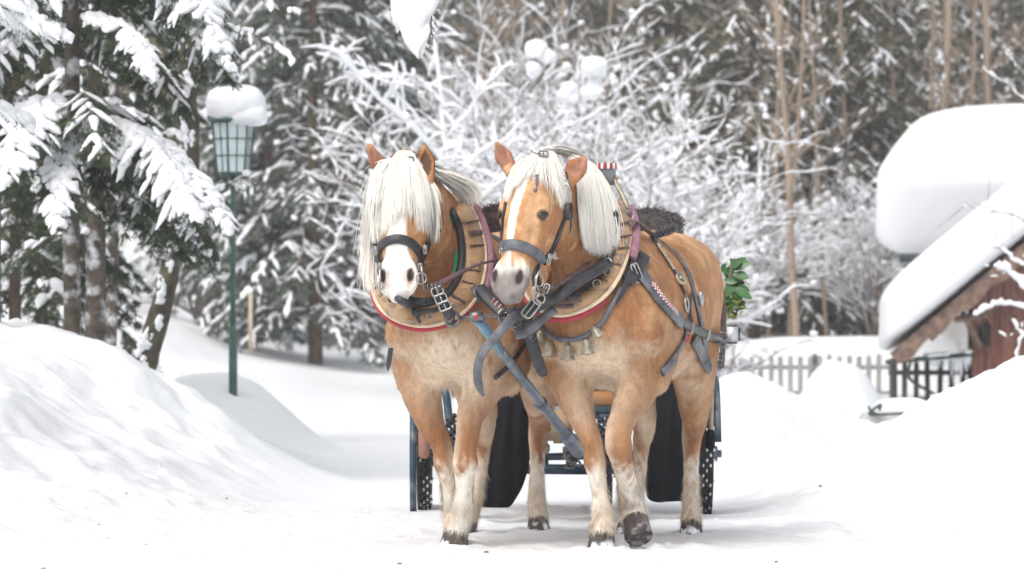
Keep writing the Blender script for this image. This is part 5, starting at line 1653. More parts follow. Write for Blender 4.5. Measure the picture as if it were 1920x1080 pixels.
def G(h, pts, off=.015):
    """guide through photo pixels: (px, py) lies on the coat, (px, py, D) is free"""
    out = []
    for p in pts:
        q = None
        if True:
            q, nn = h.hit(p[0], p[1], off) if len(p) < 4 else (None, None)
            if q is None or abs(q[1] - 18.9) > .9: q = None
            if len(p) == 3 and q is not None:
                q = P(p[0], p[1], min(p[2], q[1])) if abs(q[1] - p[2]) < .35 else None
        if q is None:
            D = p[2] if len(p) > 2 else (out[-1][1] if out else h.poll[1])
            q = P(p[0], p[1], D)
        out.append(q)
    return out
NFUR = 150000
HL = make_left()
HR = make_right()
horse_l = thing('horse', 'left horse of the pair, forelock hiding its eyes, wide white blaze, facing ahead', 'horse', (HL.o[0], HL.o[1], 0), 'chestnut draught horses pulling the carriage')
horse_r = thing('horse', 'right horse of the pair, narrow blaze, one eye visible, one forefoot raised', 'horse', (HR.o[0], HR.o[1], 0), 'chestnut draught horses pulling the carriage')
add_body(HL, horse_l, 'L', NFUR, 3)
add_body(HR, horse_r, 'R', NFUR, 4)

o = .014
fl = [G(HL, g, o) for g in (
    [(744, 300, 18.86, 1), (722, 326, 18.80, 1), (704, 345, 18.78, 1), (699, 368, 18.76), (696, 420, 18.73), (699, 456, 18.70)],
    [(746, 294), (726, 320, 18.79, 1), (708, 350, 18.76, 1), (705, 375, 18.75), (704, 415), (704, 460)],
    [(749, 291), (730, 325), (721, 372), (717, 415), (714, 452)],
    [(753, 290), (744, 325), (736, 370), (732, 405), (730, 436)],
    [(758, 289), (757, 325), (755, 360), (754, 385), (753, 405)],
    [(764, 290), (772, 325), (778, 368), (780, 402), (781, 436)],
    [(770, 291), (786, 325), (795, 370), (798, 410), (800, 448)],
    [(776, 294, 18.84, 1), (796, 328, 18.79, 1), (809, 368), (812, 412), (812, 460)],
    [(780, 304, 18.86, 1), (804, 336, 18.80, 1), (818, 372, 18.75), (821, 415, 18.72), (818, 456, 18.70)])]
fl = [[P(757 + (g[0][0] * F / g[0][1] + CX - 757) * .8, 283, 18.94)] + g for g in fl]
add_hair(horse_l, 'forelock', [
    hair(fl, 5200, seed=5, layer=.022, cut=.42, clump=44, wav=.004),
    hair([[q + np.array([0, -.008, 0]) for q in g[:5]] for g in fl], 1500, seed=6, layer=.02, cut=.15, clump=20, wav=.003)])
ml = [G(HL, g, .02) for g in (
    [(735, 300, 18.92), (706, 325, 18.95), (690, 390, 18.98), (687, 445, 19.0), (686, 500, 19.0), (690, 552, 18.98)],
    [(738, 298, 18.92), (712, 322, 18.93), (700, 390, 18.93), (696, 470, 18.92), (696, 520, 18.9), (702, 556, 18.88)],
    [(742, 296, 18.92), (720, 320, 18.92), (712, 390, 18.90), (708, 470, 18.88), (706, 520, 18.86), (712, 550, 18.86)])]
mr = [G(HL, g, .02) for g in (
    [(790, 312, 18.92), (822, 332, 18.98), (845, 350, 19.1), (868, 372, 19.2), (872, 398, 19.2)],
    [(788, 306, 18.92), (825, 324, 19.0), (855, 336, 19.12), (882, 355, 19.25), (896, 385, 19.25)],
    [(780, 298, 18.95), (822, 318, 19.05), (860, 330, 19.2), (890, 352, 19.3), (908, 380, 19.3)])]
add_hair(horse_l, 'mane', [hair(ml, 2200, seed=7, layer=.05, cut=.68, clump=20, wav=.012),
                           hair(mr, 1800, seed=8, layer=.03, cut=.4, clump=12, wav=.008)])
fr_ = [G(HR, g, o) for g in (
    [(998, 292, 18.68), (972, 305, 18.62), (955, 330, 18.58), (948, 355, 18.58), (947, 382, 18.56)],
    [(1003, 290), (982, 306), (966, 334), (959, 358), (958, 380)],
    [(1008, 289), (992, 306), (978, 328), (968, 345), (962, 362)],
    [(1014, 289), (1003, 304), (994, 318), (986, 330), (980, 344)],
    [(1020, 290), (1018, 304), (1017, 318), (1017, 332), (1018, 350)],
    [(1026, 291), (1032, 318), (1038, 345), (1043, 370), (1047, 392)],
    [(1032, 293), (1042, 318), (1050, 345), (1054, 368), (1055, 392)],
    [(1038, 296), (1054, 322), (1061, 345), (1064, 362), (1064, 380)])]
fr_ = [[P(1014 + (g[0][0] * F / g[0][1] + CX - 1014) * .8, 283, 18.78)] + g for g in fr_]
add_hair(horse_r, 'forelock', [hair(fr_, 2800, seed=15, layer=.018, cut=.5, clump=26, wav=.004)])
mrr = [G(HR, g, .03) for g in (
    [(1048, 292, 18.86, 1), (1076, 302, 18.84, 1), (1084, 340, 18.78, 1), (1088, 395, 18.80), (1094, 440, 18.84), (1100, 466, 18.86)],
    [(1052, 289, 18.88, 1), (1088, 300, 18.88, 1), (1102, 340, 18.82, 1), (1106, 395, 18.86), (1110, 445, 18.90), (1114, 478, 18.92)],
    [(1056, 286, 18.9, 1), (1098, 302, 18.92, 1), (1118, 342, 18.90), (1127, 395, 18.96), (1130, 445, 19.0), (1132, 480, 19.0)],
    [(1055, 284, 18.84), (1104, 304, 18.94), (1132, 346, 19.0), (1147, 395, 19.04), (1152, 440, 19.05), (1150, 470, 19.04)],
    [(1060, 284, 18.9), (1108, 308, 19.02), (1138, 352, 19.08), (1155, 398, 19.10), (1161, 430, 19.1), (1158, 458, 19.08)])]
top = [G(HR, g, .03) for g in (
    [(1000, 289, 18.70), (1026, 286, 18.72), (1056, 289, 18.80, 1), (1080, 300, 18.92, 1), (1100, 316, 19.0)],
    [(1000, 287, 18.74), (1030, 281, 18.75), (1060, 284, 18.88, 1), (1090, 298, 18.98, 1), (1112, 320, 19.06)])]
add_hair(horse_r, 'mane', [hair(mrr, 6500, seed=17, layer=.045, cut=.18, clump=30, wav=.005),
                           hair(top, 1000, seed=18, layer=.02, cut=.2, clump=10, wav=.004, outward=(0, -.6, .8))])
# ------------------------------------------------------------------ harness, laid on the coats by ray casting
def lay(h, pts, n=5, off=.006, tol=.35):
    """photo pixels (px, py[, D]) -> points and normals lying on the horse"""
    pts = [tuple(p) for p in pts]
    m = len(pts)
    Ds = []; fix = []
    for p in pts: fix.append(p[2] if len(p) > 2 else np.nan)
    S = spline([(p[0], p[1]) for p in pts], n)
    fx = np.array(fix); have = ~np.isnan(fx)
    k = len(S); par = np.linspace(0, m - 1, k)
    base = np.full(k, np.nan)
    out = []; nor = []
    for i in range(k):
        j = int(round(par[i])); near = fix[min(m - 1, max(0, j))]
        lo, hi = int(math.floor(par[i])), min(m - 1, int(math.ceil(par[i])))
        free = not (np.isnan(fix[lo]) or np.isnan(fix[hi]))
        if free:
            D = fix[lo] + (fix[hi] - fix[lo]) * (par[i] - lo) if hi > lo else fix[lo]
            out.append(P(S[i, 0], S[i, 1], D)); nor.append(None)
        else:
            q, nn = h.hit(S[i, 0], S[i, 1], off)
            out.append(q); nor.append(nn)
    # fill the misses from their neighbours
    idx = [i for i in range(k) if out[i] is not None]
    dd = np.interp(np.arange(k), idx, [out[i][1] for i in idx]) if idx else np.full(k, 19.0)
    for i in range(k):
        if out[i] is None: out[i] = P(S[i, 0], S[i, 1], dd[i])
        if nor[i] is None:
            ni = [nor[j] for j in idx if nor[j] is not None]
            nor[i] = ni[int(np.argmin([abs(j - i) for j in idx if nor[j] is not None]))] if ni else np.array([0, -1, .15])
    out = np.array(out); nor = np.array(nor)
    for _ in range(2):
        o2 = out.copy(); o2[1:-1] = (out[:-2] + out[1:-1] * 2 + out[2:]) / 4; n2 = nor.copy(); n2[1:-1] = (nor[:-2] + nor[1:-1] + nor[2:]) / 3
        o2[:, 1] = np.minimum(o2[:, 1], out[:, 1] + .003)
        out = o2; nor = n2
    nor /= np.linalg.norm(nor, axis=1)[:, None]
    return out, nor


def strap_on(mb, h, pts, w, th=.005, off=.006, mi=0, n=5, face=None):
    p, nn = lay(h, pts, n, off)
    if face is not None: nn = nn * .4 + np.asarray(face) * .6
    mb.strap(p, nn, w, th, mi)
    return p, nn


def stitch(mb, p, nn, w, step=.012, r=.0016, mi=0):
    L = np.concatenate([[0], np.cumsum(np.linalg.norm(np.diff(p, axis=0), axis=1))])
    T = np.gradient(p, axis=0); T /= np.linalg.norm(T, axis=1)[:, None]
    S = np.cross(T, nn)
    for s in np.arange(step, L[-1], step):
        q = np.array([np.interp(s, L, p[:, k]) for k in range(3)]); sd = np.array([np.interp(s, L, S[:, k]) for k in range(3)]); n_ = np.array([np.interp(s, L, nn[:, k]) for k in range(3)])
        for e in (-1, 1): mb.ball(q + sd * w * .40 * e + n_ * .0058, (r, r, r), mi, seg=6)


def buckle(mb, c, nor, up, w, hgt, r=.003, mi=0):
    nor = nrm(nor); up = nrm(np.asarray(up) - nor * (np.asarray(up) @ nor)); sd = np.cross(up, nor)
    pts = []
    for a in np.linspace(0, 2 * math.pi, 25):
        ca, sa = math.cos(a), math.sin(a); e = .35
        pts.append(c + sd * w / 2 * math.copysign(abs(ca) ** e, ca) + up * hgt / 2 * math.copysign(abs(sa) ** e, sa))
    mb.tube(pts, r, 6, mi, cap=False)
    mb.tube([c - up * hgt * .5, c + nor * .004, c + up * hgt * .5], r * .8, 6, mi)


def loop_D(h, pts, off, dflt):
    """outline px,py[,D] -> closed smooth loop of 3D points just clear of the coat"""
    k = len(pts); D = []
    for p in pts:
        q, nn = h.hit(p[0], p[1], 0)
        if len(p) > 2:
            D.append(min(p[2], q[1] - off) if q is not None and abs(q[1] - p[2]) < .21 else p[2]); continue
        D.append((q[1] if q is not None else dflt) - off)
    R3 = np.array([[p[0], p[1], d] for p, d in zip(pts, D)])
    Q = np.vstack([R3[-2:], R3, R3[:3]])
    S = spline(Q, 6)[12:12 + 6 * k]
    return np.array([P(*r) for r in S])


def collar(h, name, label, group, outer, inner, slots, parts):
    O = outer; I = inner; n = len(O)
    J = I[(np.arange(n) * len(I) / n).astype(int)] if len(I) != n else I
    root = thing(name, label, 'horse collar', tuple(O[len(O) // 2]), group)
    cen = O.mean(0)
    back = np.array([0, .055, 0])
    mb = MB(); rows = []
    for i in range(n):
        a, b = J[i], O[i]; m = (a + b) / 2; w = nrm(b - a)
        nf = np.array([0, -1, 0.0]); nf = nrm(nf - w * (nf @ w))
        rows += [a, a * .7 + b * .3 + nf * .022, m + nf * .030, a * .25 + b * .75 + nf * .022, b + nf * .004, b + back * .7, m + back, a + back]
    K = 8; Fc = []
    for i in range(n):
        i2 = (i + 1) % n
        for k in range(K):
            k2 = (k + 1) % K
            Fc.append((i * K + k, i * K + k2, i2 * K + k2, i2 * K + k))
    mb.add(rows, Fc); mb.build('hame', M['hame'], root)
    closed = lambda A: np.vstack([A, A[:2]])
    mb = MB(); mb.tube(closed(J + [0, -.004, 0]), .017, 10, cap=False); mb.build('pad', M['leather'], root)
    mb = MB(); mb.tube(closed(O + [0, -.002, 0]), .0095, 8, cap=False); mb.build('rim', M['hame_edge'], root)
    def panel(f, t):       # a point on the front of the hame: f along the ring 0..1, t across 0..1
        i = f * n; a = int(i) % n; fr = i - int(i); b = (a + 1) % n
        p = (J[a] * (1 - t) + O[a] * t) * (1 - fr) + (J[b] * (1 - t) + O[b] * t) * fr
        w = nrm(O[a] - J[a]); nf = np.array([0, -1, 0.0]); nf = nrm(nf - w * (nf @ w)); q = 1 - abs(t - .5) * 2
        return p + nf * (.026 * min(1, q * 2) + .003), nf, w
    mb = MB()
    for (f, w) in slots:
        p0, nf, wd = panel(f, .18); p1, _, _ = panel(f, .72); pm, _, _ = panel(f, .45)
        mb.strap(np.array([p0, pm, p1]), nf, w, .006)
    mb.build('lacing', M['leather_brown'], root)
    parts(root, O, J, panel)
    return root


GCOL = 'wooden draught collars on the horses'
# ================= left horse collar
oL = loop_D(HL, [(848, 366, 19.34), (880, 386, 19.30), (900, 428, 19.22), (910, 480, 19.12), (903, 535, 19.0), (880, 575, 18.90), (842, 601, 18.80), (795, 611, 18.76), (748, 602, 18.76), (714, 578, 18.80), (698, 540, 18.88), (694, 490, 18.98), (704, 435, 19.12), (740, 385, 19.26), (800, 358, 19.34)], .06, 19)
iL = loop_D(HL, [(838, 384, 19.26), (850, 400, 19.22), (862, 432, 19.14), (866, 480, 19.04), (858, 522, 18.94), (838, 550, 18.84), (812, 564, 18.78), (782, 572, 18.76), (752, 564, 18.76), (735, 545, 18.78), (727, 520, 18.84), (722, 485, 18.92), (728, 440, 19.04), (752, 405, 19.18), (800, 380, 19.26)], .035, 19)


def left_parts(root, O, J, panel):
    n = len(O); f = lambda a, b: np.arange(int(a * n), int(b * n)) % n
    mb = MB(); k = f(.30, .68); mb.tube(O[k] + [0, .022, -.012], .015, 8); mb.build('felt_edge', M['felt_red'], root)
    mb = MB(); k = f(.08, .27); q = J[k] + (J[k] - O[k].mean(0)) * 0 + [-.024, .010, 0]; mb.tube(q, .010, 8); mb.build('felt_lining', M['felt_green'], root)
    mb = MB(); q = J[f(.06, .28)] + [-.040, .022, 0]; mb.tube(q, .007, 8); mb.build('felt_piping', M['felt_red'], root)
    mb = MB(); k = f(.06, .30); q = O[k] + [.020, .035, 0]; mb.tube(q, .019, 10); mb.build('felt_cushion', M['felt_pink'], root)
    mb = MB()
    for (ff, t) in ((.22, .6), (.36, .5), (.28, .7), (.5, .5), (.6, .45), (.44, .6)):
        p, nf, w = panel(ff, t); mb.ring(p + nf * .006, nrm(nf + w * .4), .014, .003)
    p, nf, w = panel(.055, .7); mb.ball(p, (.018, .01, .018), seg=10); mb.ring(p, nf, .024, .003)
    for k in range(9): p, nf, w = panel(.30 + k * .045, .93); mb.ball(p, .004, seg=6)
    mb.build('metal_fitting', M['steel'], root)
    # straps and clutter on the bottom of the hame
    mb = MB()
    for a, b, w in (((730, 560, 18.70), (790, 590, 18.68), .026), ((786, 585, 18.68), (838, 572, 18.70), .022), ((745, 552, 18.70), (800, 566, 18.66), .030), ((790, 566, 18.66), (846, 548, 18.72), .030), ((770, 560, 18.70), (788, 606, 18.68), .014)):
        A, B = P(*a), P(*b); q = spline([A, (A + B) / 2 + [0, -.01, -.008], B], 5); mb.strap(q, np.array([0, -1, .2]), w, .007)
    mb.build('strap', M['leather'], root)
    mb = MB(); mb.tube([P(853, 366, 19.3), P(848, 345, 19.34), P(838, 332, 19.36), P(828, 326, 19.36)], [.010, .008, .006, .006], 8)
    mb.build('hame_tip', M['brass'], root)


collar(HL, 'horse_collar', 'wooden hame collar of the left horse, its bowl open below the white muzzle', GCOL, oL, iL,
       [(.115, .010), (.145, .024), (.175, .008), (.235, .008), (.27, .008), (.33, .014), (.63, .010), (.66, .008)], left_parts)
# little chequered badge behind the right ear of the left horse
def badge(c, s, label):
    root = thing('hame_badge', label, 'badge', tuple(c), 'chequered badges on the collar tops')
    mb = MB(); mb.tube([c + np.array([0, 0, -.045]) * s, c + np.array([-.004, 0, .0]) * s, c + np.array([-.010, 0, .038]) * s], [.020 * s, .030 * s, .034 * s], 14); mb.build('cup', mat('blue_grey_metal', (.25, .28, .32), .45, metal=.4), root)
    for k in range(18):
        a = 2 * math.pi * k / 18
        mb = MB(); q = c + np.array([-.010 + .036 * math.cos(a), .036 * math.sin(a), .030]) * s; mb.box(q, np.array([.010, .010, .022]) * s); mb.build('check', M['felt_red'] if k % 2 else M['white'], root, False)
# ================= right horse collar
oR = loop_D(HR, [(1158, 380, 19.30), (1174, 398, 19.26), (1181, 438, 19.16), (1175, 482, 19.04), (1158, 524, 18.94), (1132, 557, 18.84), (1096, 580, 18.76), (1058, 591, 18.72), (1022, 586, 18.72), (992, 562, 18.78), (980, 520, 18.88), (988, 470, 19.0), (1020, 420, 19.14), (1070, 386, 19.24), (1120, 372, 19.30)], .06, 19)
iR = loop_D(HR, [(1150, 400, 19.20), (1152, 412, 19.16), (1150, 444, 19.06), (1143, 480, 18.96), (1128, 512, 18.88), (1106, 536, 18.80), (1080, 552, 18.74), (1052, 560, 18.72), (1028, 556, 18.74), (1010, 540, 18.78), (1004, 514, 18.86), (1012, 475, 18.98), (1036, 436, 19.08), (1075, 408, 19.16), (1118, 396, 19.20)], .035, 19)


def right_parts(root, O, J, panel):
    n = len(O); f = lambda a, b: np.arange(int(a * n), int(b * n)) % n
    mb = MB(); k = f(.33, .66); mb.tube(O[k] + [0, .020, -.018], .015, 8); mb.build('felt_edge', M['felt_red'], root)
    mb = MB(); mb.tube(J[f(.15, .27)] + [-.020, .008, 0], .010, 8); mb.build('felt_lining', M['felt_green'], root)
    mb = MB(); k = f(.05, .215); mb.tube(O[k] + [.026, .020, 0], .021, 10); mb.build('felt_cushion', M['felt_pink'], root)
    mb = MB()
    for (ff, t) in ((.16, .45), (.21, .4), (.255, .3), (.31, .4)):
        p, nf, w = panel(ff, t); mb.ring(p + nf * .008, nrm(nf + w * .5), .017, .0032)
    c = P(1137, 498, 18.80); mb.ring(c, (0.3, -1, 0), .026, .0045); mb.ring(c + [.004, -.01, .012], (-.4, -1, .3), .020, .004)
    for k in range(9): p, nf, w = panel(.30 + k * .04, .93); mb.ball(p, .004, seg=6)
    c = P(1166, 398, 19.18); mb.ring(c, (.2, -1, 0), .030, .004); mb.ring(c + [.03, 0, -.012], (.2, -1, .3), .022, .0035)
    mb.build('metal_fitting', M['steel'], root)
    mb = MB(); mb.tube(spline([P(1178, 392, 19.2), P(1168, 368, 19.22), P(1158, 350, 19.24), P(1151, 330, 19.26), P(1158, 334, 19.24)], 5), np.linspace(.013, .007, 21), 8); mb.build('hame_tip', M['brass'], root)
    mb = MB()
    for a, b, w in (((1040, 556, 18.68), (1090, 560, 18.66), .03), ((1020, 568, 18.68), (1075, 574, 18.68), .02), ((1150, 408, 19.1), (1178, 402, 19.12), .02)):
        A, B = P(*a), P(*b); mb.strap(spline([A, (A + B) / 2 + [0, -.01, -.008], B], 5), np.array([0, -1, .2]), w, .007)
    mb.build('strap', M['leather_brown'], root)
    # bells
    p, nn = lay(HR, [(1012, 596), (1024, 614), (1046, 630), (1072, 635), (1100, 628), (1124, 610), (1142, 584), (1160, 545)], 6, .022)
    mb = MB(); mb.tube(p, .011, 8); mb.build('bell_strap', M['leather_grey'], root)
    for (px, py, s, tilt) in ((1021, 628, .75, -.45), (1040, 650, 1.0, -.10), (1071, 655, 1.0, .0), (1101, 645, 1.0, .15), (1119, 622, .75, .55)):
        q, nn_ = HR.hit(px, py, .026)
        if q is None: q = P(px, py, 18.8)
        mb = MB(); ax = np.array([math.sin(tilt), -.1, -math.cos(tilt)]); ax = nrm(ax); hh = .034 * s
        V, Fc = [], []; m = 4
        u = nrm(np.cross(ax, (0, 1, 0))); v = np.cross(ax, u)
        for t, r in ((-1, .014), (-.85, .019), (1, .035), (.9, .031)):
            for j in range(4):
                for e in (-.22, .22):
                    a = math.pi / 4 + j * math.pi / 2 + e * 2.2; V.append(q + ax * t * hh + (u * math.cos(a) + v * math.sin(a) * .75) * r * s)
        K = 8
        for i in range(3):
            for j in range(K): Fc.append((i * K + j, i * K + (j + 1) % K, (i + 1) * K + (j + 1) % K, (i + 1) * K + j))
        Fc.append(tuple(range(K))[::-1])
        mb.add(V, Fc); mb.tube([q - ax * hh * 1.0, q - ax * hh * 1.35], .006 * s, 6); mb.ball(q + ax * hh * .95, .008 * s, seg=6)
        mb.build('bell', M['brass'], root, False)


collar(HR, 'horse_collar', 'wooden hame collar of the right horse with a string of bells under it', GCOL, oR, iR,
       [(.10, .010), (.14, .010), (.175, .012), (.225, .009), (.285, .008)], right_parts)
badge(P(1142, 326, 19.26), 1.15, 'cup shaped badge with red and white checks standing on top of the right collar')
badge(P(818, 331, 19.34), .8, 'small chequered badge just peeping out behind the ear of the left horse')

# ================= bridles
GBR = 'black bridles on the horse heads'
br = thing('bridle', 'black bridle of the left horse with arched noseband across its white blaze', 'bridle', tuple(P(747, 450, 18.6)), GBR)
mb = MB(); strap_on(mb, HL, [(709, 492), (710, 474), (720, 457), (745, 448), (770, 456), (785, 474), (789, 493)], .040, .010, .004); mb.build('noseband', M['leather'], br)
mb = MB(); strap_on(mb, HL, [(701, 418, 18.72), (701, 440), (704, 466), (710, 492)], .022, .006, .006); mb.build('cheek_strap', M['leather'], br)
mb = MB(); strap_on(mb, HL, [(812, 425), (804, 450), (796, 472), (788, 494)], .024, .006, .006); mb.build('cheek_strap', M['leather'], br)
mb = MB(); strap_on(mb, HL, [(708, 490), (712, 512), (718, 528, 18.58)], .014, .005, .006); strap_on(mb, HL, [(788, 492), (790, 512), (800, 530, 18.62)], .014, .005, .006); mb.build('curb_strap', M['leather'], br)
mb = MB()
for (px, py, D, w, hh) in ((704, 470, 18.62, .012, .034), (797, 468, 18.63, .012, .036), (788, 500, 18.59, .016, .028), (712, 500, 18.57, .013, .028)): buckle(mb, P(px, py, D), (.1, -1, 0), (0, 0, 1), w, hh, .0032)
mb.ring(P(790, 522, 18.56), (.5, -1, 0), .024, .0035); mb.ring(P(713, 536, 18.56), (-.6, -1, 0), .016, .003); mb.tube([P(790, 500, 18.56), P(795, 540, 18.57)], .004, 6)
mb.tube([P(712, 506, 18.54), P(713, 556, 18.55)], .0045, 6)
mb.build('bit', M['steel'], br)
mb = MB(); buckle(mb, P(768, 300, 18.70), (0, -1, .2), (0, 0, 1), .034, .026, .004); mb.box(P(768, 300, 18.705), (.012, .006, .024)); mb.build('crown_buckle', M['dark_steel'], br)
mb = MB(); strap_on(mb, HL, [(812, 428), (824, 432)], .016, .005, .008); mb.build('throat_lash', M['leather'], br)

br = thing('bridle', 'black bridle of the right horse with cheek strap beside the visible eye', 'bridle', tuple(P(980, 470, 18.4)), GBR)
mb = MB(); strap_on(mb, HR, [(938, 470), (944, 462), (965, 459), (990, 467), (1008, 479), (1020, 494)], .046, .010, .004); mb.build('noseband', M['leather_grey'], br)
mb = MB(); strap_on(mb, HR, [(1020, 496), (1036, 462), (1050, 428), (1060, 398), (1063, 370), (1061, 345), (1056, 322)], .030, .007, .006); mb.build('cheek_strap', M['leather'], br)
mb = MB(); strap_on(mb, HR, [(940, 470), (942, 445), (945, 410), (950, 380)], .016, .006, .004); mb.build('cheek_strap', M['leather'], br)
mb = MB(); q = P(1066, 396, 18.50); mb.box(q, (.036, .012, .075), bev=.008); mb.tube([P(1068, 400, 18.5), P(1071, 424, 18.5), P(1068, 438, 18.52)], [.012, .009, .003], 6, flat=.5); mb.build('blinker_stub', M['leather'], br)
mb = MB()
for (px, py, D, r, sx) in ((1011, 526, 18.36, .026, .8), (1004, 548, 18.34, .024, .7), (1014, 560, 18.36, .02, 1.0)): mb.ring(P(px, py, D), (.6, -1, 0), r, .0036, sx=sx)
mb.tube(spline([P(1016, 500, 18.38), P(1008, 515, 18.34), P(1004, 535, 18.33), P(1000, 562, 18.33), P(1010, 572, 18.34)], 5), .0042, 7)
buckle(mb, P(1030, 486, 18.42), (.6, -1, 0), (.3, 0, 1), .014, .045, .003)
mb.ring(P(939, 470, 18.36), (-1, -.4, 0), .014, .003)
mb.build('bit', M['steel'], br)
mb = MB(); buckle(mb, P(1019, 288, 18.55), (0, -1, .2), (0, 0, 1), .036, .024, .004); mb.tube(spline([P(995, 282, 18.58), P(1003, 287, 18.57), P(1014, 288, 18.56)], 4), .003, 6); mb.build('crown_buckle', M['dark_steel'], br)
mb = MB(); mb.tube([P(1007, 328, 18.44), P(1007, 350, 18.42)], .0035, 6)
for y in (330, 337, 344): mb.ring(P(1007, y, 18.42), (0, -1, 0), .007, .0022, seg=10)
mb.ball(P(1004, 356, 18.41), (.009, .005, .013), seg=8); mb.build('brow_drop', M['dark_steel'], br)
mb = MB(); strap_on(mb, HR, [(1062, 340), (1064, 360), (1064, 385)], .010, .004, .014)
for y in (318, 328, 338, 348): mb.ball(P(1058 + (y - 318) * .1, y, 18.5), .006, seg=6)
mb.build('brow_band', M['steel'], br)

# ================= right horse body harness
hr = thing('harness', 'padded trace and studded back straps across the flank of the right horse', 'harness', tuple(P(1280, 600, 19.6)), 'body harness of the horses')
mb = MB(); p, nn = strap_on(mb, HR, [(1190, 500), (1206, 524), (1232, 560), (1256, 588), (1274, 604)], .068, .012, .008); mb.build('trace', M['leather_grey'], hr)
mb = MB(); stitch(mb, p + nn * .006, nn, .060, .011, .0013); mb.build('stitching', mat('pale_thread', (.5, .48, .45), .8), hr)
mb = MB()
L = np.concatenate([[0], np.cumsum(np.linalg.norm(np.diff(p, axis=0), axis=1))]); T = np.gradient(p, axis=0); T /= np.linalg.norm(T, axis=1)[:, None]; S_ = np.cross(T, nn)
for i, s_ in enumerate(np.arange(L[-1] * .22, L[-1] * .80, .0095)):
    q = np.array([np.interp(s_, L, p[:, k]) for k in range(3)]); sd = np.array([np.interp(s_, L, S_[:, k]) for k in range(3)]); n_ = np.array([np.interp(s_, L, nn[:, k]) for k in range(3)]); tt = np.array([np.interp(s_, L, T[:, k]) for k in range(3)])
    for e in (-1, 0, 1):
        rot = np.stack([nrm(tt), nrm(sd), nrm(n_)], 1); mb.box(q + sd * (-.012 + e * .0085) + n_ * .0150, (.0085, .0078, .003), rot, mi=(i + e) % 2)
mb.build('chequered_inlay', [M['white'], M['felt_red']], hr, False)
mb = MB(); strap_on(mb, HR, [(1268, 598), (1290, 612), (1315, 624), (1338, 634), (1356, 640)], .040, .010, .010); mb.build('trace_end', M['leather'], hr)
mb = MB(); buckle(mb, P(1194, 512, 18.90), (.5, -1, 0), (.5, 0, -1), .035, .085, .005)
q, n_ = HR.hit(1320, 626, .022); buckle(mb, q, n_, (0, 0, 1), .03, .045, .004)
q, n_ = HR.hit(1290, 614, .022); buckle(mb, q, n_, (0, 0, 1), .02, .045, .003)
q, n_ = HR.hit(1282, 572, .014); mb.ring(q, n_, .030, .007, sx=.85)
mb.build('steel_ring', M['steel'], hr)
mb = MB(); strap_on(mb, HR, [(1222, 446), (1240, 474), (1256, 500), (1270, 524), (1282, 552)], .024, .006, .006); mb.build('studded_strap', M['leather'], hr)
mb = MB(); p, nn = lay(HR, [(1230, 462), (1244, 484), (1258, 506)], 6, .012)
for k in range(0, len(p)): mb.ball(p[k] + nn[k] * .003, (.010, .006, .007), seg=8)
q, n_ = HR.hit(1272, 524, .014); mb.ring(q, n_, .026, .009, seg=20); mb.ball(q, .012, seg=10)
mb.build('brass_stud', M['brass'], hr)
mb = MB(); strap_on(mb, HR, [(1228, 450), (1256, 470), (1276, 492), (1290, 520), (1299, 552), (1308, 590), (1316, 630), (1321, 662)], .034, .006, .009); mb.build('back_strap', M['leather_grey'], hr)
mb = MB(); q, n_ = HR.hit(1306, 562, .022); mb.ball(q, (.016, .010, .034), seg=12); mb.ring(q, n_, .030, .004, sx=.55); mb.build('oval_boss', M['steel'], hr)
mb = MB(); strap_on(mb, HR, [(1292, 552), (1290, 580), (1294, 606)], .024, .006, .010); mb.build('hanging_strap', M['leather'], hr)
mb = MB(); strap_on(mb, HR, [(1296, 634), (1312, 662), (1327, 694)], [.05] * 6 + [.052, .054, .05, .045, .036], .006, .014); mb.build('leather_flap', M['leather_grey'], hr)
mb = MB(); strap_on(mb, HR, [(1286, 612), (1278, 640), (1264, 664), (1246, 688)], .026, .007, .008)
strap_on(mb, HR, [(1262, 674), (1250, 688), (1238, 698)], .042, .012, .006); mb.build('belly_strap', M['leather_grey'], hr)
mb = MB(); strap_on(mb, HR, [(1285, 626), (1281, 640)], .030, .009, .010); mb.build('red_keeper', M['felt_red'], hr)
mb = MB(); strap_on(mb, HR, [(1354, 545, 20.2), (1356, 590, 20.15), (1356, 640, 20.1), (1352, 690, 20.1)], .026, .006, .004, face=(.5, -.8, 0)); mb.build('breeching', M['leather_brown'], hr)
mb = MB(); c = P(1354, 632, 20.05)
mb.ring(c, (.2, -1, 0), .022, .006); mb.ring(c + [0, -.01, -.03], (.8, -1, 0), .018, .005); mb.tube([P(1318, 628, 19.9), P(1350, 634, 20.03)], .018, 8)
for k in range(6): mb.ring(P(1356 - k * 1.3, 648 + k * 8, 20.05), (1 if k % 2 else 0, -1, .2), .011, .0045, seg=10)
mb.build('chain', M['dark_steel'], hr)
mb = MB()
for dy in (0, 6): mb.tube(spline([P(1222, 444 + dy, 19.45), P(1236, 436 + dy, 19.5), P(1252, 432 + dy, 19.62), P(1268, 424 + dy, 19.75)], 6), .010, 7)
for k in range(7): mb.ring(P(1226 + k * 6, 442 - k * 2.4, 19.42 + k * .035), (1, -.3, .3), .016, .005, seg=10)
mb.build('braided_saddle_strap', M['leather'], hr)
# breast strap piece hanging from the collar and the grey cheek under it
mb = MB(); strap_on(mb, HR, [(1186, 470), (1180, 505), (1166, 545), (1148, 572)], .030, .008, .020); strap_on(mb, HR, [(1205, 482), (1190, 515), (1172, 530)], .055, .010, .014); mb.build('collar_strap', M['leather'], hr)

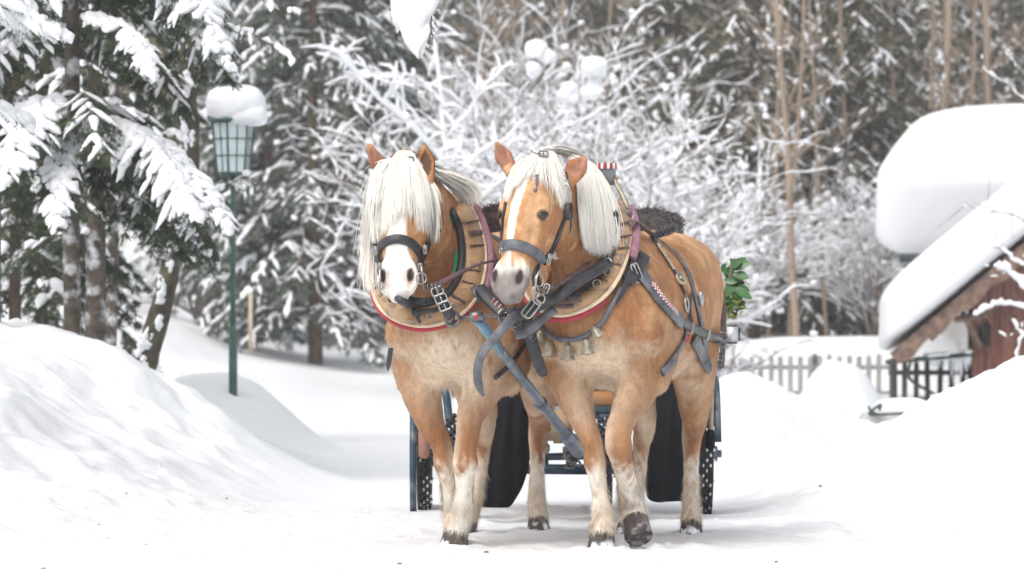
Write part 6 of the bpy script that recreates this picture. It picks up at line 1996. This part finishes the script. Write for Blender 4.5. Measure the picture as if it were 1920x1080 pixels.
# ================= left horse body harness (only the parts in view)
hl = thing('harness', 'trace with red and white lacing and hanging girth strap between the two horses', 'harness', tuple(P(930, 570, 19.0)), 'body harness of the horses')
mb = MB(); q = spline([P(898, 540, 18.92), P(912, 556, 18.88), P(935, 580, 18.84), P(958, 600, 18.80)], 6); mb.strap(q, np.array([.3, -1, .2]), .058, .014); mb.build('trace', M['leather'], hl)
mb = MB(); tn = nrm(q[-1] - q[0]); sd = nrm(np.cross(tn, (.3, -1, .2)))
for k in range(14):
    c = q[0] + (q[-1] - q[0]) * (.2 + .05 * k) + np.array([.3, -1, .2]) * .019
    mb.tube([c - sd * .012 - tn * .004, c + sd * .012 + tn * .004], .0028, 5, k % 2)
mb.build('lacing', [M['white'], M['felt_red']], hl)
mb = MB(); mb.box(P(890, 554, 18.90), (.06, .012, .07), bev=.012); mb.build('grey_plate', M['leather_grey'], hl)
mb = MB(); strap_on(mb, HL, [(1002, 618), (980, 648), (955, 682), (926, 710)], .020, .006, .008); mb.build('girth', M['leather'], hl)
mb = MB(); q = spline([P(990, 622, 18.92), P(1000, 650, 18.92), P(1010, 680, 18.94), P(1020, 704, 18.96)], 6); mb.strap(q, np.array([-.2, -1, .1]), np.interp(np.linspace(0, 1, 19), [0, .6, .9, 1], [.05, .052, .046, .030]), .008); mb.build('leather_flap', M['leather'], hl)
mb = MB(); strap_on(mb, HL, [(733, 652, 18.95), (730, 672, 18.95), (727, 696, 18.95)], [.022] * 8 + [.018, .012, .004], .006, .004); mb.build('strap_end', M['leather'], hl)
mb = MB(); q = spline([P(886, 412, 19.24), P(908, 470, 19.22), P(918, 520, 19.14), (P(925, 560, 19.08))], 6); mb.strap(q, np.array([.2, -1, 0]), .022, .006)
q = spline([P(888, 420, 19.22), P(905, 434, 19.3), P(940, 452, 19.5), P(985, 460, 19.7)], 6); mb.strap(q, np.array([0, -1, .3]), .03, .006)
q = spline([P(918, 462, 19.3), P(945, 452, 19.4), P(990, 450, 19.6)], 6); mb.tube(q, .008, 6)
q = spline([P(915, 470, 19.3), P(932, 480, 19.4), P(960, 500, 19.5)], 6); mb.tube(q, .008, 6); mb.build('back_strap', M['leather_grey'], hl)
mb = MB(); strap_on(mb, HL, [(915, 465), (930, 500), (940, 540)], .05, .004, .006); mb.build('saddle_edge', M['leather_brown'], hl)

# ================= reins
GR = 'reins of the pair'
rn = thing('rein', 'brown rein buckled to the bit of the right horse and running back along its neck', 'rein', tuple(P(1060, 525, 18.6)), GR)
mb = MB(); q = spline([P(1006, 546, 18.34), P(1022, 543, 18.42), P(1050, 532, 18.56), P(1080, 512, 18.68), P(1110, 486, 18.86), P(1140, 456, 19.02), P(1165, 436, 19.06), P(1190, 416, 19.08), P(1222, 440, 19.42)], 5); mb.strap(q, np.array([-.3, -1, .5]), .024, .006); mb.build('strap', M['leather_brown'], rn)
mb = MB(); buckle(mb, P(1024, 541, 18.415), (-.3, -1, .4), (.3, 0, 1), .024, .040, .003); mb.build('buckle', M['steel'], rn)
mb = MB()
for x, y, D in ((1036, 537, 18.49), (1046, 533, 18.53)): mb.box(P(x, y, D), (.010, .012, .034), bev=.003)
mb.build('keeper', M['leather_brown'], rn)
rn = thing('rein', 'thin rein from the bit of the left horse sweeping right behind the other horse muzzle', 'rein', tuple(P(860, 520, 18.7)), GR)
mb = MB(); q = spline([P(795, 538, 18.57), P(812, 536, 18.6), P(840, 524, 18.66), P(870, 508, 18.74), P(905, 494, 18.84), P(945, 487, 18.95), P(985, 484, 19.05)], 5)
w_ = np.interp(np.linspace(0, 1, len(q)), [0, .45, .6, 1], [.028, .022, .010, .010]); mb.strap(q, np.array([0, -1, .4]), w_, .006); mb.build('strap', M['leather_brown'], rn)
mb = MB()
for x in range(796, 832, 8): mb.ring(P(x, 538 - (x - 796) * .1, 18.57), (1 if x % 16 else .2, -.5, .3), .011, .003, seg=10)
mb.build('chain', M['dark_steel'], rn)
# ------------------------------------------------------------------ carriage behind the horses
M['blue'] = mat('blue_paint', (.022, .05, .085), .45, var=.3, vscale=8, dirt=(.16, .17, .18), dscale=9)
M['blue_worn'] = mat('worn_blue_steel', (.20, .245, .31), .40, metal=.45, var=.3, vscale=14, dirt=(.32, .33, .35), dscale=12)
M['tarp'] = mat('black_tarp', (.007, .007, .009), .8, spec=.15, bump=.004, bscale=20, var=.3, vscale=10)
M['tyre'] = mat('tyre_rubber', (.025, .025, .027), .8, var=.2)
M['varnish'] = mat('varnished_board', (.40, .20, .08), .4, bump=.001, stretch=(.6, 1, 4), col2=(.26, .12, .045), vscale=8)
M['teal'] = mat('dark_teal_steel', (.03, .065, .075), .5, dirt=(.3, .32, .34), dscale=10)
M['fur_dark'] = mat('dark_fur', (.055, .032, .028), .9, attr=True)
ca = thing('carriage', 'open carriage behind the pair with blue ironwork, treaded tyres and hanging black aprons', 'carriage', (.26, 23.2, 0))


rw_ = np.random.default_rng(77)
def wheel(cx, D, r, w, nst=38):
    c = np.array([cx, D, r + gz(cx, D) - .012])
    mb = MB(); K = 44; V = []; Fc = []
    prof = [(-w / 2 * .8, r - .085), (-w / 2, r - .045), (-w / 2 * .9, r - .010), (0, r), (w / 2 * .9, r - .010), (w / 2, r - .045), (w / 2 * .8, r - .085), (0, r - .095)]
    m = len(prof)
    for i in range(K):
        a = 2 * math.pi * i / K
        for (x, q) in prof: V.append([c[0] + x, c[1] + q * math.cos(a), c[2] + q * math.sin(a)])
    for i in range(K):
        i2 = (i + 1) % K
        for j in range(m): Fc.append((i * m + j, i * m + (j + 1) % m, i2 * m + (j + 1) % m, i2 * m + j))
    mb.add(V, Fc)
    wh = mb.build('wheel', M['tyre'], ca)
    mb = MB(); s = MB()
    for i in range(nst):
        a = 2 * math.pi * i / nst
        for j, x in enumerate((-.36, -.12, .12, .36)):
            if rw_.random() < .04: continue
            aa = a + (j % 2) * math.pi / nst
            mb.box([c[0] + x * w, c[1] + (r + .004) * math.cos(aa), c[2] + (r + .004) * math.sin(aa)], (w * .17, .028, .018), np.array([[1, 0, 0], [0, -math.sin(aa), math.cos(aa)], [0, math.cos(aa), math.sin(aa)]]).T)
            if rw_.random() < .45: s.ball([c[0] + (x + .12) * w, c[1] + (r + .002) * math.cos(aa), c[2] + (r + .002) * math.sin(aa)], (.006 + .004 * rw_.random(), .012, .010), seg=6)
    mb.build('tread', M['tyre'], wh, False); s.build('packed_snow', M['snow'], wh)
    mb = MB(); mb.ring(c, (1, 0, 0), r - .11, .018, 30, 8)
    for i in range(8):
        a = 2 * math.pi * i / 8; mb.tube([c, c + np.array([0, math.cos(a), math.sin(a)]) * (r - .11)], .012, 6)
    mb.tube([c - [w * .9, 0, 0], c + [w * .9, 0, 0]], .04, 10); mb.build('rim', M['blue'], wh)
    return c


cl_ = wheel((796 - CX) / F * 23.5, 23.5, .285, .078)
cr_ = wheel((1320 - CX) / F * 22.9, 22.9, .33, .078)
fl_ = wheel((849 - CX) / F * 22.2, 22.2, .27, .075)
fr_w = wheel((1133 - CX) / F * 22.0, 22.0, .27, .075)
# mudguards over the rear wheels
for c, r, sx, nm in ((cl_, .285, -1, 'a'), (cr_, .33, 1, 'b')):
    mb = MB(); V = []; Fc = []; K = 22
    for i in range(K + 1):
        a = math.radians(-50 + 220 * i / K) if sx < 0 else math.radians(10 + 150 * i / K)
        for x, q in ((-.018, 0), (.018, 0), (.018, .010), (-.018, .010)): V.append([c[0] + x + sx * .055, c[1] - (r + .07 + q) * math.cos(a), c[2] + (r + .07 + q) * math.sin(a)])
    for i in range(K):
        for j in range(4): Fc.append((i * 4 + j, i * 4 + (j + 1) % 4, (i + 1) * 4 + (j + 1) % 4, (i + 1) * 4 + j))
    mb.add(V, Fc + [(3, 2, 1, 0), tuple(K * 4 + j for j in range(4))]); mb.build('mudguard', M['blue'], ca)
mb = MB(); mb.tube([cl_ + [-.03, 0, 0], cr_ + [.09, 0, 0]], .020, 8); mb.tube([cl_ + [-.06, -.1, .30], cl_ + [-.055, -.12, -.04], cl_ + [-.03, -.05, -.04]], .014, 6)
mb.tube([fl_, fr_w], .026, 8); mb.build('axle', M['blue'], ca)
mb = MB()
mb.box(P(1085, 770, 22.0), (.40, .10, .045), bev=.006); mb.box(P(1080, 820, 22.1), (.44, .08, .035), bev=.006); mb.box(P(1082, 876, 22.3), (.62, .05, .030), bev=.005)
for x in (1020, 1062, 1108, 1150): mb.tube([P(x, 766, 22.15), P(x + 4, 876, 22.28)], .013, 6)
mb.build('undercarriage', M['teal'], ca)
mb = MB(); mb.box(P(1138, 795, 21.95), (.10, .06, .10), bev=.01); mb.box(P(1128, 780, 21.98), (.16, .05, .03), bev=.005); mb.tube(spline([P(820, 702, 22.2), P(836, 740, 22.1), P(842, 790, 22.1), P(850, 820, 22.15)], 5), .022, 8); mb.tube(spline([P(1100, 790, 22.0), P(1130, 812, 21.9), P(1160, 800, 22.0)], 5), .018, 7)
mb.tube([P(1150, 800, 22.3), P(1322, 790, 22.7)], .02, 7); mb.build('leaf_spring', M['blue'], ca)
# body, foot board, seat
mb = MB(); mb.box(P(1098, 752, 22.0), (.40, .05, .10), bev=.006); mb.build('foot_board', M['varnish'], ca)
mb = MB(); mb.box(P(1052, 800, 21.95), (.12, .05, .17), bev=.02); mb.build('tool_bag', mat('tan_canvas', (.38, .26, .15), .8, var=.2), ca)
mb = MB(); mb.box((.28, 23.1, .80), (1.04, 1.7, .34), bev=.03); mb.build('body', M['varnish'], ca)
mb = MB(); mb.box((.28, 22.7, 1.05), (.94, .5, .16), bev=.05); mb.box((.28, 22.98, 1.26), (.92, .12, .40), bev=.05); mb.box((.28, 23.9, 1.2), (.94, .12, .42), bev=.05); mb.build('seat', M['leather'], ca)
mb = MB(); mb.box((-.13, 22.3, .66), (.07, .06, .24), bev=.005); mb.box(P(795, 800, 23.15), (.06, .04, .34), bev=.01); mb.build('side_board', mat('pink_board', (.45, .22, .16), .6), ca)


def apron(cols, D, name='apron'):
    """hanging black sheet: cols = list of (px_top, py_top, px_bottom, py_bottom)"""
    mb = MB(); C_ = spline(cols, 6); n = len(C_); m = 14; V = []
    for i, (xa, ya, xb, yb) in enumerate(C_):
        for j in range(m + 1):
            t = j / m; px = xa + (xb - xa) * t; py = ya + (yb - ya) * t
            d = D + .022 * math.sin(i * .55 + t * 1.9) * (.3 + .7 * t) + .025 * math.sin(t * 4 + i * .12) - .06 * math.sin(t * math.pi)
            V.append(P(px, py, d))
    V = np.array(V); B = V + [0, .012, 0]; N_ = len(V); Fc = []
    for i in range(n - 1):
        for j in range(m):
            a = i * (m + 1) + j; b = a + m + 1
            Fc += [(a, a + 1, b + 1, b), (a + N_, b + N_, b + 1 + N_, a + 1 + N_)]
    for i in range(n - 1):
        for j in (0, m):
            a = i * (m + 1) + j; b = a + m + 1; Fc.append((a, b, b + N_, a + N_))
    for i in (0, n - 1):
        for j in range(m):
            a = i * (m + 1) + j; Fc.append((a, a + N_, a + 1 + N_, a + 1))
    mb.add(np.vstack([V, B]), Fc); mb.build(name, M['tarp'], ca)
apron([(884, 690, 892, 948), (905, 690, 906, 951), (925, 690, 922, 952), (945, 690, 940, 952), (965, 690, 956, 950), (980, 690, 968, 934), (992, 690, 980, 912), (1000, 690, 992, 876)], 21.7)
apron([(1196, 690, 1210, 920), (1210, 690, 1216, 936), (1230, 690, 1232, 942), (1250, 690, 1250, 941), (1268, 690, 1268, 940), (1282, 690, 1284, 936), (1300, 690, 1300, 900), (1318, 690, 1312, 830)], 22.0)
apron([(1318, 650, 1306, 860), (1328, 650, 1314, 850), (1338, 655, 1324, 790), (1347, 660, 1338, 720)], 22.2)

# pole with its crossbar
mb = MB(); a, b = P(905, 614, 18.62), P(1080, 840, 20.15)
mb.tube([a + (b - a) * .10, a + (b - a) * .55, b], [.021, .023, .026], 12); mb.tube([a + (b - a) * .60, a + (b - a) * .63], .029, 12); mb.tube([a + (b - a) * .88, b + (b - a) * .03], .034, 12)
mb.tube([b, P(1074, 826, 21.9)], .034, 10)
pole = mb.build('pole', M['blue_worn'], ca)
mb = MB(); mb.strap(np.array([P(893, 594, 18.62), P(905, 614, 18.63), P(925, 640, 18.74), P(938, 660, 18.84)]), np.array([.4, -1, .4]), .050, .016); mb.build('pole_head', mat('blue_enamel', (.16, .30, .42), .4, metal=.2, dirt=(.4, .42, .45), dscale=14), ca)
mb = MB()
mb.tube([P(862, 596, 18.64), P(892, 594, 18.62), P(925, 592, 18.64), P(958, 590, 18.68)], .0085, 8)
mb.ring(P(848, 598, 18.64), (.3, -1, 0), .030, .009, 20, 8); mb.ring(P(848, 596, 18.64), (1, -.3, 0), .024, .006, 16, 6); mb.tube([P(880, 594, 18.60), P(906, 593, 18.60)], .024, 8)
mb.ring(P(948, 594, 18.66), (.3, -1, .2), .032, .010, 20, 8); mb.ring(P(962, 600, 18.66), (.6, -.6, .4), .028, .009, 20, 8); mb.build('crossbar', M['dark_steel'], ca)
mb = MB(); mb.ball(P(893, 594, 18.58), (.011, .005, .011), seg=12); mb.build('red_boss', M['felt_red'], ca)
mb = MB(); mb.box(P(1072, 850, 20.4), (.085, .07, .10), bev=.02)
for k in range(7): mb.ring(P(1068 + (k % 3) * 7, 838 + k * 6, 20.34), (k % 2, -1, .3 * k), .020, .006, 12)
mb.tube(spline([P(1030, 800, 21.6), P(1020, 830, 21.6), P(1022, 852, 21.6)], 5), [.01] * 5 + [.02, .03, .03, .028, .025, .01], 8); mb.build('pole_coupling', M['dark_steel'], ca)
mb = MB(); mb.tube(spline([P(1042, 790, 21.6), P(1058, 806, 21.55), P(1062, 830, 21.5)], 5), .012, 7); mb.build('coupling_rope', M['stake'], ca)

# mirror on the side, blunt lamp bracket
mb = MB(); c = P(1373, 627, 22.2); mb.box(c, (.078, .03, .096), bev=.014); m1 = mb.build('mirror', M['gutter'], ca)
mb = MB(); mb.box(c - [0, .017, 0], (.060, .006, .078), bev=.002); mb.build('mirror_glass', mat('mirror_glass', (.62, .64, .66), .3, metal=.5), m1)
mb = MB(); mb.tube([P(1360, 640, 22.2), P(1345, 645, 22.3), P(1338, 700, 22.4)], .012, 7); mb.tube([P(1338, 640, 22.4), P(1340, 790, 22.6)], .013, 7); mb.build('side_rail', M['blue'], ca)

# wooden handled brush hanging at the side
bt = thing('hand_brush', 'thin wooden stick with a dark bristle head hanging down beside the right rear wheel', 'brush', tuple(P(1335, 760, 22.2)))
mb = MB(); mb.tube([P(1336, 690, 22.2), P(1334, 740, 22.2), P(1333, 812, 22.2)], [.010, .012, .012], 8); mb.build('handle', M['stake'], bt)
mb = MB(); mb.tube([P(1333, 806, 22.2), P(1331, 818, 22.2), P(1332, 838, 22.2), P(1334, 846, 22.2)], [.016, .026, .024, .008], 10); mb.build('bristle_head', M['tarp'], bt)

# fur rugs over the seat back
def fur_rug(c, half, e, label, col, n, L, seed):
    rg = np.random.default_rng(seed)
    root = thing('fur_rug', label, 'rug', tuple(c), 'fur rugs on the carriage')
    W, Fc = superbox(c, np.eye(3), half, e, 40, 24, .035, 9, seed)
    cc = np.tile(np.array(col) * .7, (len(W), 1))
    i = rg.integers(0, len(W), n); p = W[i] + rg.normal(0, .008, (n, 3)); d = nrm_rows(p - c) * .6 + rg.normal(0, .55, (n, 3)); d[:, 2] -= .2; d = nrm_rows(d)
    s = nrm_rows(np.cross(d, rg.normal(0, 1, (n, 3)))) * .0022; q = p + d * rg.uniform(.4, 1, (n, 1)) * L
    HV = np.stack([p - s, p + s, q + s * .3, q - s * .3], 1).reshape(-1, 3); HF = np.arange(4 * n).reshape(n, 4) + len(W)
    cl = np.clip(np.array(col) * rg.uniform(.5, 1.9, (n, 1)), 0, 1)
    o = obj('fur', np.vstack([W, HV]), [tuple(f) for f in Fc] + [tuple(f) for f in HF], M['fur_dark'], root, True, cols=np.vstack([cc, np.repeat(cl, 4, 0)]))
def nrm_rows(a): return a / (np.linalg.norm(a, axis=1)[:, None] + 1e-9)
fur_rug(P(925, 428, 22.5), (.115, .16, .085), .7, 'dark brown curly fur rug on the seat back between the two horses', (.055, .030, .028), 9000, .035, 5)
fur_rug(P(1214, 428, 22.5), (.175, .17, .080), .75, 'grey brown fur rug on the seat back behind the right horse', (.105, .088, .085), 12000, .022, 6)

# leafy sprig tied to the side
def sprig():
    rg = np.random.default_rng(12)
    root = thing('leafy_sprig', 'bunch of glossy green leaves with mistletoe right of the right horse rump', 'sprig', tuple(P(1362, 600, 21.9)))
    lm = [mat('glossy_leaf', (.045, .13, .035), .32, var=.3, vscale=12), mat('mistletoe', (.30, .30, .045), .5, var=.3)]
    mb = MB(); tw = MB()
    def leaf(p, d, L, W, mi, nrmv):
        d = nrm(d); s = nrm(np.cross(d, nrmv)); nn = np.cross(s, d); V = []; Fc = []; K = 6
        for i in range(K + 1):
            t = i / K; w = W * math.sin(math.pi * min(1, t * .95 + .04)) ** .8
            c = p + d * L * t - nn * (.18 * L * t * t); V += [c - s * w + nn * w * .3, c - nn * .0, c + s * w + nn * w * .3]
        for i in range(K):
            o = i * 3; Fc += [(o, o + 1, o + 4, o + 3), (o + 1, o + 2, o + 5, o + 4)]
        V = np.array(V); mb.add(V, Fc, mi)
    for k in range(30):
        px, py = rg.uniform(1352, 1380), rg.uniform(505, 575); p = P(px, py, 21.9 + rg.uniform(-.05, .05))
        d = np.array([rg.uniform(-.2, 1), rg.uniform(-.6, .4), rg.uniform(-.2, 1.0)]); leaf(p, d, rg.uniform(.06, .10), rg.uniform(.016, .028), 0, np.array([rg.normal(0, .5), -1, .4]))
    for (a, b) in (((1372, 505), (1402, 492)), ((1374, 515), (1400, 518)), ((1375, 540), (1405, 555)), ((1370, 500), (1385, 490))):
        A, B = P(*a, 21.85), P(*b, 21.82); leaf(A, B - A, np.linalg.norm(B - A) * 1.15, .026, 0, np.array([.1, -1, .5])); tw.tube([P(1360, 560, 21.9), A], .003, 5)
    for k in range(150):
        px, py = rg.uniform(1360, 1392), rg.uniform(550, 598); p = P(px - (py - 550) * .15, py, 21.88 + rg.uniform(-.05, .05))
        leaf(p, rg.normal(0, 1, 3), rg.uniform(.025, .045), .006, 1 if rg.random() < .75 else 0, rg.normal(0, 1, 3))
    tw.tube([P(1356, 640, 22.0), P(1360, 600, 21.95), P(1362, 520, 21.9)], .006, 6)
    mb.build('leaves', lm, root); tw.build('stem', M['twig'], root)
sprig()

# thick double strap from the right collar to the pole head, and its loose hanging end
GP = 'breast straps from the collars to the pole head'
bs = thing('breast_strap', 'thick grey black double strap running from the right collar down to the pole head', 'strap', tuple(P(1060, 550, 18.6)), GP)
mb = MB(); q = spline([P(1140, 494, 18.80), P(1112, 512, 18.70), P(1080, 530, 18.62), P(1045, 556, 18.55), P(1010, 572, 18.52), P(985, 586, 18.54), P(962, 600, 18.58)], 6)
mb.strap(q, np.array([-.3, -1, .5]), .060, .016); mb.strap(q[:26] + [-.004, -.016, -.002], np.array([-.3, -1, .5]), .040, .008); st_p = q; mb.build('strap', M['leather'], bs)
mb = MB(); nn_ = np.tile(nrm((-.3, -1, .5)), (len(q), 1)); stitch(mb, q + nn_ * .014, nn_, .056, .012, .0015); mb.build('stitching', mat('grey_thread', (.32, .32, .33), .8), bs)
mb = MB(); buckle(mb, P(996, 578, 18.49), (-.3, -1, .4), (.55, 0, .8), .050, .088, .0048); mb.build('buckle', M['steel'], bs)
mb = MB(); q = spline([P(1040, 580, 18.56), P(1015, 600, 18.54), P(990, 622, 18.56), P(968, 628, 18.58)], 6); mb.strap(q, np.array([-.3, -1, .3]), .042, .012)
mb.build('lower_layer', M['leather_grey'], bs)
le = thing('loose_strap', 'worn grey strap end hanging in a curve in front of the left horse foreleg', 'strap', tuple(P(900, 680, 18.6)))
mb = MB(); q = spline([P(972, 588, 18.54), P(950, 608, 18.52), P(926, 636, 18.50), P(905, 662, 18.52), P(896, 690, 18.54), P(897, 718, 18.56), P(906, 742, 18.58)], 6)
mb.strap(q, np.array([-.25, -1, .25]), np.interp(np.linspace(0, 1, len(q)), [0, .85, 1], [.044, .036, .014]), .008); mb.build('strap', M['leather_grey'], le)
cs = thing('breast_strap', 'short strap with stacked steel buckles from the left collar down to the crossbar ring', 'strap', tuple(P(830, 560, 18.6)), GP)
mb = MB(); q = spline([P(820, 540, 18.62), P(828, 562, 18.60), P(838, 582, 18.60), P(846, 594, 18.62)], 5); mb.strap(q, np.array([0, -1, .2]), .048, .014); mb.build('strap', M['leather'], cs)
mb = MB()
for (x, y) in ((820, 546), (827, 560), (834, 574)): buckle(mb, P(x, y, 18.575), (0, -1, .2), (-.4, 0, 1), .050, .034, .0042)
mb.build('buckle', M['steel'], cs)
hb = thing('coupling_straps', 'tangle of black buckled straps hanging at the pole head between the horses', 'strap', tuple(P(985, 600, 18.7)))
mb = MB()
for a, b, w in (((955, 600, 18.66), (1000, 632, 18.72), .03), ((960, 575, 18.62), (985, 630, 18.68), .03), ((975, 610, 18.62), (1012, 612, 18.70), .026), ((990, 600, 18.6), (1002, 640, 18.8), .034)):
    A, B = P(*a), P(*b); mb.strap(spline([A, (A + B) / 2 + [0, -.02, .01], B], 5), np.array([-.1, -1, .3]), w, .010)
mb.build('strap', M['leather'], hb)
mb = MB()
for (x, y) in ((978, 612), (992, 626), (970, 602)): buckle(mb, P(x, y, 18.60), (-.2, -1, .3), (.3, 0, 1), .030, .026, .0035)
mb.ring(P(968, 610, 18.60), (.4, -1, 0), .022, .005); mb.build('buckle', M['dark_steel'], hb)
def haze(density):
    m = bpy.data.materials.new('haze_air'); m.use_nodes = True; nt = m.node_tree
    nt.nodes.remove(nt.nodes['Principled BSDF'])
    v = nt.nodes.new('ShaderNodeVolumePrincipled'); v.inputs['Color'].default_value = (.93, .95, 1, 1); v.inputs['Density'].default_value = density
    nt.links.new(v.outputs[0], nt.nodes['Material Output'].inputs['Volume'])
    mb = MB(); mb.box((0, 95, 6.5), (420, 410, 33)); o = mb.build('haze', m, None, False); tag(o, kind='stuff')
haze(.0016)
